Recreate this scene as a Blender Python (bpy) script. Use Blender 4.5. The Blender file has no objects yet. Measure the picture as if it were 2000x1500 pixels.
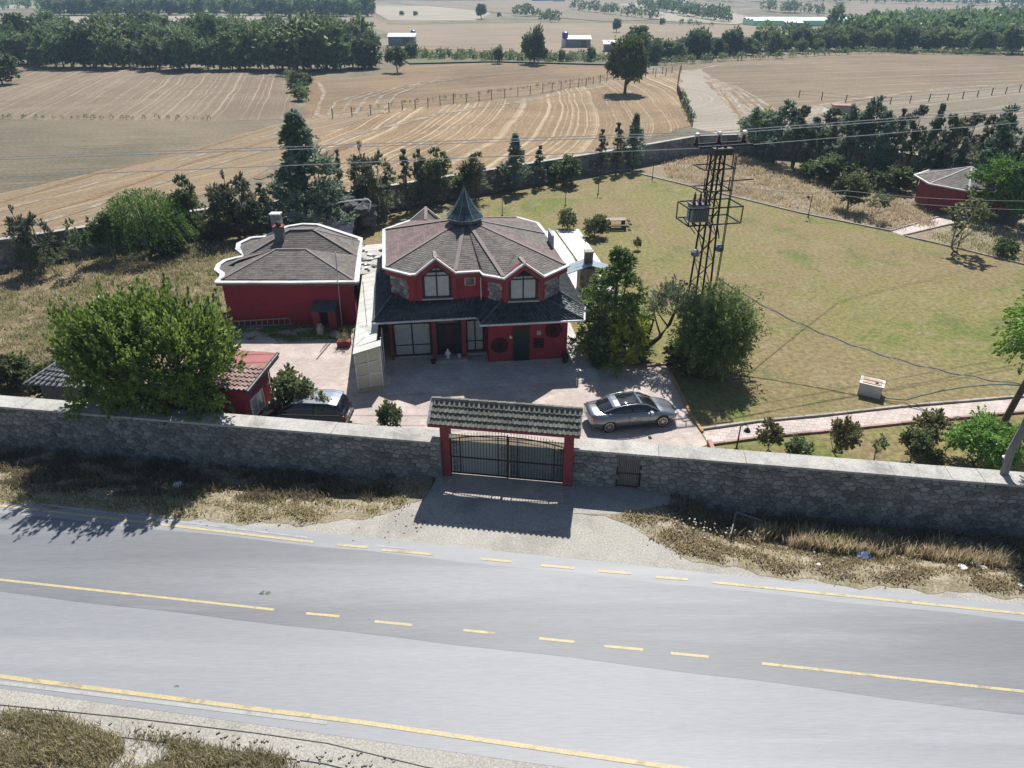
import bpy, bmesh, math, random
import numpy as np
from mathutils import Vector
R = math.radians
rnd = random.Random(7)
NR = np.random.default_rng(11)

# ------------------------------------------------------------ camera, light, exposure
H = 20.0; PITCH = R(29.6); F = 1389.0
SP, CP = math.sin(PITCH), math.cos(PITCH)
sc = bpy.context.scene
cam = bpy.data.objects.new('camera', bpy.data.cameras.new('camera'))
sc.collection.objects.link(cam); sc.camera = cam
cam.location = (0, 0, H); cam.rotation_euler = (math.pi/2 - PITCH, 0, 0)
cam.data.sensor_width = 36; cam.data.lens = 36*F/2000; cam.data.clip_end = 20000; cam.data.clip_start = .1
SUN_EL = 52.0; SX, SY = 0.19, 1.0            # horizontal direction towards the sun
az = math.atan2(SX, SY)                      # clockwise from +Y
w = bpy.data.worlds.new('World'); sc.world = w; w.use_nodes = True
nt = w.node_tree; sky = nt.nodes.new('ShaderNodeTexSky'); sky.sky_type = 'NISHITA'; sky.sun_disc = False
sky.sun_elevation = R(SUN_EL); sky.sun_rotation = az
sky.dust_density = .6; sky.air_density = 1.0
bg = nt.nodes['Background']; bg.inputs['Strength'].default_value = 0.071
nt.links.new(sky.outputs[0], bg.inputs['Color'])
sun = bpy.data.objects.new('sun', bpy.data.lights.new('sun', 'SUN')); sc.collection.objects.link(sun)
sun.data.energy = 5.0; sun.data.angle = R(.53); sun.data.color = (1, .965, .92)
k = math.cos(R(SUN_EL))/math.hypot(SX, SY)
sdir = Vector((SX*k, SY*k, math.sin(R(SUN_EL))))
sun.rotation_euler = sdir.to_track_quat('Z', 'Y').to_euler(); sun.location = (0, 60, 60)
sc.view_settings.view_transform = 'Standard'; sc.view_settings.look = 'None'
sc.view_settings.gamma = 1; sc.view_settings.use_curve_mapping = False
sc.view_settings.exposure = 0.58
sc.cycles.max_bounces = 6; sc.cycles.transparent_max_bounces = 8; sc.cycles.volume_bounces = 1

# ------------------------------------------------------------ geometry helpers
def P(px, py, z=0.0):
    """where the photograph's pixel meets the level z"""
    u = (px-1000)/F; v = (py-750)/F
    t = (H-z)/(SP+v*CP)
    return Vector((u*t, t*(CP-v*SP), z))
def PY(px, py, Y):
    u = (px-1000)/F; v = (py-750)/F
    t = Y/(CP-v*SP)
    return Vector((u*t, Y, H-t*(SP+v*CP)))
def hgt(x, y):
    d = max(0.0, (y-260)/260.0); a = min(1.0, d)
    return a*(1.2*math.sin(x/95.0+y/160.0)+1.3*math.sin(x/210.0-y/130.0+1.0)) + max(0, min(3.5, (y-700)/350.0))
ORG = {}
def org(o):
    return ORG.get(o.name, Vector((0, 0, 0))) if o else Vector((0, 0, 0))
def tag(o, label=None, cat=None, group=None, kind=None):
    if label: o['label'] = label
    if cat: o['category'] = cat
    if group: o['group'] = group
    if kind: o['kind'] = kind
    return o
def thing(name, loc, label, cat, group=None, rz=0):
    o = bpy.data.objects.new(name, None); sc.collection.objects.link(o)
    o.location = loc; o.rotation_euler.z = rz; o.empty_display_size = .3
    ORG[o.name] = Vector(loc)
    return tag(o, label, cat, group)
def link(name, me, parent=None, loc=None):
    o = bpy.data.objects.new(name, me); sc.collection.objects.link(o)
    if parent: o.parent = parent
    if loc is not None: o.location = loc
    return o
def copy_tree(o, parent=None):
    c = o.copy(); sc.collection.objects.link(c)
    if parent: c.parent = parent
    for ch in list(o.children): copy_tree(ch, c)
    return c
def place(o, loc, rz, s, label, group=None, sz=None):
    c = copy_tree(o) if o.get('used') else o
    o['used'] = 1
    if 'used' in c.keys() and c is not o: del c['used']
    c.location = loc; c.rotation_euler = (0, 0, rz); c.scale = (s, s, sz or s)
    tag(c, label, None, group); return c

class MB:
    def __init__(s): s.v = []; s.f = []; s.t = []
    def add(s, vs, fs, tint=None):
        b = len(s.v); s.v += [tuple(x) for x in vs]; s.f += [tuple(b+i for i in f) for f in fs]
        s.t += [tint if tint is not None else 0.0]*len(fs); return s
    def box(s, c, d, rz=0, tint=None):
        c = Vector(c); x, y, z = d[0]/2, d[1]/2, d[2]/2; co, si = math.cos(rz), math.sin(rz)
        vs = [(c.x+a*x*co-b*y*si, c.y+a*x*si+b*y*co, c.z+e*z) for e in (-1, 1) for a, b in ((-1,-1),(1,-1),(1,1),(-1,1))]
        return s.add(vs, [(3,2,1,0),(4,5,6,7),(0,1,5,4),(1,2,6,5),(2,3,7,6),(3,0,4,7)], tint)
    def bar(s, p, q, a, b=None, up=(0,0,1), tint=None):
        p, q = Vector(p), Vector(q); b = b or a; d = (q-p)
        if d.length < 1e-6: return s
        d.normalize(); u = Vector(up)
        if abs(d.dot(u)) > .98: u = Vector((1, 0, 0))
        x = d.cross(u).normalized(); y = x.cross(d).normalized()
        vs = [e+x*(i*a/2)+y*(j*b/2) for e in (p, q) for i, j in ((-1,-1),(1,-1),(1,1),(-1,1))]
        return s.add(vs, [(3,2,1,0),(4,5,6,7),(0,1,5,4),(1,2,6,5),(2,3,7,6),(3,0,4,7)], tint)
    def tube(s, pts, rad, n=6, tint=None, cap=True):
        pts = [Vector(p) for p in pts]
        if not hasattr(rad, '__len__'): rad = [rad]*len(pts)
        vs = []
        for i, p in enumerate(pts):
            d = (pts[min(i+1, len(pts)-1)]-pts[max(i-1, 0)])
            d = d.normalized() if d.length > 1e-6 else Vector((0, 0, 1))
            u = Vector((0, 0, 1)) if abs(d.z) < .9 else Vector((1, 0, 0))
            x = d.cross(u).normalized(); y = x.cross(d).normalized()
            for k in range(n):
                a = 2*math.pi*k/n; vs.append(p+x*(math.cos(a)*rad[i])+y*(math.sin(a)*rad[i]))
        fs = [(i*n+k, i*n+(k+1) % n, (i+1)*n+(k+1) % n, (i+1)*n+k) for i in range(len(pts)-1) for k in range(n)]
        if cap: fs += [tuple(range(n-1, -1, -1)), tuple(range((len(pts)-1)*n, len(pts)*n))]
        return s.add(vs, fs, tint)
    def prism(s, poly, z0, z1, tint=None):
        """poly: xy list counter-clockwise; z1 may be a list"""
        n = len(poly); z1 = z1 if hasattr(z1, '__len__') else [z1]*n; z0 = z0 if hasattr(z0, '__len__') else [z0]*n
        vs = [(p[0], p[1], z0[i]) for i, p in enumerate(poly)]+[(p[0], p[1], z1[i]) for i, p in enumerate(poly)]
        return s.add(vs, [tuple(range(n-1, -1, -1)), tuple(range(n, 2*n))]+[(i, (i+1) % n, n+(i+1) % n, n+i) for i in range(n)], tint)
    def face(s, pts, tint=None): return s.add(pts, [tuple(range(len(pts)))], tint)
    def plate(s, pts, thick, tint=None):
        """polygon in space given a thickness downwards along its normal"""
        pts = [Vector(p) for p in pts]; n = (pts[1]-pts[0]).cross(pts[-1]-pts[0])
        n.normalize(); k = len(pts)
        lo = [p-n*thick for p in pts]
        return s.add(lo+pts, [tuple(range(k-1, -1, -1)), tuple(range(k, 2*k))]+[(i, (i+1) % k, k+(i+1) % k, k+i) for i in range(k)], tint)
    def lathe(s, prof, n=12, c=(0, 0, 0), tint=None):
        vs = [(c[0]+r*math.cos(2*math.pi*k/n), c[1]+r*math.sin(2*math.pi*k/n), c[2]+z) for r, z in prof for k in range(n)]
        fs = [(i*n+k, i*n+(k+1) % n, (i+1)*n+(k+1) % n, (i+1)*n+k) for i in range(len(prof)-1) for k in range(n)]
        fs += [tuple(range(n-1, -1, -1)), tuple(range((len(prof)-1)*n, len(prof)*n))]
        return s.add(vs, fs, tint)
    def build(s, name, mat, parent=None, smooth=False, origin=None):
        me = bpy.data.meshes.new(name); o0 = org(parent)
        if origin is not None: o0 = Vector(origin)
        vs = [(a[0]-o0.x, a[1]-o0.y, a[2]-o0.z) for a in s.v] if o0.length > 0 else s.v
        me.from_pydata(vs, [], s.f)
        if any(s.t):
            at = me.attributes.new('tint', 'FLOAT', 'FACE'); at.data.foreach_set('value', s.t)
        me.materials.append(mat)
        if smooth: me.shade_smooth()
        me.update()
        o = link(name, me, parent)
        if origin is not None:
            o.location = o0 - org(parent); ORG[o.name] = Vector(o0)
        elif parent: ORG[o.name] = org(parent)
        return o
def np_mesh(name, V, n, mat, tint=None, smooth=False):
    """V: (k*n,3) vertices of k separate n-gons"""
    k = len(V)//n; me = bpy.data.meshes.new(name)
    me.vertices.add(len(V)); me.vertices.foreach_set('co', np.asarray(V, dtype=np.float32).ravel())
    me.loops.add(k*n); me.loops.foreach_set('vertex_index', np.arange(k*n, dtype=np.int32))
    me.polygons.add(k); me.polygons.foreach_set('loop_start', np.arange(0, k*n, n, dtype=np.int32))
    me.polygons.foreach_set('loop_total', np.full(k, n, dtype=np.int32))
    me.update(calc_edges=True)
    if tint is not None:
        at = me.attributes.new('tint', 'FLOAT', 'FACE'); at.data.foreach_set('value', np.asarray(tint, dtype=np.float32))
    me.materials.append(mat); me.update(); return me

# ------------------------------------------------------------ materials
def lin(c): return tuple(((x/255)/12.92 if x/255 <= .04045 else ((x/255+.055)/1.055)**2.4) for x in c)+(1,)
class NT:
    def __init__(s, m): s.n = m.node_tree.nodes; s.l = m.node_tree.links
    def new(s, t, **kw):
        n = s.n.new(t)
        for k, v in kw.items(): setattr(n, k, v)
        return n
    def link(s, a, b): s.l.new(a, b)
    def math(s, op, a, b=None, clamp=False):
        n = s.n.new('ShaderNodeMath'); n.operation = op; n.use_clamp = clamp
        for i, x in enumerate((a, b)):
            if x is None: continue
            if hasattr(x, 'links') or hasattr(x, 'is_linked'): s.l.new(x, n.inputs[i])
            else: n.inputs[i].default_value = x
        return n.outputs[0]
    def noise(s, vec, scale, detail=4, rough=.6, dist=0, dim='3D'):
        n = s.n.new('ShaderNodeTexNoise'); n.noise_dimensions = dim
        if dim == '1D': s.l.new(vec, n.inputs['W'])
        else: s.l.new(vec, n.inputs['Vector'])
        n.inputs['Scale'].default_value = scale; n.inputs['Detail'].default_value = detail
        n.inputs['Roughness'].default_value = rough; n.inputs['Distortion'].default_value = dist
        return n.outputs['Fac']
    def ramp(s, fac, a, b, ca, cb):
        n = s.n.new('ShaderNodeMapRange'); n.interpolation_type = 'SMOOTHSTEP'
        s.l.new(fac, n.inputs[0]); n.inputs[1].default_value = a; n.inputs[2].default_value = b
        return s.mix(n.outputs[0], ca, cb)
    def rng(s, fac, a, b, c=0, d=1):
        n = s.n.new('ShaderNodeMapRange'); n.interpolation_type = 'SMOOTHSTEP'
        s.l.new(fac, n.inputs[0])
        for i, x in enumerate((a, b, c, d)): n.inputs[i+1].default_value = x
        return n.outputs[0]
    def mix(s, fac, a, b, mode='MIX'):
        n = s.n.new('ShaderNodeMix'); n.data_type = 'RGBA'; n.blend_type = mode
        for i, x in ((0, fac), (6, a), (7, b)):
            if hasattr(x, 'is_linked'): s.l.new(x, n.inputs[i])
            else: n.inputs[i].default_value = x
        return n.outputs[2]
def base_mat(name, rough=.8, spec=.3, metal=0):
    m = bpy.data.materials.new(name); m.use_nodes = True
    b = m.node_tree.nodes['Principled BSDF']
    b.inputs['Roughness'].default_value = rough; b.inputs['Specular IOR Level'].default_value = spec
    b.inputs['Metallic'].default_value = metal
    return m, b, NT(m)
def mul(c, k): return tuple(min(1, x*k) for x in c[:3])+(1,)
def M(name, c, c2=None, scale=3, rough=.8, spec=.3, metal=0, bump=0, bscale=None, tint=0, world=False, fine=0, stain=0):
    """general surface: two-colour noise, fine grain, per-piece tint, bump"""
    m, b, t = base_mat(name, rough, spec, metal)
    c2 = c2 or mul(c, .75)
    g = t.new('ShaderNodeNewGeometry').outputs['Position'] if world else t.new('ShaderNodeTexCoord').outputs['Object']
    f = t.rng(t.noise(g, scale, 5, .6), .3, .7)
    col = t.mix(f, c, c2)
    if fine:
        f2 = t.noise(g, scale*14, 3, .7)
        col = t.mix(fine, col, t.ramp(f2, .3, .7, mul(c2, .45), mul(c, 1.35)))
    if stain:
        f3 = t.rng(t.noise(g, scale*.35, 6, .7, .8), .52, .66, 0, stain)
        col = t.mix(f3, col, mul(c2, .4))
    if tint:
        at = t.new('ShaderNodeAttribute', attribute_name='tint').outputs['Fac']
        oi = t.new('ShaderNodeObjectInfo').outputs['Random']
        fr = t.math('FRACT', t.math('ADD', at, oi))
        fr = t.math('MULTIPLY_ADD', fr, 2*tint); fr.node.inputs[2].default_value = 1-tint
        vm = t.new('ShaderNodeVectorMath', operation='SCALE'); t.link(col, vm.inputs[0]); t.link(fr, vm.inputs['Scale'])
        col = vm.outputs[0]
    t.link(col, b.inputs['Base Color'])
    if bump:
        bm = t.new('ShaderNodeBump'); bm.inputs['Strength'].default_value = 1; bm.inputs['Distance'].default_value = bump
        t.link(t.noise(g, bscale or scale*5, 5, .65), bm.inputs['Height']); t.link(bm.outputs[0], b.inputs['Normal'])
    return m
def leafmat(name, c, c2, trans=.35, rough=.55, spec=.35, var=.5):
    m, b, t = base_mat(name, rough, spec)
    at = t.new('ShaderNodeAttribute', attribute_name='tint').outputs['Fac']
    oi = t.new('ShaderNodeObjectInfo').outputs['Random']
    hs = t.new('ShaderNodeHueSaturation'); t.link(t.mix(at, c, c2), hs.inputs['Color'])
    v = t.math('MULTIPLY_ADD', oi, var*1.2); v.node.inputs[2].default_value = 1-var*.5; t.link(v, hs.inputs['Value'])
    h = t.math('MULTIPLY_ADD', t.math('FRACT', t.math('MULTIPLY', oi, 7.3)), .04); h.node.inputs[2].default_value = .48; t.link(h, hs.inputs['Hue'])
    col = hs.outputs[0]
    t.link(col, b.inputs['Base Color'])
    tr = t.new('ShaderNodeBsdfTranslucent'); t.link(col, tr.inputs['Color'])
    mx = t.new('ShaderNodeMixShader'); mx.inputs[0].default_value = trans
    t.link(b.outputs[0], mx.inputs[1]); t.link(tr.outputs[0], mx.inputs[2])
    t.link(mx.outputs[0], t.n['Material Output'].inputs['Surface'])
    return m
def fieldmat(name, soil, straw, angle=None, ring=None, width=1.6, strength=.8, patch=.03, amount=(.42, .62), bump=.03, extra=None):
    """stubble field: irregular rows across a direction (angle from +Y, clockwise) or round a centre"""
    m, b, t = base_mat(name, .95, .15)
    g = t.new('ShaderNodeNewGeometry').outputs['Position']
    wob = t.noise(g, .02, 3, .5)
    sx = t.new('ShaderNodeSeparateXYZ'); t.link(g, sx.inputs[0])
    if ring:
        dx = t.math('SUBTRACT', sx.outputs[0], ring[0]); dy = t.math('SUBTRACT', sx.outputs[1], ring[1])
        q = t.math('SQRT', t.math('ADD', t.math('MULTIPLY', dx, dx), t.math('MULTIPLY', dy, dy)))
    else:
        a = R(angle)
        q = t.math('SUBTRACT', t.math('MULTIPLY', sx.outputs[0], math.cos(a)), t.math('MULTIPLY', sx.outputs[1], math.sin(a)))
    q = t.math('ADD', q, t.math('MULTIPLY', wob, 6.0))
    s1 = t.noise(q, 1/width, 3, .75, dim='1D')
    s2 = t.noise(q, .18/width, 2, .6, dim='1D')
    br = t.noise(g, .35, 5, .75)
    f = t.math('ADD', t.math('MULTIPLY', s1, .70), t.math('ADD', t.math('MULTIPLY', s2, .16), t.math('MULTIPLY', br, .24)))
    f = t.rng(f, amount[0]+.12, amount[1]+.06, 0, strength)
    f = t.math('MULTIPLY', f, t.rng(t.noise(g, .016, 4, .6, .6), .36, .58, .35, 1))
    big = t.rng(t.noise(g, patch, 5, .65, .5), .35, .65)
    s0 = t.mix(big, soil, extra or mul(soil, 1.25))
    col = t.mix(f, s0, straw)
    fine = t.noise(g, 2.2, 4, .8)
    col = t.mix(.3, col, t.ramp(fine, .35, .65, mul(soil, .7), mul(straw, .95)))
    t.link(col, b.inputs['Base Color'])
    bm = t.new('ShaderNodeBump'); bm.inputs['Distance'].default_value = bump*3
    t.link(t.math('ADD', s1, t.math('MULTIPLY', fine, .6)), bm.inputs['Height']); t.link(bm.outputs[0], b.inputs['Normal'])
    return m
def patchmat(name, cols, scales, rough=.95, fine=.35, fs=6, bump=.02, stretch=None):
    """ground with several noise-mixed colours"""
    m, b, t = base_mat(name, rough, .15)
    g = t.new('ShaderNodeNewGeometry').outputs['Position']
    if stretch:
        mp = t.new('ShaderNodeMapping'); mp.inputs['Rotation'].default_value = (0, 0, stretch[0]); mp.inputs['Scale'].default_value = (stretch[1], stretch[2], 1)
        t.link(g, mp.inputs[0]); g = mp.outputs[0]
    col = cols[0]
    for c, s_ in zip(cols[1:], scales):
        sc_, lo, hi, amt = s_
        col = t.mix(t.rng(t.noise(g, sc_, 6, .68, .4), lo, hi, 0, amt), col, c)
    f = t.noise(g, fs, 4, .75)
    col2 = t.mix(fine, col, t.ramp(f, .35, .65, (.02, .02, .015, 1), (.55, .5, .38, 1)), 'OVERLAY')
    t.link(col2, b.inputs['Base Color'])
    bm = t.new('ShaderNodeBump'); bm.inputs['Distance'].default_value = bump
    t.link(f, bm.inputs['Height']); t.link(bm.outputs[0], b.inputs['Normal'])
    return m

def clip_half(poly, a, b, c):
    """keep a*x+b*y<=c"""
    out = []
    for i in range(len(poly)):
        p, q = poly[i], poly[(i+1) % len(poly)]
        dp, dq = a*p[0]+b*p[1]-c, a*q[0]+b*q[1]-c
        if dp <= 0: out.append(p)
        if dp*dq < 0:
            t = dp/(dp-dq); out.append((p[0]+t*(q[0]-p[0]), p[1]+t*(q[1]-p[1])))
    return out
def inpoly(x, y, poly):
    c = False; j = len(poly)-1
    for i in range(len(poly)):
        if (poly[i][1] > y) != (poly[j][1] > y) and x < (poly[j][0]-poly[i][0])*(y-poly[i][1])/(poly[j][1]-poly[i][1])+poly[i][0]: c = not c
        j = i
    return c
def sheet(name, pts, z, mat, parent=None, drape=False, step=40):
    """flat ground sheet from world xy points (or draped over the terrain)"""
    bm = bmesh.new(); f = bm.faces.new([bm.verts.new((p[0], p[1], 0)) for p in pts])
    if drape:
        xs = [p[0] for p in pts]; ys = [p[1] for p in pts]
        for ax, lo, hi in ((0, min(xs), max(xs)), (1, min(ys), max(ys))):
            k = math.ceil(lo/step)
            while k*step < hi:
                co = (k*step, 0, 0) if ax == 0 else (0, k*step, 0)
                bmesh.ops.bisect_plane(bm, geom=bm.verts[:]+bm.edges[:]+bm.faces[:], plane_co=co, plane_no=(1, 0, 0) if ax == 0 else (0, 1, 0)); k += 1
    bmesh.ops.triangulate(bm, faces=bm.faces[:])
    for v in bm.verts: v.co.z = z+(hgt(v.co.x, v.co.y) if drape else 0)
    bmesh.ops.recalc_face_normals(bm, faces=bm.faces[:])
    if sum(f.normal.z for f in bm.faces) < 0: bmesh.ops.reverse_faces(bm, faces=bm.faces[:])
    me = bpy.data.meshes.new(name); bm.to_mesh(me); bm.free(); me.materials.append(mat)
    o = link(name, me, parent)
    if not parent: o['kind'] = 'structure'
    return o
BL = [(-900,878),(-60,975),(60,985),(250,1000),(420,1018),(560,1022),(640,1020),(760,1000),(830,972),(850,930)]
BR = [(1130,1003),(1215,1012),(1270,1050),(1330,1085),(1480,1118),(1640,1140),(1800,1150),(2000,1165),(2800,1240)]
BLW = [P(*q) for q in BL]; BRW = [P(*q) for q in BR]
def lerp_tab(T, x):
    if x <= T[0].x: a, b = T[0], T[1]
    elif x >= T[-1].x: a, b = T[-2], T[-1]
    else:
        for a, b in zip(T, T[1:]):
            if a.x <= x <= b.x: break
    return a.y+(b.y-a.y)*(x-a.x)/(b.x-a.x)
def wall_y(x): return (25.9 if x < 0 else 26.25)-.143*x-.06
def ss(t): t = max(0, min(1, t)); return t*t*(3-2*t)
def vdepth(x): return .5*ss((-4.3-x)/2.5) if x < 0 else 1.0*ss((x-6.3)/3.0)
def vz(x, y):
    """ground height in the ditch between the road edge and the front wall"""
    d = vdepth(x)
    if d <= 0: return 0.0
    yb = lerp_tab(BLW if x < 0 else BRW, x); t = (y-yb)/max(.5, wall_y(x)-.25-yb)
    if t <= 0: return 0.0
    return -d*ss(t*1.15-.12)+.05*math.sin(x*2.1+y*1.3)*math.sin(y*2.7-x)*min(1, t*3)*(1-t*.5)
def roughen(pts, step=4.0, amp=.8, seed=0):
    r = random.Random(seed); out = []
    for i in range(len(pts)):
        a, b = pts[i], pts[(i+1) % len(pts)]; L = math.hypot(b[0]-a[0], b[1]-a[1]); n = max(1, min(60, int(L/step))) 
        for k in range(n): f = k/n; m_ = 0 if k == 0 else amp; out.append((a[0]+(b[0]-a[0])*f+r.gauss(0, 1)*m_*.6, a[1]+(b[1]-a[1])*f+r.gauss(0, 1)*m_*.6))
    return out
def GP(pts, z=0): return [P(a, b, z).xy for a, b in pts]
# ------------------------------------------------------------ shared materials
m_soil = patchmat('dry soil', [lin((150,134,108)), lin((110,104,78)), lin((172,158,132))], [(.05,.4,.6,.8), (.3,.5,.65,.7)])
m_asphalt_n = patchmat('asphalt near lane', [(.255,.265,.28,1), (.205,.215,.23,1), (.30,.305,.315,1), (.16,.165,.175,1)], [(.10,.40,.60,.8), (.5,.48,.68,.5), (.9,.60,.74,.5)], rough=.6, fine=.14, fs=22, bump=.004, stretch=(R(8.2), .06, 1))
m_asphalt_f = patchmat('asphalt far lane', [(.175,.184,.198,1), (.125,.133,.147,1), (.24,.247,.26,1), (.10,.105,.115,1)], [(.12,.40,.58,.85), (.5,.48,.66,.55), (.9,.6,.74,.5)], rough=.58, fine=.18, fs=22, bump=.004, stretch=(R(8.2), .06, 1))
for mm_ in (m_asphalt_n, m_asphalt_f): mm_.node_tree.nodes['Principled BSDF'].inputs['Specular IOR Level'].default_value = .5
m_shoulder = patchmat('dusty gravel shoulder', [(.40,.39,.365,1), (.31,.30,.28,1), (.47,.46,.43,1)], [(.35,.45,.6,.7), (1.1,.5,.66,.5)], fine=.4, fs=14, bump=.015)
m_verge = patchmat('verge soil', [(.32,.285,.215,1), (.23,.205,.135,1), (.40,.37,.31,1)], [(.5,.42,.6,.8), (1.2,.5,.65,.7)], fine=.5, fs=9, bump=.03)
m_yellow = M('yellow road paint', (.50,.40,.20,1), (.36,.32,.22,1), scale=3, rough=.6, stain=.6, fine=.5, world=True)
m_white = M('worn white road paint', (.37,.365,.34,1), (.29,.29,.28,1), scale=2, rough=.7, stain=.5, fine=.3, world=True)
m_lawn = patchmat('lawn', [(.215,.20,.085,1), (.235,.19,.105,1), (.135,.175,.045,1), (.265,.225,.135,1), (.15,.155,.065,1)],
                  [(.085,.44,.56,.95), (.11,.54,.64,.9), (.35,.52,.64,.7), (.22,.54,.66,.75)], fine=.45, fs=3.2, bump=.05)
m_yard = patchmat('dry grass yard', [(.22,.175,.115,1), (.13,.13,.055,1), (.29,.235,.16,1), (.15,.11,.07,1)],
                  [(.11,.45,.6,.85), (.3,.5,.62,.7), (.8,.52,.68,.6)], fine=.5, fs=4, bump=.04)
m_bed = patchmat('dry weedy bed', [(.27,.225,.165,1), (.18,.145,.10,1), (.36,.32,.25,1), (.12,.12,.06,1)],
                 [(.12,.45,.6,.8), (.35,.5,.62,.7), (.7,.56,.7,.5)], fine=.5, fs=4, bump=.04)
def pavemat(name, c1, c2, mortar, sx, sy, rot, rough=.8, msize=.012):
    m, b, t = base_mat(name, rough, .3)
    g = t.new('ShaderNodeNewGeometry').outputs['Position']
    mp = t.new('ShaderNodeMapping'); mp.inputs['Rotation'].default_value = (0, 0, rot); t.link(g, mp.inputs[0])
    br = t.new('ShaderNodeTexBrick'); t.link(mp.outputs[0], br.inputs['Vector'])
    br.inputs['Color1'].default_value = c1; br.inputs['Color2'].default_value = c2; br.inputs['Mortar'].default_value = mortar
    br.inputs['Scale'].default_value = 1; br.inputs['Brick Width'].default_value = sx; br.inputs['Row Height'].default_value = sy
    br.inputs['Mortar Size'].default_value = msize
    f = t.rng(t.noise(g, .5, 6, .7), .45, .65, 0, .5)
    col = t.mix(f, br.outputs['Color'], mul(c1, 1.35))
    col = t.mix(t.rng(t.noise(g, 1.3, 5, .7), .5, .7, 0, .45), col, mul(c2, .6))
    t.link(col, b.inputs['Base Color'])
    bm = t.new('ShaderNodeBump'); bm.inputs['Distance'].default_value = .008; bm.invert = True
    t.link(br.outputs['Fac'], bm.inputs['Height']); t.link(bm.outputs[0], b.inputs['Normal'])
    return m
m_paver = pavemat('pink pavers', (.46,.39,.345,1), (.39,.32,.285,1), (.28,.245,.22,1), .22, .11, R(8))
m_patio = pavemat('pale patio tiles', (.47,.44,.40,1), (.41,.385,.36,1), (.31,.29,.27,1), .4, .4, R(-6))
m_path = pavemat('path pavers', (.46,.39,.35,1), (.39,.33,.295,1), (.28,.245,.22,1), .3, .3, R(9))
m_concrete = M('concrete', (.42,.41,.38,1), (.30,.29,.27,1), scale=1.2, rough=.85, bump=.006, bscale=14, fine=.35, stain=.35, world=True)
m_coping = M('cement coping', (.42,.405,.37,1), (.30,.29,.262,1), scale=.9, rough=.85, bump=.008, bscale=12, fine=.35, stain=.5, tint=.07, world=True)
m_mortar = M('mortar', (.20,.195,.185,1), (.13,.13,.125,1), scale=1.2, rough=.95, bump=.02, bscale=9, fine=.4, world=True)
m_stone = M('wall stone', (.25,.245,.235,1), (.14,.142,.142,1), scale=1.2, rough=.85, bump=.02, bscale=7, tint=.36, fine=.55, stain=.3, world=True)
m_red = M('red render', (.33,.040,.055,1), (.25,.033,.046,1), scale=.7, rough=.85, bump=.003, bscale=25, fine=.2, stain=.4, world=True)
m_redd = M('red painted trim', (.25,.045,.052,1), (.19,.035,.042,1), scale=1, rough=.7, bump=.003, bscale=20, fine=.15, stain=.3, world=True)
m_whitep = M('white painted cap', (.60,.595,.585,1), (.45,.445,.44,1), scale=1.2, rough=.6, fine=.2, stain=.4, world=True)
m_whitem = M('white metal', (.72,.72,.72,1), rough=.4)
m_black = M('black iron', (.02,.02,.022,1), (.04,.035,.03,1), rough=.55, spec=.4)
m_steel = M('grey steel', (.085,.085,.085,1), (.05,.048,.045,1), scale=3, rough=.5, metal=.5)
m_tile = M('weathered clay tile', (.22,.215,.175,1), (.12,.125,.108,1), scale=4, rough=.8, bump=.01, bscale=22, tint=.28, fine=.45, stain=.5)
m_tile_d = M('dark glazed tile', (.045,.055,.062,1), (.085,.09,.09,1), scale=3, rough=.45, spec=.5, bump=.006, bscale=22, tint=.4, fine=.4)
m_shingle = M('grey brown shingle', (.175,.16,.145,1), (.12,.108,.098,1), scale=1.3, rough=.92, spec=.15, tint=.17, fine=.45, stain=.3, world=True)
m_shingle_r = M('reddish shingle', (.20,.145,.138,1), (.15,.118,.11,1), scale=1.3, rough=.92, spec=.15, tint=.17, fine=.45, stain=.3, world=True)
m_ridge = M('pinkish ridge strip', (.235,.195,.178,1), (.185,.16,.147,1), scale=2, rough=.9, fine=.3, world=True)
m_glass = M('dark glass', (.02,.024,.028,1), (.03,.035,.04,1), rough=.06, spec=.8)
m_curtain = M('curtained pane', (.42,.45,.44,1), (.34,.37,.365,1), scale=3, rough=.12, spec=.5)
m_bark = M('bark', (.13,.105,.08,1), (.07,.058,.045,1), scale=5, rough=.95, bump=.03, bscale=14, fine=.4)
m_barkp = M('pale bark', (.26,.24,.215,1), (.17,.155,.14,1), scale=4, rough=.9, bump=.02, bscale=14, fine=.3)
m_kerb_r = M('red and cream kerb', (.34,.21,.18,1), (.28,.18,.155,1), scale=2, rough=.85, tint=.2, fine=.3, stain=.3)
m_kerb = M('kerb stone', (.36,.32,.27,1), (.26,.235,.20,1), scale=2, rough=.85, tint=.2, fine=.3, stain=.3)
m_rock = M('dark rock', (.085,.09,.095,1), (.04,.043,.047,1), scale=2, rough=.85, bump=.05, bscale=4, tint=.35, fine=.3)
m_tarp = M('pale tarpaulin', (.52,.54,.56,1), (.36,.38,.40,1), scale=2.5, rough=.5, bump=.03, bscale=3, fine=.15)

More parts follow.
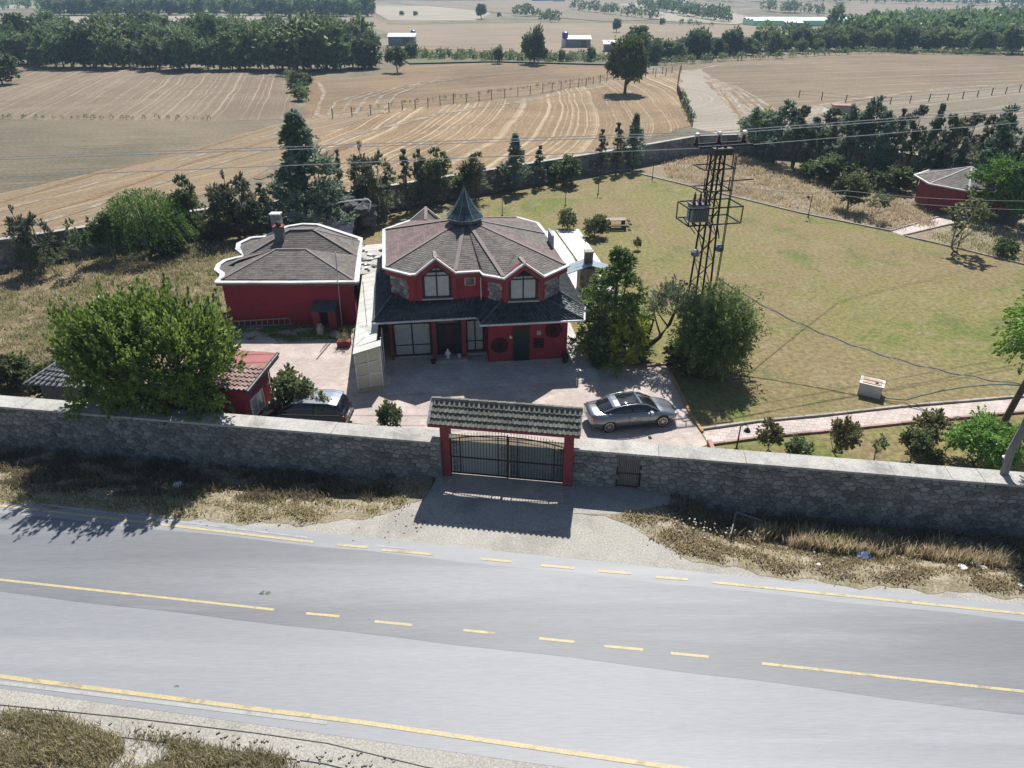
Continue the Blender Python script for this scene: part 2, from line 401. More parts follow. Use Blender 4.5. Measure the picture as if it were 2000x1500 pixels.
# ------------------------------------------------------------ terrain
def make_ground():
    xs = sorted(set(list(range(-2400, -360, 120))+list(range(-360, 361, 30))+list(range(-60, 61, 2))+list(range(480, 2900, 120))))
    ys = sorted(set([-60, -20]+list(range(0, 900, 30))+list(range(900, 4600, 120))+list(range(12, 40))))
    def gz(x, y):
        if abs(x) <= 62 and 13 < y < 38 and wall_y(x)-6.5 < y < wall_y(x)+1.9 and (x < -5 or x > 6): return -1.6
        return hgt(x, y)-.02
    vs = [(x, y, gz(x, y)) for y in ys for x in xs]; n = len(xs)
    fs = [(j*n+i, j*n+i+1, (j+1)*n+i+1, (j+1)*n+i) for j in range(len(ys)-1) for i in range(n-1)]
    mb = MB(); mb.add(vs, fs)
    m = patchmat('open farmland', [(.19,.165,.12,1), (.14,.125,.085,1), (.26,.23,.18,1), (.10,.10,.06,1)], [(.006,.42,.56,.9), (.014,.48,.6,.8), (.03,.55,.7,.6)], fine=.3, fs=.8)
    o = mb.build('ground', m, smooth=True); o['kind'] = 'structure'
make_ground()
D = Vector((.990, -.1416, 0)); NRM = Vector((.1416, .990, 0))      # along the road, and away from it
def line_y(x, y0): return y0 - .143*x
# road: ribbon sheets between offsets
def ribbon(name, x0, x1, ya, yb, z, mat, parent=None, sa=-.1475, sb=-.1475, n=1):
    pts = [(x0, ya+sa*x0), (x1, ya+sa*x1), (x1, yb+sb*x1), (x0, yb+sb*x0)]
    return sheet(name, pts, z, mat, parent)
def shoulder():
    vs = []; xs = np.arange(-80, 80.1, .8)
    for x in xs:
        x = float(x); yh = lerp_tab(BLW, x)+.1 if x < -3.6 else (lerp_tab(BRW, x)+.1 if x > 3.0 else wall_y(x)-.25)
        vs += [(x, 9.6-.1475*x, -.004), (x, yh, -.004)]
    fs = [(2*i, 2*i+2, 2*i+3, 2*i+1) for i in range(len(xs)-1)]; mb = MB(); mb.add(vs, fs); o = mb.build('road_shoulder', m_shoulder); o['kind'] = 'structure'
shoulder()
road = ribbon('road', -80, 80, 12.75, 21.5, 0.0, m_asphalt_n)
# the darker far lane, its near edge uneven
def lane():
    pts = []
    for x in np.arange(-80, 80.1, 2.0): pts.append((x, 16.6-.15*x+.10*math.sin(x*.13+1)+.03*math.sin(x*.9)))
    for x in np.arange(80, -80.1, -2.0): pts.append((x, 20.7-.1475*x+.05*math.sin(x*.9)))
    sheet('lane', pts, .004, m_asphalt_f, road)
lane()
def seg(name, a, b, wdt, mat, z=.009, parent=None):
    a, b = P(*a), P(*b); d = (b-a).normalized(); n = Vector((-d.y, d.x, 0))*wdt/2
    return sheet(name, [(a-n).xy, (b-n).xy, (b+n).xy, (a+n).xy], z, mat, parent or road)
for a, b in [((-900,883),(612,1059)), ((658,1064),(718,1069)), ((745,1074),(846,1083)), ((938,1091),(1000,1097)), ((1056,1104),(1122,1110)), ((1168,1115),(1232,1120)), ((1280,1127),(1344,1132)), ((1390,1137),(2800,1280))]:
    seg('edge_line', a, b, .13, m_yellow)
for a, b in [((-900,862),(400,1025)), ((735,1066),(792,1071)), ((400,1025),(600,1050))]: seg('old_edge_line', a, b, .10, m_white, .0075)
for a, b in [((-900,1034),(535,1191)), ((598,1198),(663,1204)), ((732,1214),(805,1221)), ((905,1231),(967,1237)), ((1053,1247),(1122,1254)), ((1180,1262),(1256,1269)), ((1310,1276),(1384,1283)), ((1488,1296),(2800,1436))]:
    seg('centre_line', a, b, .11, m_yellow)
seg('edge_line', (-600,1245), (700,1410), .15, m_yellow); seg('edge_line', (700,1410), (1900,1584), .15, m_yellow)
seg('old_edge_line', (-600,1260), (640,1412), .13, m_white, .0075)
# a pothole patch and small stains on the road
m_hole = M('bare gravel in pothole', (.06,.06,.06,1), (.30,.29,.26,1), scale=9, rough=.95, bump=.03)
for q, (px, py, r_) in enumerate([(517,1158,.15), (345,1340,.05)]):
    c = P(px, py); sheet('patch', [(c.x+r_*(1+.35*math.sin(3.1*k+q))*1.6*math.cos(k*.7), c.y+r_*.7*(1+.3*math.cos(2.3*k))*math.sin(k*.7)) for k in range(9)], .011, m_hole, road)

# verge, garden ground, fields
def verge(name, T, x0, x1):
    mb = MB(); nx, ny = int((x1-x0)/.4), 16; vs = []
    for i in range(nx+1):
        x = x0+(x1-x0)*i/nx; yb = lerp_tab(T, x)+.12*math.sin(x*2.3)+.08*math.sin(x*5.1)-.08; yw = wall_y(x)+.25
        for j in range(ny+1): y = yb+(yw-yb)*j/ny; vs.append((x, y, vz(x, y)+.006))
    fs = [(i*(ny+1)+j, (i+1)*(ny+1)+j, (i+1)*(ny+1)+j+1, i*(ny+1)+j+1) for i in range(nx) for j in range(ny)]
    mb.add(vs, fs); o = mb.build(name, m_verge, smooth=True); o['kind'] = 'structure'
verge('verge', BLW, -40, -3.45); verge('roadside_ground', BRW, 2.75, 40)
m_apron = M('dusty concrete', (.36,.345,.315,1), (.27,.26,.235,1), scale=.8, rough=.9, fine=.35, stain=.4, world=True)
sheet('apron', GP([(866,895),(1125,925),(1310,945),(1310,985),(1200,1005),(1120,1003),(1110,1030),(1060,1040),(960,1030),(850,1012),(830,975),(850,940)]), .012, m_apron)
near_v = sheet('near_verge', [(-60, 8.0+.1475*60), (60, 8.0-.1475*60), (60, -20), (-60, -20)], .0, m_verge)
lawn = sheet('lawn', GP([(700,640),(700,470),(720,425),(1000,372),(1232,336),(1740,455),(2300,560),(2700,640),(2700,1000),(2000,930),(1130,868),(900,850)]), .004, m_lawn)
sheet('dry_yard', GP([(-900,560),(60,500),(330,455),(560,425),(720,425),(700,470),(700,640),(900,850),(0,775),(-900,720)]), .000, m_yard)
sheet('garden_bed', GP([(1232,336),(1340,268),(1500,262),(1960,325),(2500,420),(2700,640),(2300,560),(1740,455)]), .000, m_bed)
sheet('courtyard', GP([(432,640),(690,640),(760,690),(1100,655),(1168,722),(1240,718),(1300,713),(1322,760),(1348,812),(1382,868),(1340,885),(1140,868),(850,845),(470,800),(440,720)]), .008, m_paver)
sheet('apron_paving', GP([(884,905),(1105,935),(1100,985),(868,965)]), .018, m_paver)
sheet('patio', GP([(755,772),(1172,740),(1128,662),(1104,610),(1105,480),(1060,450),(700,480),(690,690)]), .012, m_patio)
def strip(name, a, b, w_, z, mat): # path along pixel polyline with width
    L = [P(*p).xy for p in a]; Q = [P(*p).xy for p in b]
    return sheet(name, L+Q[::-1], z, mat)
strip('garden_path', [(1370,842),(1480,826),(1600,815),(1760,797),(2000,777),(2500,740)], [(1385,868),(1500,852),(1610,842),(1760,826),(2000,804),(2500,765)], 0, .010, m_path)
strip('side_path', [(1738,452),(1830,425),(1870,420)], [(1765,460),(1850,440),(1900,432)], 0, .010, m_path)
m_terr = M('white terrace paving', (.60,.58,.55,1), (.50,.485,.46,1), scale=.6, rough=.7, fine=.2, stain=.2, world=True)
ter = MB()
for q in ([(1062,452),(1082,450),(1118,500),(1150,560),(1185,610),(1110,600),(1095,540)], [(1086,450),(1130,447),(1166,500),(1205,560),(1225,600),(1188,600),(1122,500)]):
    p = GP(q, .1); ter.prism([tuple(x) for x in p][::-1], 0.02, .10)
o = ter.build('terrace', m_terr); o['kind'] = 'structure'

SOIL, STRAW = (.20,.145,.095,1), (.45,.37,.265,1)
fm = [
 fieldmat('stubble upper left', (.12,.09,.06,1), (.35,.285,.205,1), angle=-14, width=.8, strength=.85, extra=(.20,.155,.11,1)),
 fieldmat('fallow lower left', (.085,.078,.05,1), (.26,.215,.15,1), angle=82, width=.9, strength=.75, extra=(.195,.155,.105,1), patch=.022),
 fieldmat('tracks band', (.17,.122,.075,1), (.34,.275,.185,1), angle=33, width=.9, strength=.9, extra=(.225,.16,.095,1)),
 fieldmat('middle field', (.13,.082,.042,1), (.45,.365,.245,1), ring=(-186,150), width=.95, strength=1, extra=(.245,.16,.085,1)),
 fieldmat('upper field', (.115,.08,.048,1), (.31,.24,.16,1), angle=62, width=1.2, strength=.8, extra=(.22,.145,.08,1), amount=(.42,.62)),
 fieldmat('right field', (.12,.09,.058,1), (.32,.26,.185,1), angle=74, width=1.8, strength=.85, amount=(.44,.62), extra=(.19,.14,.09,1)),
 fieldmat('dusty track', (.22,.19,.145,1), (.42,.385,.32,1), ring=(20,150), width=1.0, strength=.9),
 fieldmat('right lower field', (.14,.115,.08,1), (.34,.295,.225,1), angle=60, width=1.6, strength=.85),
 fieldmat('far tan', (.18,.14,.095,1), (.32,.265,.19,1), angle=66, width=3, strength=.85),
 fieldmat('far pale', (.25,.22,.17,1), (.37,.33,.265,1), angle=70, width=5, strength=.7),
 fieldmat('far brown', (.16,.125,.088,1), (.27,.225,.17,1), angle=60, width=5, strength=.7),
 fieldmat('far olive', (.11,.115,.065,1), (.19,.185,.11,1), angle=60, width=5, strength=.6)]
FLD = [
 ('field', 1, .004, [(-1200,200),(0,232),(430,235),(600,240),(560,262),(300,350),(0,440),(-1200,600)]),
 ('field', 0, .008, [(-1400,120),(0,122),(35,128),(180,133),(400,137),(570,143),(578,232),(430,237),(0,233),(-1400,205)]),
 ('field', 2, .010, [(-900,520),(0,378),(300,315),(470,262),(620,226),(760,212),(640,262),(500,345),(250,430),(100,462),(-900,650)]),
 ('field', 4, .008, [(608,140),(640,152),(740,148),(800,128),(960,124),(1195,128),(1198,152),(1040,186),(850,205),(690,222),(606,236),(600,180)]),
 ('field', 3, .014, [(1195,154),(1330,138),(1338,200),(1350,246),(1300,262),(1150,300),(950,345),(760,372),(500,420),(400,430),(560,330),(640,262),(760,214),(1040,190)]),
 ('field', 5, .008, [(1285,128),(1420,112),(1700,103),(2000,110),(2900,120),(2900,170),(2000,166),(1800,182),(1560,212),(1500,228),(1380,228),(1335,160)]),
 ('farm_track', 6, .018, [(1328,138),(1372,135),(1400,160),(1480,222),(1600,205),(1620,215),(1520,260),(1400,262),(1352,250),(1338,200)]),
 ('field', 7, .012, [(1480,224),(1560,212),(1800,182),(2000,166),(2900,172),(2900,420),(2000,330),(1700,280),(1500,262)]),
]
for q_i, (nm, mi, z, pts) in enumerate(FLD): sheet(nm, roughen([tuple(p) for p in GP(pts)], 3.5, .55, q_i), z, fm[mi])
m_tr = patchmat('pale wheel track', [(.33,.29,.235,1), (.22,.175,.125,1)], [(.35,.40,.58,1)], fine=.3, fs=2)
m_or = patchmat('orange bare soil', [(.24,.155,.09,1), (.19,.135,.085,1), (.30,.23,.155,1)], [(.08,.42,.6,.9), (.4,.5,.7,.6)], fine=.35, fs=2)
def track(pxs, w_, mat, z, seed=0):
    pts = [P(*q) for q in pxs]; C_ = []
    for a, b in zip(pts, pts[1:]):
        n = max(1, int((b-a).length/3)); C_ += [a.lerp(b, k/n) for k in range(n)]
    C_.append(pts[-1]); r = random.Random(seed); Lf, Rt = [], []
    for i, p in enumerate(C_):
        d = (C_[min(i+1, len(C_)-1)]-C_[max(0, i-1)]).normalized(); n = Vector((-d.y, d.x, 0)); ww = w_*r.uniform(.18, .5); o = n*r.uniform(-.12, .12)*w_
        Lf.append((p+o+n*ww).xy); Rt.append((p+o-n*ww).xy)
    return sheet('farm_track', Lf+Rt[::-1], z, mat)
for i, x in enumerate((1440, 1456, 1470, 1486, 1504, 1524)): track([(1364+i*5, 146+i*1.5), (1388+i*9, 158+i*2), (1408+i*12, 185), (x, 232-i*2)], .9+.3*(i % 2), m_tr, .024+.004*i, i)
track([(1384,160), (1418,190), (1452,236)], 2.6, m_or, .020, 20); track([(1410,165), (1446,190), (1490,226)], 1.8, m_or, .0225, 21)
track([(606,232), (612,205), (625,180), (612,158)], 3.4, m_or, .016, 22); track([(616,230), (622,205), (634,182), (622,160)], 1.0, m_tr, .020, 23)
for i, (ya, yb) in enumerate(((392,250), (410,262), (437,272), (455,290))): track([(-60, ya+22), (180, ya-50), (380, yb+44), (560, yb-8)], .9, m_tr if i % 2 else m_or, .030+.004*i, 30+i)
track([(590,300), (700,262), (860,222), (1040,196), (1200,165)], 1.6, m_tr, .046, 40); track([(500,350), (600,318), (700,276)], 2.0, m_or, .05, 41)
for i in range(5): track([(640+i*26, 226-i), (655+i*30, 200-i*4), (720+i*34, 180-i*6), (800+i*50, 168-i*6)], .8, m_tr, .054+.004*i, 50+i)
track([(1290,150), (1400,128), (1640,122), (2050,130)], 1.6, m_tr, .03, 60); track([(1560,212), (1700,190), (1850,172), (2100,158)], 2.2, m_tr, .034, 61); track([(1500,236), (1620,220), (1800,222), (2050,232)], 1.6, m_tr, .038, 62)
FAR = [
 (8, [(560,38),(735,38),(760,50),(1100,42),(1500,44),(1700,62),(1750,90),(1400,72),(1200,112),(800,96),(745,60)]),
 (9, [(735,16),(900,12),(960,26),(930,40),(760,42),(735,30)]),
 (9, [(-100,38),(180,36),(420,33),(560,36),(430,48),(180,46),(-100,50)]),
 (8, [(560,36),(735,34),(735,60),(640,64)]),
 (9, [(0,8),(90,2),(300,3),(280,10),(120,16),(0,20)]),
 (10,[(760,8),(960,2),(1190,4),(1340,30),(1180,38),(960,24)]),
 (9, [(1210,10),(1330,4),(1480,30),(1440,42),(1300,36)]),
 (10,[(1480,8),(1700,6),(2050,12),(2050,26),(1760,28),(1500,20)]),
 (11,[(600,6),(735,14),(735,22),(650,12)]),
 (9, [(1440,30),(1760,32),(2100,30),(2100,44),(1800,48),(1500,44)]),
 (8, [(1600,46),(2000,46),(2300,52),(2100,60),(1700,60)]),
 (11,[(760,102),(1180,112),(1190,128),(960,122),(800,126)]),
 (10,[(600,0),(900,-12),(1400,-14),(1300,2),(960,0)]),
 (9, [(1400,-10),(2100,-12),(2100,2),(1600,4)]),
 (11,[(0,-8),(600,-14),(580,-2),(100,2)]),
]
for i, (mi, pts) in enumerate(FAR):
    o = sheet('field', GP(pts), .06+.025*i, fm[mi], drape=True, step=60 if i < 12 else 120)

# ------------------------------------------------------------ Voronoi stonework
def voronoi(s0, s1, z0, z1, cw, ch, holes=(), gap=.012, seed=1):
    r = random.Random(seed); nx = max(1, round((s1-s0)/cw)); nz = max(1, round((z1-z0)/ch))
    cw, ch = (s1-s0)/nx, (z1-z0)/nz; g = {}
    for j in range(-1, nz+1):
        for i in range(-1, nx+1):
            g[i, j] = (s0+(i+.5+(.5*(j % 2)-.25)+r.uniform(-.36, .36))*cw, z0+(j+.5+r.uniform(-.36, .36))*ch)
    out = []
    for j in range(nz):
        for i in range(nx):
            p = g[i, j]; poly = [(s0, z0), (s1, z0), (s1, z1), (s0, z1)]
            poly = clip_half(poly, 1, 0, p[0]+cw*1.4); poly = clip_half(poly, -1, 0, -(p[0]-cw*1.4))
            for dj in (-2, -1, 0, 1, 2):
                for di in (-2, -1, 0, 1, 2):
                    q = g.get((i+di, j+dj))
                    if q is None or (di == 0 and dj == 0): continue
                    a, b = (q[0]-p[0])/cw, (q[1]-p[1])/ch       # metric scaled by the cell
                    mx, mz = (p[0]+q[0])/2, (p[1]+q[1])/2
                    A, B = a/cw, b/ch; L = math.hypot(A, B)
                    poly = clip_half(poly, A/L, B/L, (A*mx+B*mz)/L-gap)
                    if len(poly) < 3: break
                if len(poly) < 3: break
            if len(poly) < 3 or any(h[0] < p[0] < h[1] and h[2] < p[1] < h[3] for h in holes): continue
            out.append((p, poly))
    return out
def stone_shape(mb, p, poly, org_, dx, nrm, depth, r, tint=None):
    """stone front: outline at the wall, bevelled face standing proud"""
    n = len(poly); pro = depth*r.uniform(.5, 1.1)
    def W(s, z, o): return org_+dx*s+Vector((0, 0, z))+nrm*o
    a = [W(s, z, 0) for s, z in poly]
    b = [W(p[0]+(s-p[0])*.86, p[1]+(z-p[1])*.84, pro*r.uniform(.8, 1.1)) for s, z in poly]
    mb.add(a+b, [tuple(range(n, 2*n))]+[(i, (i+1) % n, n+(i+1) % n, n+i) for i in range(n)], tint)
def stonework(parent, org_, dx, nrm, s0, s1, z0, z1, cw, ch, mat, depth=.05, holes=(), seed=1, limit=300, focus=0, single=True):
    r = random.Random(seed); st = voronoi(s0, s1, z0, z1, cw, ch, holes, seed=seed)
    st.sort(key=lambda e: abs(e[0][0]-focus))
    rest = MB()
    for i, (p, poly) in enumerate(st):
        if single and i < limit:
            mb = MB(); stone_shape(mb, p, poly, org_, dx, nrm, depth, r, r.random())
            o = mb.build('stone', mat, parent)
        else: stone_shape(rest, p, poly, org_, dx, nrm, depth, r, r.random())
    if rest.v:
        o = rest.build('stonework', mat, parent); o['kind'] = 'stuff'

# ------------------------------------------------------------ front wall, two stretches either side of the gate
ang = math.atan2(-.1416, .990)
def front_wall(x0, x1, yf, label, holes, seed, focus, joints, hz=1.92):
    a = Vector((x0, yf-.143*x0, 0)); b = Vector((x1, yf-.143*x1, 0)); L = (b-a).length; d = (b-a).normalized(); n = Vector((d.y, -d.x, 0))
    t = thing('stone_wall', a, label, 'wall')
    th = .78; mb = MB()
    cuts = sorted([0, L]+[v for h in holes for v in (h[0], h[1])])
    def slab(s0, s1, z0, z1):
        c = a+d*((s0+s1)/2)-n*(th/2+.10)+Vector((0, 0, (z0+z1)/2)); mb.box(c, (s1-s0, th, z1-z0), ang)
    for i in range(len(cuts)-1):
        if i % 2 == 0: slab(cuts[i], cuts[i+1], -1.2, hz)
        else: slab(cuts[i], cuts[i+1], holes[0][3], hz)
    mb.build('core', m_mortar, t)
    stonework(t, a-n*.10, d, n, 0, L, -.95, hz-.02, .37, .235, m_stone, .055, holes, seed, focus=focus)
    s = 0; rr = random.Random(seed)
    while s < L:
        ln = joints(s); e = min(L, s+ln); h0 = rr.uniform(-.008, .008)
        c = a+d*((s+e)/2)-n*(th/2+.07)+Vector((0, 0, hz+.055+h0)); mb = MB(); mb.box(c, (e-s-.012, th+.20, .11), ang)
        mb.build('coping_slab', m_coping, t); s = e
    return t, a, d, n, L
tL, aL, dL, nL, LL = front_wall(-34, -3.24, 25.9, 'long rubble stone wall with pale coping left of the tiled gate', (), 3, 20, lambda s: 5.2)
tR, aR, dR, nR, LR = front_wall(2.72, 32, 26.25, 'rubble stone wall with pale coping right of the tiled gate, a small barred door in it', ((1.95, 3.05, -.1, 1.62),), 4, 7, lambda s: 3.7 if s < 10 else (2.3 if s < 14 else 1.25))
# stepped coping at the far left: the wall stands lower there
# ------------------------------------------------------------ small barred door
def bars_door():
    c0 = aR+dR*1.95-nR*.25; c1 = aR+dR*3.05-nR*.25
    t = thing('barred_door', c0, 'small rusty barred iron door set in the stone wall right of the gate', 'door')
    mb = MB(); up = Vector((0, 0, 1.62)); mb.bar(c0+dR*.03, c0+dR*.03+up, .06); mb.bar(c1-dR*.03, c1-dR*.03+up, .06); mb.bar(c0+up-Vector((0,0,.03)), c1+up-Vector((0,0,.03)), .055); mb.bar(c0+Vector((0,0,.05)), c1+Vector((0,0,.05)), .05)
    mb.bar(c0+Vector((0,0,.75)), c1+Vector((0,0,.75)), .04)
    mb.build('frame', m_black, t)
    m_rb = M('rusty bar', (.12,.09,.08,1), (.07,.06,.055,1), scale=6, rough=.8, world=True)
    mb = MB(); mb.box((c0+c1)/2-nR*.03+Vector((0,0,.8)), (1.02, .01, 1.5), ang); mb.build('sheet_panel', M('dull sheet', (.34,.31,.28,1), rough=.7), t)
    for i in range(12):
        p = c0+dR*(.1+i*.082)+nR*.02; mb = MB(); mb.bar(p+Vector((0,0,.06)), p+Vector((0,0,1.56)), .022); mb.build('bar', m_rb, t)
bars_door()

# ------------------------------------------------------------ roof tiling: barrel tiles over a sloping quad
def tile_mesh(name, wdt, ln, mat, h=.075, n=5):
    """S-shaped tile: a raised roll and a shallow pan, x across, y down the slope"""
    vs = []; fs = []
    prof = [(-.5, 0), (-.38, .62), (-.22, 1), (-.04, .62), (.08, 0.02), (.3, -.12), (.5, 0)]
    for y, lift in ((0, 0), (ln*1.06, .065)):
        for dz in (0, -.016):
            for x, z in prof: vs.append((x*wdt*1.02, y, z*h+lift+dz))
    k = len(prof)
    for i in range(k-1):
        fs.append((i, 2*k+i, 2*k+i+1, i+1)); fs.append((2*k+i, 3*k+i, 3*k+i+1, 2*k+i+1))
        fs.append((i+1, k+i+1, k+i, i))
    me = bpy.data.meshes.new(name); me.from_pydata(vs, [], fs); me.materials.append(mat); me.update()
    return me
def tile_slope(parent, tl, tr, bl, br, nx, ny, mat, limit=10**9, under=None, tmesh=None):
    """tl,tr: upper edge, bl,br: lower edge; tiles singly as parts up to a limit, rest joined"""
    tl, tr, bl, br = map(Vector, (tl, tr, bl, br)); o0 = org(parent)
    down = ((bl+br)/2-(tl+tr)/2); ln = down.length/ny; wd = ((tr-tl).length+(br-bl).length)/2/nx
    me = tmesh or tile_mesh('roof_tile', wd, ln, mat)
    base = MB(); base.plate([bl, br, tr, tl], .05); base.build(under or 'roof_deck', m_concrete if mat is m_tile else m_tile_d, parent)
    rest = MB(); cnt = 0
    for j in range(ny):
        for i in range(nx):
            f = (i+.5)/nx; g0 = j/ny
            p = (tl*(1-f)+tr*f)*(1-g0)+(bl*(1-f)+br*f)*g0; p2 = (tl*(1-f)+tr*f)*(1-g0-1/ny)+(bl*(1-f)+br*f)*(g0+1/ny)
            dy = (p2-p).normalized(); dx = (tr-tl if j < ny/2 else br-bl).normalized(); dz = dx.cross(dy); 
            if dz.z < 0: dz = -dz
            dxx = dy.cross(dz)
            from mathutils import Matrix
            m = Matrix((dxx, dy, dz)).transposed().to_4x4(); jx = rnd.uniform(-.012, .012)
            m.translation = p+dz*(.012+rnd.uniform(0, .008))+dxx*jx
            if cnt < limit:
                o = link('roof_tile', me, parent); mm2 = m.copy(); mm2.translation = m.translation-o0; o.matrix_local = mm2; cnt += 1
            else: rest.add([m @ v.co for v in me.vertices], [tuple(q.vertices) for q in me.polygons], rnd.random())
    if rest.v:
        o = rest.build('tiling', mat, parent); o['kind'] = 'stuff'
    return me

# ------------------------------------------------------------ tiled gateway
def gateway():
    gy = 26.35
    def g(x, z=0, o=0): return Vector((x, gy-.143*x, z))+NRM*o
    t = thing('gateway', g(-.2), 'red gateway with a ridged tile roof and black iron gates facing the road', 'gate')
    for x in (-3.0, 2.52):
        mb = MB(); mb.box(g(x, 1.6), (.42, .42, 3.2), ang); mb.build('gate_post', m_redd, t)
    mb = MB(); mb.bar(g(-3.2, 3.25), g(2.72, 3.25), .30, .18); mb.build('beam', m_redd, t)
    # roof
    zE, zR = 3.28, 3.98
    bl, br = g(-3.52, zE, -.95), g(3.0, zE, -.95); tl, tr = g(-3.52, zR), g(3.0, zR); ql, qr = g(-3.52, zE, .95), g(3.0, zE, .95)
    me = tile_slope(t, tl, tr, bl, br, 30, 4, m_tile)
    tile_slope(t, tr, tl, qr, ql, 30, 4, m_tile, limit=0, under='rear_deck', tmesh=me)
    for s in (0, 1):                                              # gable triangles
        x = -3.50 if s == 0 else 2.98
        mb = MB(); mb.plate([g(x, zE-.04, -.86), g(x, zE-.04, .86), g(x, zR-.1)], .06); mb.build('gable', m_redd, t)
        mb = MB(); e = g(x, 0); 
        mb.bar(g(x, zE+.02, -.97), g(x, zR+.06), .12, .07); mb.bar(g(x, zR+.06), g(x, zE+.02, .97), .12, .07); mb.build('verge_board', m_coping, t)
    mb = MB(); mb.bar(g(-3.52, zE-.05, -.97), g(3.0, zE-.05, -.97), .05, .12); mb.build('fascia', m_redd, t)
    for i in range(16):                                           # ridge tiles
        x = -3.52+i*.4075; mb = MB()
        mb.tube([g(x+.0, zR+.035), g(x+.43, zR+.05)], [.10, .115], 7); mb.build('ridge_tile', m_tile, t)
    # two leaves
    m_sheet = M('perforated grey sheet', (.38,.38,.36,1), (.28,.285,.27,1), scale=30, rough=.6, fine=.4)
    m_gs = M('dark green grey sheet', (.20,.22,.21,1), (.15,.165,.155,1), scale=8, rough=.6)
    for side, (x0, x1) in enumerate(((-2.78, -.22), (-.16, 2.30))):
        lf = MB(); hi = lambda x: 1.95+.34*(1-(abs(x+.19)/2.6)**2)
        y = .02 if side == 0 else 0
        G = lambda x, z: g(x, z, y)
        for x in (x0, x1): lf.bar(G(x, .06), G(x, hi(x)), .06)
        for xx in (x0+.42, x1-.42): lf.bar(G(xx, .06), G(xx, hi(xx)), .035)
        lf.bar(G(x0, .09), G(x1, .09), .06); lf.bar(G(x0, .98), G(x1, .98), .045)
        n = 10
        for i in range(n):
            a, b = x0+(x1-x0)*i/n, x0+(x1-x0)*(i+1)/n
            lf.bar(G(a, hi(a)), G(b, hi(b)), .045); lf.bar(G(a, hi(a)-.22), G(b, hi(b)-.22), .03)
        o = lf.build('gate_leaf', m_black, t)
        mb = MB(); mb.face([G(x0+.03, .1)+NRM*.03, G(x1-.03, .1)+NRM*.03, G(x1-.03, 1.86)+NRM*.03, G(x0+.03, 1.86)+NRM*.03]); 
        mb.face([G(x1-.03, .1)+NRM*.036, G(x0+.03, .1)+NRM*.036, G(x0+.03, 1.86)+NRM*.036, G(x1-.03, 1.86)+NRM*.036]); mb.build('sheet_panel', m_sheet if side == 0 else m_gs, o)
        for i in range(18):
            x = x0+.12+i*(x1-x0-.24)/17
            mb = MB(); mb.bar(G(x, .1)-NRM*.01, G(x, hi(x)+.16), .018); mb.add(*spike(G(x, hi(x)+.16))); mb.build('bar', m_black, o)
        sc_ = MB()                                                # scrollwork
        for cx in (x0+.21, x1-.21):
            for cz in (.35, .7, 1.25, 1.6): 
                pts = [G(cx+(.13-.012*k)*math.cos(k*.75), cz+(.15-.013*k)*math.sin(k*.75))-NRM*.02 for k in range(10)]; sc_.tube(pts, .010, 4)
        sc_.build('scroll', m_black, o)
    mb = MB(); mb.bar(g(-.19, .02, -.05), g(-.19, 2.42, -.05), .09, .05); mb.build('centre_stile', m_black, t)
    mb = MB(); mb.tube([g(-.21+.03*math.sin(i*1.3), .95-.1*i, -.10-.015*i) for i in range(9)], .014, 5); mb.build('chain', m_steel, t)
    mb = MB(); mb.box(g(-2.72, 2.3, -.24), (.12, .08, .18), ang); mb.build('intercom', m_whitem, t)
def spike(p):
    return ([p+Vector((-.018,0,0)), p+Vector((0,-.018,0)), p+Vector((.018,0,0)), p+Vector((0,.018,0)), p+Vector((0,0,.09))], [(0,1,4),(1,2,4),(2,3,4),(3,0,4)])
gateway()

# ------------------------------------------------------------ rear garden wall
def rear_wall(pxs, label, seed, hz=2.3, thr=.45):
    pts = [P(a, b, hz) for a, b in pxs]; pts = [Vector((p.x, p.y, 0)) for p in pts]
    t = thing('boundary_wall', pts[0], label, 'wall')
    core, cap = MB(), MB()
    for i in range(len(pts)-1):
        a, b = pts[i], pts[i+1]; d = (b-a).normalized(); n = Vector((d.y, -d.x, 0)); L = (b-a).length; an = math.atan2(d.y, d.x)
        core.box((a+b)/2-n*(thr/2)+Vector((0, 0, hz/2-.1)), (L+.1, thr, hz+.16), an)
        s = 0
        while s < L-.1:
            e = min(L, s+2.5); mb = MB(); mb.box(a+d*((s+e)/2)-n*(thr/2)+Vector((0, 0, hz+.04)), (e-s-.02, thr+.14, .08), an); mb.build('coping_slab', m_coping, t); s = e
        stonework(t, a, d, n, 0, L, 0, hz, .55, .36, m_stone, .05, (), seed+i, single=False)
    core.build('core', m_mortar, t)
rear_wall([(-700,560),(0,470),(100,455),(250,432),(420,408),(560,392),(700,374),(850,350),(1000,326),(1180,298),(1360,267)], 'dark rubble boundary wall behind the conifer row at the back of the garden', 20)
rear_wall([(1362,266),(1440,264),(1640,282),(1850,312),(2050,345),(2600,430)], 'stone boundary wall behind the pines at the right rear of the garden', 60)
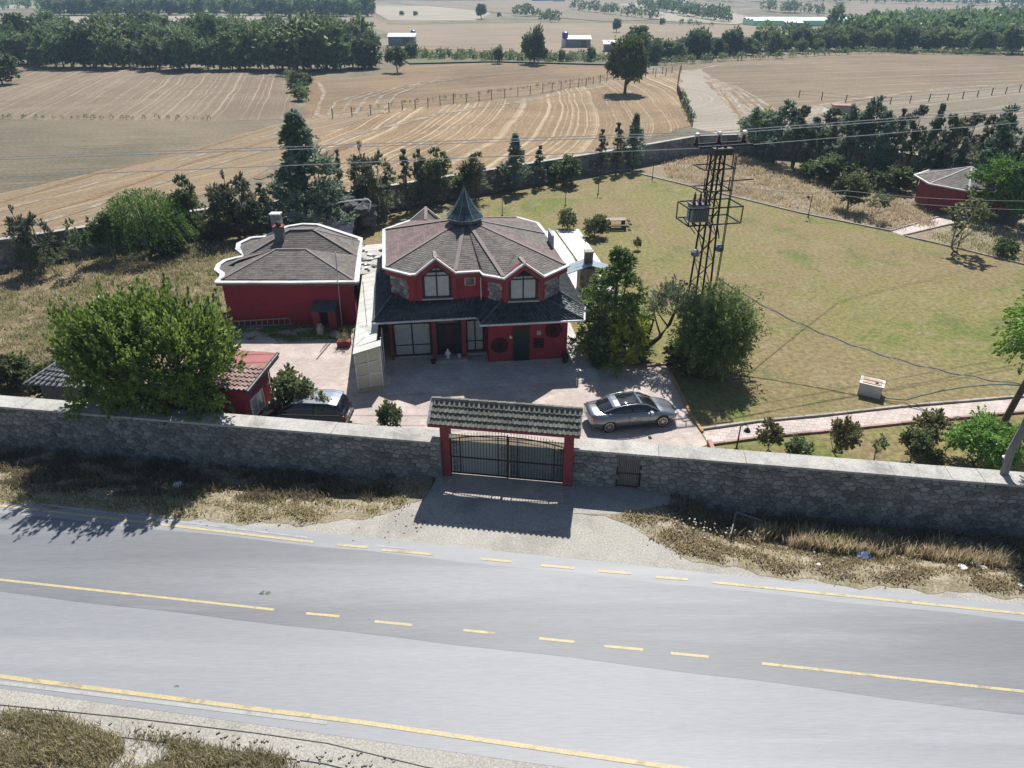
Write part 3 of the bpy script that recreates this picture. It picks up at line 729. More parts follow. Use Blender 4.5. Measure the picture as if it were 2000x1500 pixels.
# ============================================================ buildings
def polycl(poly, q):
    for i in range(len(poly)):
        a, b = poly[i], poly[(i+1) % len(poly)]
        ex, ey = b[0]-a[0], b[1]-a[1]                 # keep left of each ccw edge
        q = clip_half(q, ey, -ex, ey*a[0]-ex*a[1])
        if len(q) < 3: return []
    return q
def shingles(mb, pts, cw=.34, ch=.19, seed=0, lift=.013):
    """lap shingles over a flat convex facet; the first edge is the eave"""
    r = random.Random(seed); p = [Vector(a) for a in pts]; o = p[0]; ex = (p[1]-o).normalized()
    n = ex.cross(p[2]-o).normalized()
    if n.z < 0: n = -n
    ey = n.cross(ex)
    if ey.z < 0 and abs(ey.z) > .02: ey = -ey
    loc = [((a-o).dot(ex), (a-o).dot(ey)) for a in p]
    if sum(loc[i][0]*loc[(i+1) % len(loc)][1]-loc[(i+1) % len(loc)][0]*loc[i][1] for i in range(len(loc))) < 0: loc = loc[::-1]
    x0, x1 = min(a[0] for a in loc), max(a[0] for a in loc); y0, y1 = min(a[1] for a in loc), max(a[1] for a in loc)
    j = 0; y = y0
    while y < y1:
        off = r.uniform(0, cw); x = x0-off
        while x < x1:
            wd = cw*r.uniform(.75, 1.25); dy = r.choice((0, 0, .02, -.02))
            q = polycl(loc, [(x, y+dy), (x+wd-.008, y+dy), (x+wd-.008, y+ch+.01), (x, y+ch+.01)])
            if len(q) >= 3:
                l2 = lift*r.uniform(.8, 1.3)
                top = [o+ex*a+ey*b+n*(.004+l2*max(0, 1-(b-y)/ch)) for a, b in q]; lo = [o+ex*a+ey*b for a, b in q]; k = len(q)
                mb.add(lo+top, [tuple(range(k, 2*k))]+[(i, (i+1) % k, k+(i+1) % k, k+i) for i in range(k)], r.random())
            x += wd
        y += ch
TH = R(6.5); EX = Vector((math.cos(TH), math.sin(TH), 0)); EY = Vector((-math.sin(TH), math.cos(TH), 0)); A0 = Vector((-1.39, 37.8, 0))
def h(u, w_, z=0.0): return A0+EX*u+EY*w_+Vector((0, 0, z))
def panel(mb, u0, u1, z0, z1, w_, th=.05, tint=None):      # slab standing in a house-front plane
    return mb.box(h((u0+u1)/2, w_, (z0+z1)/2), (abs(u1-u0), th, z1-z0), TH, tint)
def window(parent, u0, u1, z0, z1, w_, fm_=None, pm=None, cols=2, transom=None, fr=.07, peak=None, name='window'):
    fm_ = fm_ or m_black; pm = pm or m_curtain; mb = MB(); um = (u0+u1)/2
    mb.bar(h(u0+fr/2, w_-.05, z0), h(u0+fr/2, w_-.05, z1), fr, .09); mb.bar(h(u1-fr/2, w_-.05, z0), h(u1-fr/2, w_-.05, z1), fr, .09)
    mb.bar(h(u0, w_-.055, z0+fr/2), h(u1, w_-.055, z0+fr/2), .09, fr)
    if peak:
        mb.bar(h(u0, w_-.05, z1), h(um, w_-.05, peak), .09, fr); mb.bar(h(um, w_-.05, peak), h(u1, w_-.05, z1), .09, fr); mb.bar(h(u0, w_-.055, z1), h(u1, w_-.055, z1), .08, .05)
    else: mb.bar(h(u0, w_-.055, z1-fr/2), h(u1, w_-.055, z1-fr/2), .09, fr)
    for i in range(1, cols): x = u0+(u1-u0)*i/cols; mb.bar(h(x, w_-.048, z0), h(x, w_-.048, peak or z1), fr*.9, .08)
    if transom: mb.bar(h(u0, w_-.047, transom), h(u1, w_-.047, transom), .07, fr*.7)
    f = mb.build(name, fm_, parent)
    zs = [z0, transom, z1] if transom else [z0, z1]
    for i in range(cols):
        for a, b in zip(zs, zs[1:]):
            p = MB(); xa, xb = u0+(u1-u0)*i/cols+fr*.3, u0+(u1-u0)*(i+1)/cols-fr*.3; panel(p, xa, xb, a+.02, b-.02, w_-.028, .02); p.build('pane', pm, f)
    if peak:
        for s in (-1, 1):
            ue = u0 if s < 0 else u1; p = MB(); L = [h(ue, w_-.03, z1), h(um, w_-.03, z1), h(um, w_-.03, peak)]
            p.plate(L if s < 0 else L[::-1], .015); p.build('pane', m_curtain, f)
    return f

def house():
    t = thing('house', A0, 'two storey red house with a shingled roof, white eaves and a small green spire', 'house')
    # ---- ground floor
    mb = MB(); mb.prism([h(-5.75, 1.25).xy, h(0.0, 1.25).xy, h(0.0, 10.4).xy, h(-5.75, 10.4).xy], 0, 3.3); g1 = mb.build('wall', m_red, t)
    mb = MB(); mb.prism([h(0, 0).xy, h(4.72, 0).xy, h(4.72, 10.2).xy, h(0, 10.2).xy], 0, 3.3); g2 = mb.build('wall', m_red, t)
    mb = MB(); panel(mb, -5.78, -.02, 0, .14, 1.18, .16); panel(mb, .0, 4.75, 0, .06, -.04, .10); mb.build('plinth', m_concrete, t)
    for u in (-3.17, -1.42):
        mb = MB(); mb.box(h(u, .68, 1.5), (.26, .28, 2.95), TH); mb.build('column', m_redd, t)
    mb = MB(); mb.box(h(-5.72, 1.12, 1.45), (.16, .3, 2.9), TH); mb.build('pilaster', m_redd, t)
    window(t, -5.58, -3.36, .18, 2.32, 1.22, transom=.88)
    window(t, -1.25, -.18, .28, 2.34, 1.22, transom=.95)
    mb = MB(); panel(mb, -3.0, -1.55, .14, 2.5, 1.2, .06); d = mb.build('door', m_glass, t)
    mb = MB()
    for x in (-3.0, -2.62, -1.93, -1.55): mb.bar(h(x, 1.14, .14), h(x, 1.14, 2.5), .07)
    for z in (.17, 2.08, 2.47): mb.bar(h(-3.0, 1.13, z), h(-1.55, 1.13, z), .07)
    mb.build('door_frame', M('dark brown frame', (.045,.022,.018,1), rough=.5), d)
    mb = MB(); panel(mb, -2.55, -2.0, .2, 2.03, 1.15, .04); mb.build('door_leaf', M('dark red wood', (.06,.018,.018,1), rough=.45), d)
    mb = MB(); mb.box(h(-2.3, .75, .08), (2.1, .95, .16), TH); mb.build('step', m_concrete, t)
    # garage block: door, wheels, vents, lamp
    mb = MB(); panel(mb, 1.52, 2.40, .02, 2.2, -.03, .06); d = mb.build('door', M('dark green door', (.018,.028,.026,1), rough=.4), t)
    mb = MB(); mb.bar(h(1.5, -.05, 0), h(1.5, -.05, 2.24), .07); mb.bar(h(2.42, -.05, 0), h(2.42, -.05, 2.24), .07); mb.bar(h(1.47, -.05, 2.24), h(2.45, -.05, 2.24), .08); mb.build('door_frame', m_black, d)
    mb = MB(); mb.box(h(1.62, -.1, 1.05), (.04, .06, .14), TH); mb.build('door_handle', m_steel, d)
    m_wk = M('dark wicker', (.075,.022,.022,1), (.04,.018,.018,1), scale=12, rough=.9, bump=.01)
    for (u, z) in ((.68, 1.15), (3.86, 1.98)):
        mb = MB(); n = 20
        for rr in (.47, .34, .2, .09):
            mb.tube([h(u+rr*math.cos(2*math.pi*k/n), -.07, z+rr*math.sin(2*math.pi*k/n)) for k in range(n+1)], .035, 5)
        for k in range(16): a = k*math.pi/8; mb.bar(h(u, -.06, z), h(u+.47*math.cos(a), -.06, z+.47*math.sin(a)), .03)
        o = mb.build('wheel_ornament', m_wk, t)
    mb = MB(); panel(mb, 2.86, 3.12, 1.72, 2.0, -.05, .1); mb.build('meter_box', m_concrete, t)
    for i in range(7):
        mb = MB(); panel(mb, 2.7, 3.3, .86+i*.095, .92+i*.095, -.04, .06); mb.build('louvre', m_wk, t)
    mb = MB(); mb.box(h(1.3, -.1, 1.75), (.1, .16, .12), TH); mb.lathe([(.03, 0), (.09, .05), (.09, .14), (.02, .2)], 8, h(1.3, -.2, 1.62)); mb.build('wall_lamp', m_whitem, t)
    # ---- skirt roof, dark tiles
    zE, zT = 3.08, 3.92
    n1 = tile_slope(t, h(-5.5, 1.5, zT), h(-.2, .78, zT), h(-6.6, -.25, zE), h(-.62, -.08, zE), 26, 6, m_tile_d, limit=156)
    tile_slope(t, h(.75, -.05, zT), h(3.4, -.08, zT), h(-.5, -1.17, zE), h(5.38, -1.17, zE), 22, 6, m_tile_d, limit=132, tmesh=n1)
    tile_slope(t, h(3.4, -.08, zT), h(4.35, .95, zT), h(5.38, -1.17, zE), h(5.75, .6, zE), 6, 6, m_tile_d, limit=0, tmesh=n1)
    tile_slope(t, h(4.35, .95, zT), h(4.4, 9.5, zT), h(5.75, .6, zE), h(5.6, 9.5, zE), 36, 5, m_tile_d, limit=0, tmesh=n1)
    tile_slope(t, h(-5.6, 10.4, zT), h(-5.5, 1.5, zT), h(-6.75, 10.4, zE), h(-6.6, -.25, zE), 44, 5, m_tile_d, limit=0, tmesh=n1)
    tile_slope(t, h(-.2, .78, zT), h(.75, -.05, zT), h(-.62, -.08, zE), h(-.5, -1.17, zE), 5, 5, m_tile_d, limit=0, tmesh=n1)
    mb = MB()                                                     # unseen inner fill added behind the skirt so no light leaks in
    mb.prism([h(-5.5, 1.55).xy, h(-.2, .85).xy, h(.8, .0).xy, h(3.4, .0).xy, h(4.3, 1.0).xy, h(4.3, 10).xy, h(-5.5, 10).xy], 3.2, 3.9); mb.build('light_leak_fill', m_red, t)
    mb = MB(); mb.prism([h(-6.55, -.2).xy, h(-.6, -.04).xy, h(-.5, -1.12).xy, h(5.33, -1.12).xy, h(5.7, .6).xy, h(5.55, 9.5).xy, h(-6.7, 10.3).xy], 2.98, 3.03); mb.build('soffit', m_whitep, t)
    gut = [(-6.65, -.33), (-.66, -.16), (-.54, -1.26), (5.42, -1.26), (5.83, .6)]
    for a, b in zip(gut, gut[1:]):
        mb = MB(); mb.bar(h(*a, 3.06), h(*b, 3.06), .10, .10); mb.build('gutter', m_whitep, t)
    for a, b, c in (((-6.6,-.25,zE), (-5.5,1.5,zT), 0), ((-.5,-1.17,zE), (.75,-.05,zT), 0), ((5.38,-1.17,zE), (3.4,-.08,zT), 0), ((5.75,.6,zE), (4.35,.95,zT), 0)):
        for k in range(8):
            p, q = h(*a).lerp(h(*b), k/8), h(*a).lerp(h(*b), (k+1.12)/8); mb = MB(); mb.tube([p+Vector((0,0,.05)), q+Vector((0,0,.06))], [.085, .065], 6); mb.build('hip_tile', m_tile_d, t)
    # ---- upper storey
    U = [(-4.45, .8), (-.2, .8), (.05, .5), (.85, -.1), (3.25, -.1), (4.3, .95), (4.35, 9.0), (2.9, 10.3), (-4.3, 10.4), (-5.6, 9), (-5.55, 2.2)]
    mb = MB(); mb.prism([h(*p).xy for p in U], 3.85, 5.42); mb.build('wall', m_red, t)
    for a, b in (((-4.45, .8), (-5.55, 2.2)), ((.05, .5), (.85, -.1)), ((3.25, -.1), (4.3, .95))):   # stone clad corners
        pa, pb = h(*a), h(*b)
        if a[0] > b[0]: pa, pb = pb, pa
        d = (pb-pa).normalized(); n = Vector((d.y, -d.x, 0))
        stonework(t, pa+n*.004, d, n, .02, (pb-pa).length-.02, 3.92, 5.3, .34, .24, m_stone_l, .03, (), int(pa.x*7), focus=0, limit=60)
    m_sill = m_concrete
    # gables
    OUT = [(-5.81,1.67), (-4.31,.44), (-4.0,.50), (-2.85,.48), (-1.78,.50), (-.33,.55), (-.20,-.05), (.90,-.72), (2.03,-.7), (3.14,-.68), (4.75,.85), (4.6,3.6), (4.42,6.9), (4.21,9.3), (2.95,10.8), (1.26,10.75), (-2.3,10.9), (-3.3,10.75), (-4.42,10.87), (-6.12,8.98)]
    zb = 5.6; ZZ = [zb]*len(OUT); PK = {3: 6.5, 8: 6.42, 17: 6.5}
    for k_, z in PK.items(): ZZ[k_] = z
    for pk, wy in ((3, .8), (8, -.1)):
        a, b, c = OUT[pk-1], OUT[pk], OUT[pk+1]; mb = MB()
        mb.plate([h(a[0]+.1, wy+.02, 5.38), h(c[0]-.1, wy+.02, 5.38), h(c[0]-.1, wy+.02, 5.55), h(b[0], wy+.02, ZZ[pk]-.08), h(a[0]+.1, wy+.02, 5.55)], .3); mb.build('gable_wall', m_red, t)
    window(t, -3.62, -2.08, 4.06, 5.38, .80, peak=5.95)
    window(t, 1.25, 2.80, 4.06, 5.30, -.10, peak=5.84)
    for u0, u1, w_ in ((-3.75, -1.95, .68), (1.12, 2.93, -.22)):
        mb = MB(); panel(mb, u0, u1, 3.98, 4.05, w_, .3); mb.build('sill', m_sill, t)
    for u0, u1, w_ in ((-3.98, -3.68, .72), (-2.02, -1.72, .72), (.9, 1.2, -.17), (2.85, 3.2, -.17)):      # raised surrounds
        mb = MB(); panel(mb, u0, u1, 3.95, 5.5, w_, .12); mb.build('surround', m_redd, t)
    window(t, -1.25, -.65, 4.72, 5.2, .79, fm_=m_concrete, pm=m_glass, cols=1, fr=.05)
    # cap, fascia, soffit
    cen = h(-.8, 5.6, 0); N = len(OUT); V3 = [h(p[0], p[1], ZZ[i]) for i, p in enumerate(OUT)]
    for i in range(N):
        a, b = V3[i], V3[(i+1) % N]; d = (b-a).normalized(); e = d*.05
        dz = Vector((0, 0, .004*(i % 2))); mb = MB(); mb.bar(a-e+dz, b+e+dz, .20, .09); mb.build('eave_cap', m_whitep, t)
        mb = MB(); o_ = Vector((0, 0, -.20)); s = (cen-(a+b)/2); s.z = 0; s.normalize()
        mb.bar(a+o_+s*.05, b+o_+s*.05, .06, .30, up=(0,0,1)); mb.build('fascia', m_redd, t)
        if i not in (2, 3, 7, 8, 16, 17):
            mb = MB(); f = Vector((0, 0, -.34)); mb.plate([a+f+s*.04, b+f+s*.04, b+f+s*.8, a+f+s*.8], .03); mb.build('soffit', m_redd, t)
        else:
            mb = MB(); f = Vector((0, 0, -.12)); mb.plate([a+f, b+f, b+f+s*.5, a+f+s*.5], .05); mb.build('soffit', m_redd, t)
    # roof facets
    AP = h(-.9, 5.35, 7.28); base = [h(p[0], p[1], zb+.02) for p in OUT]; red = {19, 10, 13, 14, 15, 16, 17, 18}
    g_, r_, deck = MB(), MB(), MB(); idx = [i for i in range(N) if i not in PK]
    for q, i in enumerate(idx):
        j = idx[(q+1) % len(idx)]; a, b = base[i], base[j]
        s = (cen-a); s.z = 0; a = a+s.normalized()*.10; s = (cen-b); s.z = 0; b = b+s.normalized()*.10
        deck.add([a, b, AP], [(0, 1, 2)]); shingles(r_ if i in red else g_, [a, b, AP], seed=i)
    for pk in PK:
        a, p, c = V3[pk-1], V3[pk]+Vector((0, 0, .03)), V3[pk+1]; m0 = (a+c)/2; inn = Vector((-(c.y-a.y), c.x-a.x, 0)); inn.normalize(); inn = inn if inn.dot(cen-m0) > 0 else -inn
        bk = m0+inn*1.9; bk.z = p.z-.22 
        hz = AP.z-zb; dist = (Vector((AP.x, AP.y, 0))-Vector((m0.x, m0.y, 0))).length; bk.z = zb+hz*1.9/dist+.03
        for tri in ([a, p, bk], [p, c, bk]): deck.add(tri, [(0, 1, 2)]); shingles(g_, [tri[0], tri[1], tri[2]] if tri[0] is a else [tri[0], tri[1], tri[2]], seed=pk)
        mb = MB(); mb.bar(p+Vector((0,0,.02)), bk+Vector((0,0,.04)), .20, .03); mb.build('ridge_strip', m_ridge, t)
    rf = deck.build('roof', m_shingle, t)
    o = g_.build('shingling', m_shingle, rf); o['kind'] = 'stuff'; o = r_.build('shingling', m_shingle_r, rf); o['kind'] = 'stuff'; o['label'] = 'reddish shingles'
    for i in (0, 4, 7, 10, 12, 14, 16, 19):
        a = base[i]; s = AP-a; mb = MB(); mb.bar(a+s.normalized()*.15+Vector((0,0,.03)), a+s*.86+Vector((0,0,.035)), .22, .03, up=(0,0,1)); mb.build('ridge_strip', m_ridge, t)
    # upright parapet piece at the right, pipe, antenna
    mb = MB(); mb.box(h(4.35, 4.6, 6.0), (.14, 1.5, .9), TH); mb.build('parapet', M('pale blue grey render', (.33,.36,.42,1), (.26,.28,.33,1), rough=.8, fine=.2), t)
    mb = MB(); mb.bar(h(-.35, .4, 3.95), h(-.35, .4, 5.3), .05); mb.build('downpipe', m_whitep, t)
    mb = MB(); mb.bar(h(-6.9, -.5, 3.0), h(-6.95, .3, 5.4), .03); mb.bar(h(1.3, .6, 6.1), h(1.9, 1.9, 6.7), .02); mb.build('aerial', m_steel, t)
    # cupola
    c = h(-.9, 5.35, 0); m_spire = M('dark green glazed panel', (.035,.06,.06,1), (.06,.085,.08,1), scale=2, rough=.3, spec=.6, tint=.3)
    m_drum = M('dark blue band', (.03,.035,.07,1), rough=.5)
    ring = lambda r_, z, k: Vector((c.x+r_*math.cos(k*math.pi/4+TH+.39), c.y+r_*math.sin(k*math.pi/4+TH+.39), z))
    mb = MB(); mb.lathe([(1.0, 6.75), (1.0, 7.42)], 8, (c.x, c.y, 0)); dr = mb.build('cupola', m_drum, t)
    for k in range(8):
        mb = MB(); mb.plate([ring(1.06, 7.18, k), ring(1.06, 7.18, k+1), ring(1.06, 7.40, k+1), ring(1.06, 7.40, k)], .03); mb.build('cornice_panel', m_spire, dr)
    prof = [(1.18, 7.40), (.86, 7.80), (.58, 8.25), (.34, 8.75), (.14, 9.25), (.03, 9.62)]; prof = [(r_*1.0, 7.40+(z-7.40)*.80) for r_, z in prof]
    sp = MB(); sp.lathe([(r_*.97, z) for r_, z in prof], 8, (c.x, c.y, 0)); sp = sp.build('spire', m_drum, t)
    for k in range(8):
        for (r0, z0), (r1, z1) in zip(prof, prof[1:]):
            q = [ring(r0, z0, k), ring(r0, z0, k+1), ring(r1, z1, k+1), ring(r1, z1, k)]; mid = sum(q, Vector())/4
            q = [mid+(x-mid)*.93+(mid-Vector((c.x, c.y, mid.z))).normalized()*.02 for x in q]
            mb = MB(); mb.plate(q, .025); mb.build('spire_panel', m_spire, sp)
    mb = MB()
    for k in range(8): mb.tube([ring(r_*1.01, z, k) for r_, z in prof], .028, 4)
    mb.tube([ring(1.19, 7.40, k) for k in range(9)], .035, 4); o = mb.build('glazing_bars', M('pale green trim', (.20,.27,.26,1), rough=.5), sp)
    mb = MB(); mb.lathe([(.05, 9.13), (.07, 9.22), (.02, 9.29), (.012, 9.46)], 8, (c.x, c.y, 0)); mb.build('finial', m_steel, t)
m_stone_l = M('grey cladding stone', (.30,.31,.31,1), (.19,.20,.205,1), scale=2, rough=.8, bump=.01, bscale=12, tint=.35, fine=.3, world=True)
house()

def wing():
    z = 3.12
    out = [(421,553), (560,553), (699.5,551.5), (704,510), (707.5,466), (665,452), (622,438), (592,437), (561,442), (516,462), (489,464), (464,475.6), (461.6,487), (477.5,500.5), (455,505), (436.7,509.6), (424,518), (419.7,528), (432,537), (431,543)]
    V = [P(a, b, z) for a, b in out]; N = len(V); c = sum(V, Vector())/N
    t = thing('annexe', V[0]*1, 'long single storey red annexe with two low grey hipped roofs left of the house', 'building')
    t.location.z = 0; ORG[t.name] = Vector((V[0].x, V[0].y, 0))
    wall = [V[i]+(c-V[i]).normalized()*.55 for i in range(N)]
    mb = MB(); mb.prism([p.xy for p in wall], 0, 3.0); mb.build('wall', m_red, t)
    mb = MB(); mb.prism([p.xy for p in V], 2.92, 3.06); mb.build('roof_slab', m_shingle, t)
    for i in range(N):
        a, b = V[i], V[(i+1) % N]; d = (b-a).normalized()*.04; s = c-(a+b)/2; s.z = 0; s = s.normalized()*.16
        mb = MB(); dz = Vector((0, 0, .004*(i % 2))); mb.bar(a-d+s*.8+dz, b+d+s*.8+dz, .33, .11); mb.build('eave_cap', m_whitep, t)
    def hip(corners, ridge, seeds, deckz=3.14):
        F_ = [P(a, b, deckz) for a, b in corners]; Rg = [P(*ridge[0]), P(*ridge[1])]
        return F_, Rg
    dk, g_ = MB(), MB()
    FL, FR, RR, RL = P(432,546,3.18), P(690,546.5,3.18), P(698,499,3.18), P(476,500,3.18); r0, r1 = P(539,487,4.2), P(598,487,4.2)
    fac = [[FL, FR, r1, r0], [FR, RR, r1], [RL, FL, r0], [RR, RL, r0, r1]]
    ex_ = P(445,515,3.18); fac += [[RL, ex_, r0]]
    B1, B2, B3, B4 = P(478,501,3.2), P(697,500,3.2), P(703,471,3.2), P(622,443,3.2); s0, s1 = P(566,449,4.45), P(611,448,4.45); B5, B6 = P(562,446,3.2), P(470,482,3.2)
    fac += [[B1, B2, s1, s0], [B2, B3, s1], [B3, B4, s1], [B4, B5, s0, s1], [B5, B6, s0], [B6, B1, s0]]
    for i, f in enumerate(fac):
        if len(f) == 4: f = [f, ]
        else: f = [f]
        for q in f: dk.add(q, [tuple(range(len(q)))]); shingles(g_, q, seed=40+i)
    rf = dk.build('roof', m_shingle, t); o = g_.build('shingling', m_shingle, rf); o['kind'] = 'stuff'
    for a, b in ((FL, r0), (FR, r1), (r0, r1), (RL, r0), (B1, s0), (B2, s1), (s0, s1), (B3, s1)):
        mb = MB(); mb.bar(a+Vector((0,0,.03)), b+Vector((0,0,.03)), .16, .03); mb.build('ridge_strip', m_ridge, t)
    m_ch = M('dark plastered chimney', (.10,.11,.12,1), (.15,.16,.165,1), scale=2, rough=.85, fine=.3)
    for (px, py, z0, hh, s, capm) in ((551, 485, 3.1, 1.75, .62, m_redd), (544, 452, 2.9, 1.55, .72, m_whitep)):
        p = P(px, py, z0+.2); mb = MB(); mb.box((p.x, p.y, z0+hh/2), (s, s*.8, hh), 0); ch = mb.build('chimney', m_ch if capm is m_redd else m_stone_l, t)
        mb = MB(); mb.box((p.x, p.y, z0+hh+.05), (s+.12, s*.8+.12, .10), 0); 
        mb.build('chimney_cap', capm, ch)
        if capm is m_redd: mb = MB(); mb.lathe([(.18, 0), (.2, .22), (.1, .32)], 10, (p.x, p.y, z0+hh+.1)); mb.build('chimney_pot', m_black, ch)
    # little lean-to hood above a doorway on the front wall
    f0 = P(614,640,0); f0 = Vector((wall[1].x+2.6, wall[1].y, 0)); y = wall[1].y
    q = lambda px, z_: PY(px, 0, y).x
    x0, x1 = PY(612,610,y-.5).x, PY(658,610,y-.5).x
    mb = MB(); mb.plate([Vector((x0,y-1.0,1.35)), Vector((x1,y-1.0,1.35)), Vector((x1,y-.02,1.75)), Vector((x0,y-.02,1.75))], .06); mb.build('hood', m_tile_d, t)
    for xa, xb in ((x0, x0+.5), (x1-.5, x1)): mb = MB(); mb.box(((xa+xb)/2, y-.5, .65), (xb-xa, .9, 1.3)); mb.build('hood_wall', m_redd, t)
    mb = MB(); mb.box(((x0+x1)/2, y-.12, .6), (x1-x0-1.0, .1, 1.2)); mb.build('door', m_black, t)
wing()

def corridor():
    m_poly = M('cream polycarbonate', (.60,.60,.54,1), (.48,.48,.43,1), scale=1.5, rough=.35, fine=.12, stain=.35, tint=.05)
    m_pane = M('cream blind pane', (.58,.53,.38,1), (.50,.46,.33,1), scale=1.5, rough=.3)
    t = thing('glazed_lean_to', h(-6.8, -2.6), 'narrow lean-to passage with cream plastic roof panels between house and annexe', 'lean-to')
    a, b = (-7.58, -2.75), (-6.08, -2.42); n = 15
    for i in range(n):
        w0, w1 = i/n, (i+1)/n; g = .006
        l0 = h(a[0]-.30*w0, a[1]+12*w0, 2.42); l1 = h(a[0]-.30*w1, a[1]+12*w1-.03, 2.42)
        r0 = h(b[0]-.30*w0, b[1]+11.8*w0, 2.68); r1 = h(b[0]-.30*w1, b[1]+11.8*w1-.03, 2.68)
        if i > 0: r0 = h(-6.35, b[1]+11.8*w0, 2.66); 
        if i > 0: r1 = h(-6.35, b[1]+11.8*w1-.03, 2.66)
        mb = MB(); mb.plate([l0, r0, r1, l1], .03, rnd.random()); mb.build('roof_panel', m_poly, t)
        mb = MB(); mb.bar(l0+Vector((0,0,-.03)), r0+Vector((0,0,-.03)), .05, .05); mb.build('rafter', M_cache('lean-to rafter'), t)
    mb = MB()
    P0, P1, T0, T1 = h(-7.5, -2.65, .1), h(-6.15, -2.38, .1), h(-7.5, -2.65, 2.38), h(-6.15, -2.38, 2.62)
    for x, y in ((P0, T0), (P1, T1), (P0.lerp(P1, .5), T0.lerp(T1, .5))): mb.bar(x, y, .07)
    for k in (0, .36, .68, 1): mb.bar(P0.lerp(T0, k), P1.lerp(T1, k), .06)
    fr = mb.build('front_frame', m_whitem, t)
    for i in range(2):
        for ka, kb in ((0, .36), (.36, .68), (.68, 1)):
            f0, f1 = i*.5+.03, i*.5+.47; q = []
            for f, k_ in ((f0, ka+.02), (f1, ka+.02), (f1, kb-.02), (f0, kb-.02)): q.append(P0.lerp(P1, f).lerp(T0.lerp(T1, f), k_)+EY*.02)
            mb = MB(); mb.plate(q, .012); mb.build('pane', m_pane, fr)
    mb = MB(); mb.box((P0+P1)/2*1+Vector((0,0,-.02)), (1.5, .25, .18), TH+.2); mb.build('curb', M('cream curb', (.50,.42,.28,1), rough=.8, fine=.2), t)
    for i in range(5):
        w0 = -2.6+i*2.4; mb = MB(); mb.bar(h(-7.52-.06*i, w0, 0), h(-7.52-.06*i, w0, 2.4), .07); mb.build('post', m_whitem, t)
        if i < 4: mb = MB(); mb.plate([h(-7.53-.06*i, w0+2.35, .05), h(-7.53-.06*i, w0+.05, .05), h(-7.53-.06*i, w0+.05, 2.3), h(-7.53-.06*i, w0+2.35, 2.3)], .02); mb.build('side_pane', m_pane, t)
    for i in range(1, 3):
        mb = MB(); mb.bar(h(-6.15, -2.4+i*1.2, 0), h(-6.15, -2.4+i*1.2, 2.6), .05); mb.build('post', m_whitem, t)
_mc = {}
def M_cache(n):
    if n not in _mc: _mc[n] = M(n, (.28,.27,.23,1), rough=.6)
    return _mc[n]
corridor()

def link_roof():
    t = thing('link_roof', h(-7.3, 10.5), 'flat grey roof littered with loose broken tiles between annexe and house', 'roof')
    mb = MB(); mb.prism([h(-8.3, 9.2).xy, h(-6.2, 9.4).xy, h(-6.4, 14.2).xy, h(-8.4, 14.0).xy], 0, 2.5); mb.build('roof_slab', m_concrete, t)
    for i in range(34):
        mb = MB(); r_ = rnd.uniform(.1, .28); c = h(rnd.uniform(-8.2, -6.4), rnd.uniform(9.4, 14), 2.54+rnd.random()*.06); mb.box(c, (r_*1.6, r_, .05), rnd.random()*3); mb.build('loose_tile', rnd.choice([m_whitep, m_tile, m_rock]), t)
link_roof()

def annex_red():
    a = Vector((-13.15, 30.0, 0)); b = Vector((-12.75, 32.6, 0)); d = (b-a).normalized(); n = Vector((d.y, -d.x, 0)); l = -n
    t = thing('shed', a, 'small red shed with a white window behind the front wall, left of the parked vehicle', 'shed')
    L = 4.4; z1 = 2.75
    mb = MB(); mb.prism([a.xy, b.xy, (b+l*L).xy, (a+l*L).xy], 0, [z1-.1, z1, z1, z1-.1]); mb.build('wall', m_red, t)
    # window on the side wall
    w0, w1 = a+d*.45, a+d*1.7; fr = MB(); up = Vector((0, 0, 1)); o_ = n*.03
    for s in (0, .5, 1): fr.bar(w0.lerp(w1, s)+up*.75+o_, w0.lerp(w1, s)+up*1.75+o_, .06)
    for z in (.75, 1.75): fr.bar(w0+up*z+o_, w1+up*z+o_, .07)
    f = fr.build('window', m_whitem, t)
    for s in (0, .5): mb = MB(); mb.plate([w0.lerp(w1, s+.03)+up*.8+n*.02, w0.lerp(w1, s+.47)+up*.8+n*.02, w0.lerp(w1, s+.47)+up*1.7+n*.02, w0.lerp(w1, s+.03)+up*1.7+n*.02], .01); mb.build('pane', m_curtain, f)
    e = n*.35; fz, bz = 2.72, 3.0
    q = [a-d*.25+e+up*fz, b+d*.7+e+up*bz, b+d*.7+l*(L+.3)+up*bz, a-d*.25+l*(L+.3)+up*fz]
    mid0, mid1 = q[0].lerp(q[1], .62), q[3].lerp(q[2], .62)
    m_rr = M('faded red roof sheet', (.36,.13,.12,1), (.30,.12,.11,1), scale=1, rough=.75, fine=.2, stain=.2)
    mb = MB(); mb.plate([mid0, q[1], q[2], mid1], .07); mb.build('roof_sheet', m_rr, t)
    tile_slope(t, mid1, mid0, q[3], q[0], 19, 6, M('pinkish tile', (.34,.22,.20,1), (.24,.17,.155,1), scale=3, rough=.85, tint=.25, fine=.3), limit=114)
    mb = MB(); mb.bar(q[0]-up*.12, q[1]-up*.12, .06, .34); mb.build('barge_board', m_tile_d, t)
    mb = MB(); mb.tube([q[0]+n*.06-up*.02, q[1]+n*.06-up*.02], .06, 7); mb.build('gutter', m_steel, t)
    mb = MB(); mb.tube([b+n*.06+up*2.5, b+n*.05+up*.1], .035, 6); mb.build('downpipe', m_redd, t)
    mb = MB(); mb.box(b-d*.35+n*.1+up*1.75, (.14, .2, .14), .1); mb.build('wall_lamp', m_whitem, t)
annex_red()

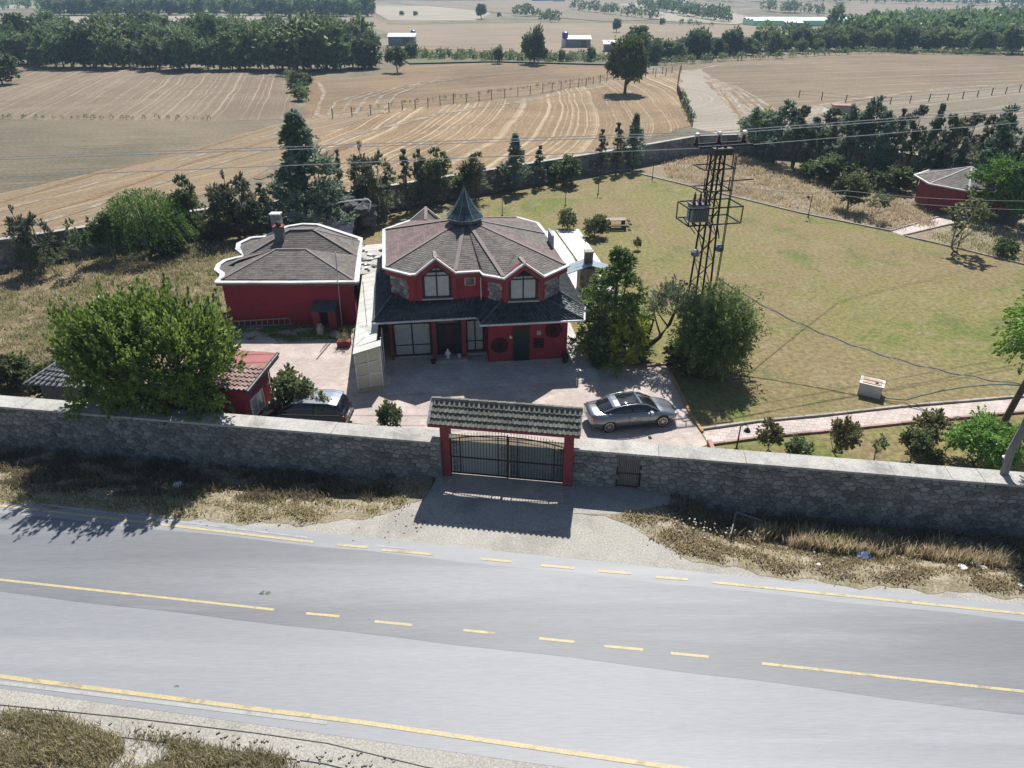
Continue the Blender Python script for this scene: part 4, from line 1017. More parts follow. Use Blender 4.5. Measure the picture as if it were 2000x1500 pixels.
def tiled_hut():
    c = Vector((-22.6, 32.9, 0)); t = thing('hut', c, 'low hut with a grey tiled roof half hidden behind the big left tree', 'hut')
    mb = MB(); mb.box((c.x, c.y, 1.0), (3.6, 2.2, 2.0), ang); mb.build('wall', m_mortar, t)
    q = [c+D*(sx*2.3)+NRM*(sy*1.6)+Vector((0, 0, 2.02)) for sx, sy in ((-1,-1), (1,-1), (1,1), (-1,1))]
    r0, r1 = c-D*.9+Vector((0,0,2.8)), c+D*.9+Vector((0,0,2.8))
    mm = M('grey ribbed tile', (.25,.26,.26,1), (.17,.175,.175,1), scale=3, rough=.7, tint=.2, fine=.3)
    tile_slope(t, r0, r1, q[0], q[1], 14, 6, mm, limit=84); tile_slope(t, r1, r0, q[2], q[3], 14, 6, mm, limit=0)
    mp = M('pinkish roof sheet', (.33,.2,.18,1), (.27,.17,.15,1), rough=.8, fine=.2)
    for tri in ([q[1], q[2], r1], [q[3], q[0], r0]): mb = MB(); mb.plate(tri, .05); mb.build('roof_sheet', mp, t)
tiled_hut()

def kiosk():
    c = Vector((45.6, 72.0, 0)); t = thing('garden_room', c, 'eight-sided dark red garden room with a grey roof at the far right', 'building')
    r8 = lambda r_, z, k: Vector((c.x+r_*math.cos(k*math.pi/4+.3), c.y+r_*math.sin(k*math.pi/4+.3), z))
    for k in range(8):
        a, b = r8(4.0, 0, k), r8(4.0, 0, k+1); up = Vector((0, 0, 2.6)); mb = MB(); mb.plate([a, b, b+up, a+up][::-1], .15); mb.build('wall', m_redd, t)
        mb = MB(); A_, B_ = a.lerp(b, .2), a.lerp(b, .8); o_ = ((a+b)/2-c).normalized()*.03; mb.plate([A_+o_+up*.08, B_+o_+up*.08, B_+o_+up*.85, A_+o_+up*.85], .03); mb.build('window', m_glass, t)
        mb = MB(); e0, e1, ap = r8(4.75, 2.55, k), r8(4.75, 2.55, k+1), c+Vector((0,0,3.9)); mb.plate([e0, e1, ap], .05); rs = mb.build('roof_panel', m_shingle, t)
        mb = MB(); shingles(mb, [e0, e1, ap], .45, .3, k); o = mb.build('shingling', m_shingle, rs); o['kind'] = 'stuff'
        mb = MB(); mb.bar(e0, e1, .2, .12); mb.build('eave_cap', m_whitep, t)
        mb = MB(); mb.bar(e0+Vector((0,0,.03)), ap+Vector((0,0,.03)), .16, .04); mb.build('ridge_strip', m_concrete, t)
kiosk()

def fireplace():
    c = P(1146, 566); c.z = 0; t = thing('barbecue', c, 'stone garden barbecue with a chimney and a pale gabled hood on the white terrace', 'barbecue')
    m_sb = M('brown rubble', (.24,.21,.17,1), (.15,.135,.115,1), scale=3, rough=.9, bump=.02, bscale=12, tint=.4, fine=.4)
    mb = MB(); mb.box(c+Vector((0,0,.9)), (1.35, 1.1, 1.8), TH); mb.build('body', m_sb, t)
    stonework(t, c-EX*.67-EY*.55, EX, -EY, 0, 1.34, .02, 1.75, .27, .2, m_sb, .04, (), 5)
    mb = MB(); mb.box(c+Vector((0,0,2.3)), (.55, .55, 1.3), TH); mb.build('chimney', m_sb, t)
    mb = MB(); mb.box(c+Vector((0,0,2.99)), (.66, .66, .08), TH); mb.build('chimney_cap', m_concrete, t)
    mh = M('pale blue grey sheet', (.30,.36,.40,1), (.22,.27,.30,1), scale=2, rough=.4, fine=.2)
    for s in (-1, 1):
        for k in range(3):
            w0, w1 = -.8+k*.54, -.8+k*.54+.5; mb = MB(); a_, b_ = c+EY*w0, c+EY*w1
            q = [a_+Vector((0,0,2.2)), b_+Vector((0,0,2.2)), b_+EX*(s*1.65)+Vector((0,0,1.62)), a_+EX*(s*1.65)+Vector((0,0,1.62))]
            mb.plate(q if s < 0 else q[::-1], .05); mb.build('hood_panel', mh, t)
fireplace()

# ------------------------------------------------------------ far farm buildings
def far_shed(px, py, wm, dm, hm, label, wallm, roofm, tank=None, cat='shed', name='farm_shed', rz=0):
    c = P(px, py); c.z = hgt(c.x, c.y); t = thing(name, c, label, cat)
    mb = MB(); mb.box(c+Vector((0,0,hm/2)), (wm, dm, hm), rz); mb.build('wall', wallm, t)
    mb = MB(); co, si = math.cos(rz), math.sin(rz); f = lambda x, y, z: c+Vector((x*co-y*si, x*si+y*co, z))
    a, b = wm/2+.4, dm/2+.4
    mb.plate([f(-a,-b,hm+.05), f(a,-b,hm+.05), f(a,b,hm+.9), f(-a,b,hm+.9)], .12); mb.build('roof', roofm, t)
    mb = MB(); mb.box(f(wm*.2, -dm/2-.03, hm*.42), (wm*.22, .05, hm*.75), rz); mb.build('door', m_glass, t)
    if tank:
        q = P(*tank[:2]); q.z = hgt(q.x, q.y); k = thing('water_tank', q, tank[3], 'tank'); s = tank[2]
        mb = MB(); mb.lathe([(1.3*s,0),(1.3*s,2.6*s),(.5*s,3.1*s)], 12, q); mb.build('lower_drum', tank[4], k)
        mb = MB(); mb.lathe([(1.15*s,3.1*s),(1.15*s,5.0*s),(.4*s,5.4*s)], 12, q); mb.build('drum', M('blue plastic', (.03,.08,.34,1), rough=.4), k)
m_wr = M('white sheet roof', (.72,.73,.75,1), rough=.35); m_gw = M('grey blue shed wall', (.22,.27,.31,1), (.17,.2,.23,1), rough=.7)
m_bt = M('pale drum', (.55,.6,.65,1), rough=.5)
far_shed(786, 88, 9, 5, 2.8, 'grey farm shed with white roof at the right end of the left wood', m_gw, m_wr, (808, 84, .8, 'blue water tank beside the grey shed at the wood', m_bt))
far_shed(1130, 92, 7.6, 4.5, 2.6, 'white roofed farm shed beside a blue tank across the fields', m_gw, m_wr, (1103, 92, .9, 'blue tank on a pale drum left of the white roofed shed', m_bt))
far_shed(1196, 100, 5.5, 3.5, 2.2, 'low white roof half hidden behind the lone oak', m_gw, m_wr)
far_shed(1548, 53, 8, 6, 3, 'small grey barn in front of the green greenhouses', m_gw, m_wr)
far_shed(184, 31, 24, 10, 2.6, 'long low white building beyond the left wood', m_whitep, m_wr, name='farm_building', cat='building')
def far_block(px, py, wm, dm, hm, label, wallm, roofm, name, cat, rz=0, bays=1):
    c = P(px, py); c.z = hgt(c.x, c.y); t = thing(name, c, label, cat); co, si = math.cos(rz), math.sin(rz)
    mb = MB(); mb.box(c+Vector((0,0,hm/2)), (wm, dm, hm), rz); mb.build('wall', wallm, t)
    for i in range(bays):
        y0, y1 = -dm/2+dm*i/bays, -dm/2+dm*(i+1)/bays; f = lambda x, y, z: c+Vector((x*co-y*si, x*si+y*co, z)); ym = (y0+y1)/2
        mb = MB(); mb.plate([f(-wm/2,y0,hm+.02), f(wm/2,y0,hm+.02), f(wm/2,ym,hm+hm*.35), f(-wm/2,ym,hm+hm*.35)], .2); mb.plate([f(-wm/2,ym,hm+hm*.35), f(wm/2,ym,hm+hm*.35), f(wm/2,y1,hm+.02), f(-wm/2,y1,hm+.02)], .2); mb.build('roof', roofm, t)
m_green = M('pale green sheeting', (.36,.66,.46,1), (.42,.70,.50,1), rough=.5)
far_block(1568, 43, 60, 20, 2.8, 'long pale green greenhouse far to the right', m_green, m_green, 'greenhouse', 'greenhouse', bays=3)
far_block(1520, 41, 22, 12, 2.8, 'short pale green greenhouse left of the long one', m_green, m_green, 'greenhouse', 'greenhouse', bays=1)
far_block(500, 6, 75, 30, 6, 'long white roofed warehouse behind the far conifer belt', m_whitep, m_wr, 'warehouse', 'warehouse', bays=2)
far_block(640, 1, 50, 24, 5, 'white roofed hall at the far left right of the warehouse', m_whitep, m_wr, 'warehouse', 'warehouse')
far_block(1063, 3, 26, 14, 6, 'bright blue shed on the far plain', M('blue sheeting', (.05,.16,.5,1), rough=.6), M('blue sheeting roof', (.08,.22,.6,1), rough=.6), 'farm_shed', 'shed')
far_block(1092, 4.5, 12, 9, 4, 'small white building right of the bright blue shed', m_whitep, m_wr, 'farm_building', 'building')
c_ = P(1645, 220); t_ = thing('brick_shed', c_, 'low rust red roofed shelter behind the right hand pines', 'shed')
mb = MB(); mb.box(c_+Vector((0,0,.6)), (3.4, 2.0, 1.2), -.15); mb.build('wall', m_concrete, t_)
mb = MB(); mb.box(c_+Vector((0,0,1.28)), (3.9, 2.5, .12), -.15); mb.build('roof', M('rust roof', (.36,.2,.14,1), (.28,.14,.1,1), rough=.8), t_)
# ============================================================ vegetation
def unit(v): return v/np.maximum(np.linalg.norm(v, axis=-1, keepdims=True), 1e-9)
def leaves(C, DIR, size, aspect, rng, tint, flat=0.0):
    """diamond leaves at C, long axis near DIR"""
    n = len(C); a = unit(DIR+rng.normal(0, .45, (n, 3))); b = rng.normal(0, 1, (n, 3)); b[:, 2] *= (1-flat)
    b = unit(b-a*np.sum(a*b, 1, keepdims=True)); s = (size*rng.uniform(.6, 1.35, n))[:, None]
    V = np.stack([C-a*s*.5, C+b*s*aspect*.5, C+a*s*.5, C-b*s*aspect*.5], 1).reshape(-1, 3)
    return V, tint
def shoots(S, Dr, L, per, spread, size, aspect, rng, curve=0.0, tintn=.25, flat=0.0):
    """leaves strung along shoots: starts S, directions Dr, lengths L"""
    n = len(S); Dr = unit(Dr); L = np.broadcast_to(L, n)
    t = rng.uniform(0, 1, (n, per)); 
    P_ = S[:, None]+Dr[:, None]*(t*L[:, None])[..., None]
    P_[..., 2] += curve*(t**2)*L[:, None]
    off = rng.normal(0, 1, (n, per, 3))*spread*(1.15-t)[..., None]
    C = (P_+off).reshape(-1, 3); base = rng.uniform(0, 1, n)
    T = np.clip(base[:, None]*(1-tintn)+rng.uniform(0, 1, (n, per))*tintn*1.6-.1*tintn, 0, 1).reshape(-1)
    DD = (Dr[:, None]+off/np.maximum(spread, 1e-3)*.35).reshape(-1, 3)
    return leaves(C, DD, size, aspect, rng, T, flat)
def sphere_dirs(n, rng, up=-1):
    z = rng.uniform(up, 1, n); a = rng.uniform(0, 2*np.pi, n); r = np.sqrt(1-z*z)
    return np.stack([r*np.cos(a), r*np.sin(a), z], 1)
def limbs(mb, base, top, ends, r0, rng, seg=5, wob=.12, r1=None):
    base, top = np.array(base, float), np.array(top, float); pts = [base+(top-base)*k/seg+np.append(rng.normal(0, wob, 2), 0)*(0 < k) for k in range(seg+1)]
    r1 = r1 or r0*.35
    mb.tube([Vector(p) for p in pts], [r0+(r1-r0)*k/seg for k in range(seg+1)], 7)
    for e in ends:
        k = rng.integers(1, seg); s = pts[k]; e = np.array(e); m = (s+e)/2+np.append(rng.normal(0, .15, 2), .1*np.linalg.norm(e-s)*.5)
        rr = (r0+(r1-r0)*k/seg)*.55; mb.tube([Vector(s), Vector(m), Vector(e)], [rr, rr*.6, rr*.2], 5)
PROTO = {}
def make_tree(key, name, crown_name, leafm, barkm, V, T, mb, cat='tree'):
    root = bpy.data.objects.new(name, None); sc.collection.objects.link(root); root['category'] = cat
    mb.build('trunk', barkm, root)
    link(crown_name, np_mesh(crown_name, V, 4, leafm, T), root)
    PROTO[key] = root; return root
def cat_(*vt): return np.concatenate([v for v, t in vt]), np.concatenate([t for v, t in vt])

L_oak = leafmat('oak leaf', (0.064,0.097,0.031,1), (0.143,0.182,0.064,1), trans=.4)
L_big = leafmat('bright leaf', (0.097,0.168,0.031,1), (0.270,0.412,0.090,1), trans=.5, rough=.42, spec=.5)
L_con = leafmat('conifer needle', (0.093,0.138,0.093,1), (0.239,0.299,0.217,1), trans=.4)
L_con2 = leafmat('grey green conifer needle', (0.101,0.120,0.075,1), (0.234,0.254,0.163,1), trans=.4)
L_bush = leafmat('bush leaf', (0.083,0.110,0.047,1), (0.193,0.235,0.103,1), trans=.45)
L_dk = leafmat('dark wood leaf', (0.062,0.099,0.040,1), (0.162,0.213,0.090,1), trans=.4, var=.8)
L_wil = leafmat('willow leaf', (.065,.12,.022,1), (.17,.26,.06,1), trans=.42)
L_yel = leafmat('yellow green leaf', (0.152,0.202,0.032,1), (0.354,0.392,0.076,1), trans=.5)
L_dry = leafmat('dry leaf', (.15,.13,.06,1), (.30,.27,.13,1), trans=.35)

def broad(key, seed, hgt_, rad, trunk_h, nclump, per, size, leafm=None, barkm=None, name='tree', cr='crown', squash=.8, aspect=.55, shl=.7, nsh=14, tr=.18, cat='tree', up=.25, low=-.75):
    rng = np.random.default_rng(seed); cz = (hgt_+trunk_h)/2; rz = (hgt_-trunk_h)/2
    d = sphere_dirs(nclump, rng, low); q = rng.uniform(.45, .86, nclump)[:, None]
    C = d*q*np.array([rad, rad, rz])+np.array([0, 0, cz]); cr_ = rng.uniform(.26, .42, nclump)*min(rad, rz)
    VT = []
    for c, r in zip(C, cr_):
        dd = unit(sphere_dirs(nsh, rng)+np.array([0, 0, up])); S = c+dd*r*.35
        VT.append(shoots(S, dd, r*shl*1.3, per, r*.16, size, aspect, rng))
    V, T = cat_(*VT); mb = MB(); limbs(mb, (0, 0, -.1), (0, 0, cz+rz*.2), C[:14], tr, rng)
    return make_tree(key, name, cr, leafm or L_oak, barkm or m_bark, V, T, mb, cat)
def conifer(key, seed, hgt_, rad, low, nlev, nper, per, size, leafm=None, name='conifer', power=1.0, ragged=.35, droop=-.25, tops=1, cat='conifer', tr=.14):
    rng = np.random.default_rng(seed); VT = []; mb = MB()
    tp = [(0, 0, 1.0)]+[(rng.uniform(-.4, .4)*rad, rng.uniform(-.4, .4)*rad, rng.uniform(.7, .92)) for _ in range(tops-1)]
    for tx, ty, th in tp:
        H_ = hgt_*th
        for i in range(nlev):
            f = i/nlev; z = low+(H_-low)*f; rr = rad*(1-f)**power*(.55+.45*min(1, f*6+.3))*(1 if tops == 1 else .7)+.12
            k = max(4, int(nper*(1-f*.6))); a = rng.uniform(0, 2*np.pi, k); el = rng.normal(.12+f*.6, .22, k)
            L = rr*rng.uniform(1-ragged*1.4, 1+ragged*.5, k)
            D_ = np.stack([np.cos(a), np.sin(a), el], 1); c = np.array([tx*(1-f*.1), ty*(1-f*.1), z+rng.uniform(-.1, .1)])
            S = c+unit(D_)*(L*.15)[:, None]
            VT.append(shoots(S, D_, L*.88, per, .11+rr*.08, size, .38, rng, curve=droop*.5))
        mb.tube([Vector((0, 0, -.1)), Vector((tx*.5, ty*.5, H_*.4)), Vector((tx, ty, H_*.97))], [tr, tr*.7, .02], 6)
    V, T = cat_(*VT); return make_tree(key, name, 'crown', leafm or L_con, m_bark, V, T, mb, cat)

def ragged(key, seed, hgt_, rad, low, ncl, nsh, per, size, leafm=None, name='conifer', power=.8, tr=.13, tops=1, aspect=.36, shl=.55, crf=.30, cat='conifer', up=.45, trunks=1):
    """uneven conifer: needle clumps packed loosely in a leaning cone, a few leaders on top"""
    rng = np.random.default_rng(seed); VT = []; mb = MB(); ends = []
    leads = [(rng.uniform(-.45, .45)*rad*(tops > 1), rng.uniform(-.45, .45)*rad*(tops > 1), 1-.13*k-rng.uniform(0, .06)) for k in range(tops)]
    for i in range(ncl):
        lx, ly, lh = leads[i % tops]; f = rng.uniform(0, 1)**.85; H_ = hgt_*lh; z = low+(H_-low)*f
        rr = rad*((1-f)**power)*rng.uniform(.55, 1.12)/(1 if tops == 1 else 1.25); a = rng.uniform(0, 2*np.pi); q = rng.uniform(.25, 1.0)
        c = np.array([lx+math.cos(a)*rr*q, ly+math.sin(a)*rr*q, z]); cr = max(.16, rad*crf*(1-f*.65)*rng.uniform(.7, 1.3)); ends.append(c)
        dd = unit(sphere_dirs(nsh, rng)*np.array([1, 1, .7])+np.array([math.cos(a)*.5, math.sin(a)*.5, up])); VT.append(shoots(c+dd*cr*.2, dd, cr*shl*2.2, per, cr*.14, size, aspect, rng, tintn=.35))
    for k, (lx, ly, lh) in enumerate(leads):
        S = np.tile([lx, ly, hgt_*lh*.9], (5, 1)).astype(float); VT.append(shoots(S, rng.normal(0, .18, (5, 3))+np.array([0, 0, 1]), hgt_*.10, per, .06, size, aspect, rng))
        limbs(mb, (lx*.3, ly*.3, -.1), (lx, ly, hgt_*lh*.95), ends[k::tops][:9], tr if tops == 1 else tr*.7, rng, wob=.06, r1=.02)
    V, T = cat_(*VT); return make_tree(key, name, 'crown', leafm or L_con, m_bark, V, T, mb, cat)
# ---- prototypes
ragged('conA', 1, 6, 1.7, .5, 60, 14, 13, .26, power=.75)
ragged('conB', 2, 6, 2.0, .9, 60, 13, 12, .27, tops=3, power=.65)
ragged('conC', 3, 6, 1.3, .9, 34, 11, 11, .26, leafm=L_con2, power=.8)
ragged('conD', 4, 6, 2.4, .8, 74, 13, 12, .28, tops=4, power=.5, leafm=L_con2)
ragged('cedar', 5, 9, 3.9, .6, 150, 13, 15, .26, power=1.0, tr=.26, crf=.2)
ragged('pineA', 6, 7, 2.1, 2.7, 46, 13, 13, .28, leafm=L_con2, tops=3, power=.35)
ragged('pineB', 7, 7, 2.3, 2.3, 52, 12, 12, .28, leafm=L_con, tops=2, power=.55)
ragged('conE', 8, 6, 2.2, 1.2, 56, 12, 12, .27, tops=2, power=.45, leafm=leafmat('light conifer needle', (0.078,0.108,0.048,1), (0.192,0.228,0.108,1), trans=.45))
broad('oakA', 11, 9, 4.4, 1.5, 60, 18, .44, tr=.32, nsh=18)
broad('woodA', 12, 9, 3.9, -.8, 40, 10, .62, leafm=L_dk, nsh=12)
broad('woodB', 13, 8, 3.3, -.8, 34, 10, .62, leafm=L_dk, nsh=12)
broad('woodC', 14, 7, 3.6, -.6, 34, 10, .65, leafm=L_bush, nsh=12)
broad('farA', 15, 8, 3.4, -.5, 20, 7, 1.0, leafm=L_dk, nsh=9)
broad('farB', 16, 6, 4.0, -.5, 20, 6, 1.1, leafm=L_dk, nsh=9)
broad('bushA', 17, 1.6, .95, .0, 26, 16, .14, leafm=L_bush, name='bush', nsh=12, tr=.04, cat='bush')
broad('bushB', 18, 1.8, .8, .15, 20, 14, .14, leafm=L_dry, name='bush', nsh=11, tr=.04, cat='bush')
broad('oliveA', 19, 3.0, 1.4, .5, 32, 16, .19, leafm=L_bush, nsh=14, tr=.09, barkm=m_barkp)
broad('sapling', 20, 2.2, .7, .7, 9, 8, .16, leafm=L_bush, nsh=9, tr=.035, barkm=m_barkp)

def flatpos(px, py, dz=0): 
    p = P(px, py); p.z = hgt(p.x, p.y)+dz; return p
def put(key, px, py, hh, label, group=None, wide=1.0, rz=None, name=None, pos=None):
    src = PROTO[key]; p = pos if pos is not None else flatpos(px, py)
    base_h = {'pineB':7,'conE':6,'conA':6,'conB':6,'conC':6,'conD':6,'cedar':9,'pineA':7,'oakA':9,'woodA':9,'woodB':8,'woodC':7,'farA':8,'farB':6,'bushA':1.6,'bushB':1.8,'oliveA':3.0,'sapling':2.2}[key]
    s = hh/base_h; o = place(src, p, rnd.uniform(0, 6.28) if rz is None else rz, s*wide, label, group, sz=s)
    if name: o.name = name
    return o
# ---- row of conifers inside the rear wall, placed along it by position and height
WALLTOP = [(-700,560),(0,470),(100,455),(250,432),(420,408),(560,392),(700,374),(850,350),(1000,326),(1180,298),(1360,267)]
WALLTOP2 = [(1362,266),(1440,264),(1640,282),(1850,312),(2050,345),(2600,430)]
def wall_tree(key, px, topy, off, wid, label, group=None, line=WALLTOP):
    for (x0, y0), (x1, y1) in zip(line, line[1:]):
        if x0 <= px <= x1: wy = y0+(y1-y0)*(px-x0)/(x1-x0)
    q = P(px, wy, 2.3); Y = q.y-off; zt = PY(px, topy, Y).z; b = PY(px, topy, Y); b.z = 0; hh = zt
    bw = {'conA':1.75,'conB':2.1,'conC':1.25,'conD':2.5,'cedar':3.7,'pineA':2.2,'pineB':2.3,'conE':2.2,'sapling':.8,'oliveA':1.4,'bushA':.95}[key]
    bh = {'conA':6,'conB':6,'conC':6,'conD':6,'cedar':9,'pineA':7,'pineB':7,'conE':6,'sapling':2.2,'oliveA':3.0,'bushA':1.6}[key]
    mpp = math.hypot(Y, H)/F; w_ = wid*mpp/2          # half width in metres
    return put(key, 0, 0, hh, label, group, wide=(w_/bw)/(hh/bh), pos=b)
row = [('conD', 34, 392, 1.6, 95, 'straggly dark tree at the far left end of the rear conifer row'),
 ('sapling', 138, 430, 3.5, 60, 'slim pale stemmed young tree in the left shade of the rear wall'),
 ('oliveA', 198, 418, 2.0, 60, 'grey green small tree left of the big weeping willow'),
 ('conE', 366, 335, 1.4, 80, 'yellowish green topped conifer just behind the weeping willow'),
 ('conD', 446, 320, 1.6, 110, 'broad blue green double topped conifer between willow and tall cedar'),
 ('cedar', 572, 215, 2.6, 225, 'tallest blue green cedar of the rear row, between willow and house'),
 ('conC', 656, 285, 1.4, 34, 'thin ragged conifer just right of the tall cedar'),
 ('conD', 718, 268, 1.6, 100, 'wide dark conifer second to the right of the tall cedar'),
 ('conC', 787, 285, 1.4, 46, 'narrow conifer left one of the pair behind the green spire'),
 ('conB', 816, 288, 1.4, 50, 'narrow conifer right one of the pair behind the green spire'),
 ('conE', 866, 285, 1.6, 84, 'round headed conifer directly behind the green spire'),
 ('conE', 936, 292, 1.6, 84, 'light green bushy conifer right of the spire'),
 ('conA', 1006, 264, 1.6, 66, 'dark compact conifer standing above the rear wall at the lawn'),
 ('conC', 1055, 280, 1.4, 36, 'small slim conifer right of the dark compact one'),
 ('bushA', 1102, 302, 2.4, 70, 'low green shrub leaning on the rear wall behind the lawn'),
 ('conC', 1178, 248, 1.4, 36, 'slim ragged conifer left one of the group of three at the rear wall'),
 ('conC', 1210, 235, 1.4, 40, 'middle conifer of the group of three at the rear wall'),
 ('conA', 1244, 224, 1.6, 56, 'full dark conifer right one of the group of three at the rear wall')]
for r_ in row: wall_tree(*r_)
for i, (px, ty, w_, l_) in enumerate([(690,330,50,'left of the wide dark conifer beside the rockery'), (752,330,44,'right of the wide dark conifer beside the rockery'), (905,322,40,'just right of the spire tip'), (972,322,36,'left of the dark compact conifer'), (505,352,50,'left of the tall cedar'), (630,340,46,'between the tall cedar and the thin ragged conifer'), (840,325,36,'just left of the spire tip'), (410,372,50,'right of the weeping willow')]):
    wall_tree('conC', px, ty, 1.3, w_, 'low ragged conifer in the rear row, '+l_, 'low conifers of the rear row')
# ---- weeping willow
def willow():
    rng = np.random.default_rng(31); n = 420; d = sphere_dirs(n, rng, .05); rad = np.array([3.3, 3.0, 2.2])
    S = d*rad*rng.uniform(.5, 1.0, n)[:, None]+np.array([0, 0, 2.3]); D_ = unit(np.stack([d[:, 0], d[:, 1], np.full(n, -.3)], 1)*.6+np.array([.25, 0, -.8]))
    L = np.minimum(S[:, 2]*.85, rng.uniform(1.2, 2.8, n)); VT = [shoots(S, D_, L, 26, .07, .22, .28, rng)]
    S2 = d*rad*.75+np.array([0, 0, 2.4]); VT.append(shoots(S2, d+np.array([0, 0, .2]), .7, 10, .12, .2, .35, rng))
    V, T = cat_(*VT); mb = MB(); limbs(mb, (0, 0, 0), (.2, 0, 2.8), [tuple(x) for x in S[:16]], .22, rng)
    o = make_tree('willow', 'willow_tree', 'crown', L_wil, m_bark, V, T, mb); p = flatpos(300, 492); o.location = p; o.scale = (1.05, 1.05, 1.12)
    tag(o, 'bright green weeping willow left of the annexe at the rear wall')
willow()
for i, (px, py, k, hh, lab) in enumerate([(250,478,'bushA',2.4,'dark undergrowth shrub at the left foot of the weeping willow'), (420,466,'bushB',2.0,'greyish dry shrub between willow and annexe'), (98,505,'bushA',1.8,'dark low shrub beside the leftmost straggly tree'), (395,455,'bushA',2.6,'dark shrub under the right side of the willow'), (330,500,'bushA',1.6,'low shrub in front of the willow')]):
    put(k, px, py, hh, lab, wide=1.4)

# ---- big tree at the left by the road wall
def big_tree():
    rng = np.random.default_rng(41); n = 1150
    d = sphere_dirs(n, rng, -.35); q = rng.uniform(.42, 1.0, n)**.7
    rad = np.array([4.1, 2.6, 2.35]); lump = 1+.14*np.sin(d[:, 0]*6+1)*np.cos(d[:, 1]*5)
    S = d*rad*(q*lump)[:, None]*.82+np.array([0, 0, 3.45]); D_ = unit(d*.8+np.array([0, 0, .75])); L = rng.uniform(.45, 1.05, n)
    VT = [shoots(S, D_, L, 30, .13, .18, .55, rng, tintn=.5)]
    m = 60; a = rng.uniform(0, 2*np.pi, m); S2 = np.stack([np.cos(a)*3.6*rng.uniform(.3, 1, m), np.sin(a)*2.2*rng.uniform(.2, 1, m), rng.uniform(4.3, 5.1, m)], 1)
    VT.append(shoots(S2, np.stack([np.cos(a)*.2, np.sin(a)*.2, np.ones(m)], 1), 1.15, 34, .10, .18, .6, rng))
    m = 200; S3 = np.stack([rng.uniform(-3.4, 3.1, m), rng.uniform(-1.3, .6, m), rng.uniform(1.7, 2.7, m)], 1)
    VT.append(shoots(S3, np.tile([0, -.3, -.1], (m, 1))+rng.normal(0, .4, (m, 3)), .7, 24, .13, .19, .55, rng))
    V, T = cat_(*VT); mb = MB(); ends = S[rng.choice(n, 46)]
    for k in range(5):
        b = np.array([(k-2)*.25, 0, 0]); e = np.array([(k-2)*1.3, rng.uniform(-.8, .8), 4.2]); limbs(mb, b, e, ends[k*9:k*9+9], .13, rng, wob=.08)
    o = make_tree('big', 'leafy_tree', 'crown', L_big, m_barkp, V, T, mb)
    o.location = (-17.2, 29.9, 0); o.rotation_euler.z = R(-6); o.scale = (1.14, 1.1, 1.27)
    tag(o, 'big bright green leafy tree spreading over the stone wall at the left')
big_tree()

# ---- trees right of the house
def fir_group():
    rng = np.random.default_rng(51)
    ragged('firX', 52, 7.6, 3.3, .2, 125, 14, 16, .19, crf=.19, leafm=leafmat('fresh conifer needle', (0.098,0.149,0.041,1), (0.269,0.337,0.105,1), trans=.5), power=.62, tr=.16)
    o = PROTO['firX']; o.location = P(1195, 690); o.scale = (1.05, .9, .9); tag(o, 'tall light green conifer at the right corner of the house')
fir_group()
broad('goldB', 53, 2.7, 1.55, .1, 26, 14, .15, leafm=L_yel, name='bush', nsh=14, tr=.05, cat='bush')
o = PROTO['goldB']; o.location = P(1218, 712); o.scale = (1.0, .8, 1.25); tag(o, 'golden green rounded conifer bush in front of the tall light green conifer')
broad('ivy', 54, 3.0, 1.4, .2, 22, 14, .15, leafm=L_bush, name='bush', nsh=14, tr=.05, cat='bush')
o = PROTO['ivy']; o.location = P(1150, 668); o.scale = (1.15, 1.15, 1.25); tag(o, 'climbing green bush with reddish shoots against the right side of the house')
broad('dense', 55, 5.6, 3.0, -.6, 130, 30, .15, leafm=leafmat('olive green leaf', (0.083,0.120,0.041,1), (0.209,0.261,0.098,1), trans=.45), nsh=18, tr=.2, low=-.9)
o = PROTO['dense']; o.location = P(1385, 724); o.scale = (.80, .8, .93); tag(o, 'large dense rounded dark green tree at the foot of the pylon')
def bent_pine():
    rng = np.random.default_rng(57); mb = MB()
    path = [(0, 0, 0), (.55, .1, .7), (1.25, .2, 1.35), (1.75, .2, 2.2), (2.0, .2, 3.1), (2.1, .2, 3.9)]; mb.tube([Vector(p) for p in path], [.17, .15, .13, .11, .08, .04], 8)
    br = [(.45, .05, .75), (.55, 0, 1.7), (.75, 0, 2.6)]; mb.tube([Vector(p) for p in br], [.10, .08, .04], 7)
    br = [(1.3, .2, 1.4), (1.0, .3, 2.2), (.75, .2, 3.0)]; mb.tube([Vector(p) for p in br], [.07, .05, .02], 6)
    br = [(1.7, .2, 2.0), (1.25, 0, 2.6), (.7, -.1, 3.4)]; mb.tube([Vector(p) for p in br], [.06, .04, .02], 6)
    n = 260; d = sphere_dirs(n, rng, -.3); S = d*np.array([1.45, 1.2, 1.5])*rng.uniform(.35, .9, n)[:, None]+np.array([1.8, .2, 3.3])
    V, T = shoots(S, unit(d+np.array([0, 0, .8])), .6, 20, .08, .17, .3, rng)
    o = make_tree('bent', 'pine_tree', 'crown', L_con2, M('brown bark', (.12,.085,.055,1), (.07,.05,.035,1), scale=5, rough=.95), V, T, mb)
    o.location = P(1245, 700); tag(o, 'pine with a bent forked bare trunk between the light conifer and the dense tree')
bent_pine()
put('oliveA', 1180, 704, 2.6, 'dark bush filling the gap beneath the light green conifer beside the house', wide=1.3)
put('oliveA', 1245, 690, 2.2, 'dark bush between golden bush and the bent pine trunk', wide=.8)
put('bushA', 1330, 716, 1.8, 'dark low shrub at the left foot of the dense round tree', wide=1.3)
# low plants along the bed at the house corner
put('bushA', 1165, 716, .7, 'small bright green plant at the corner of the pale patio', wide=1.2)
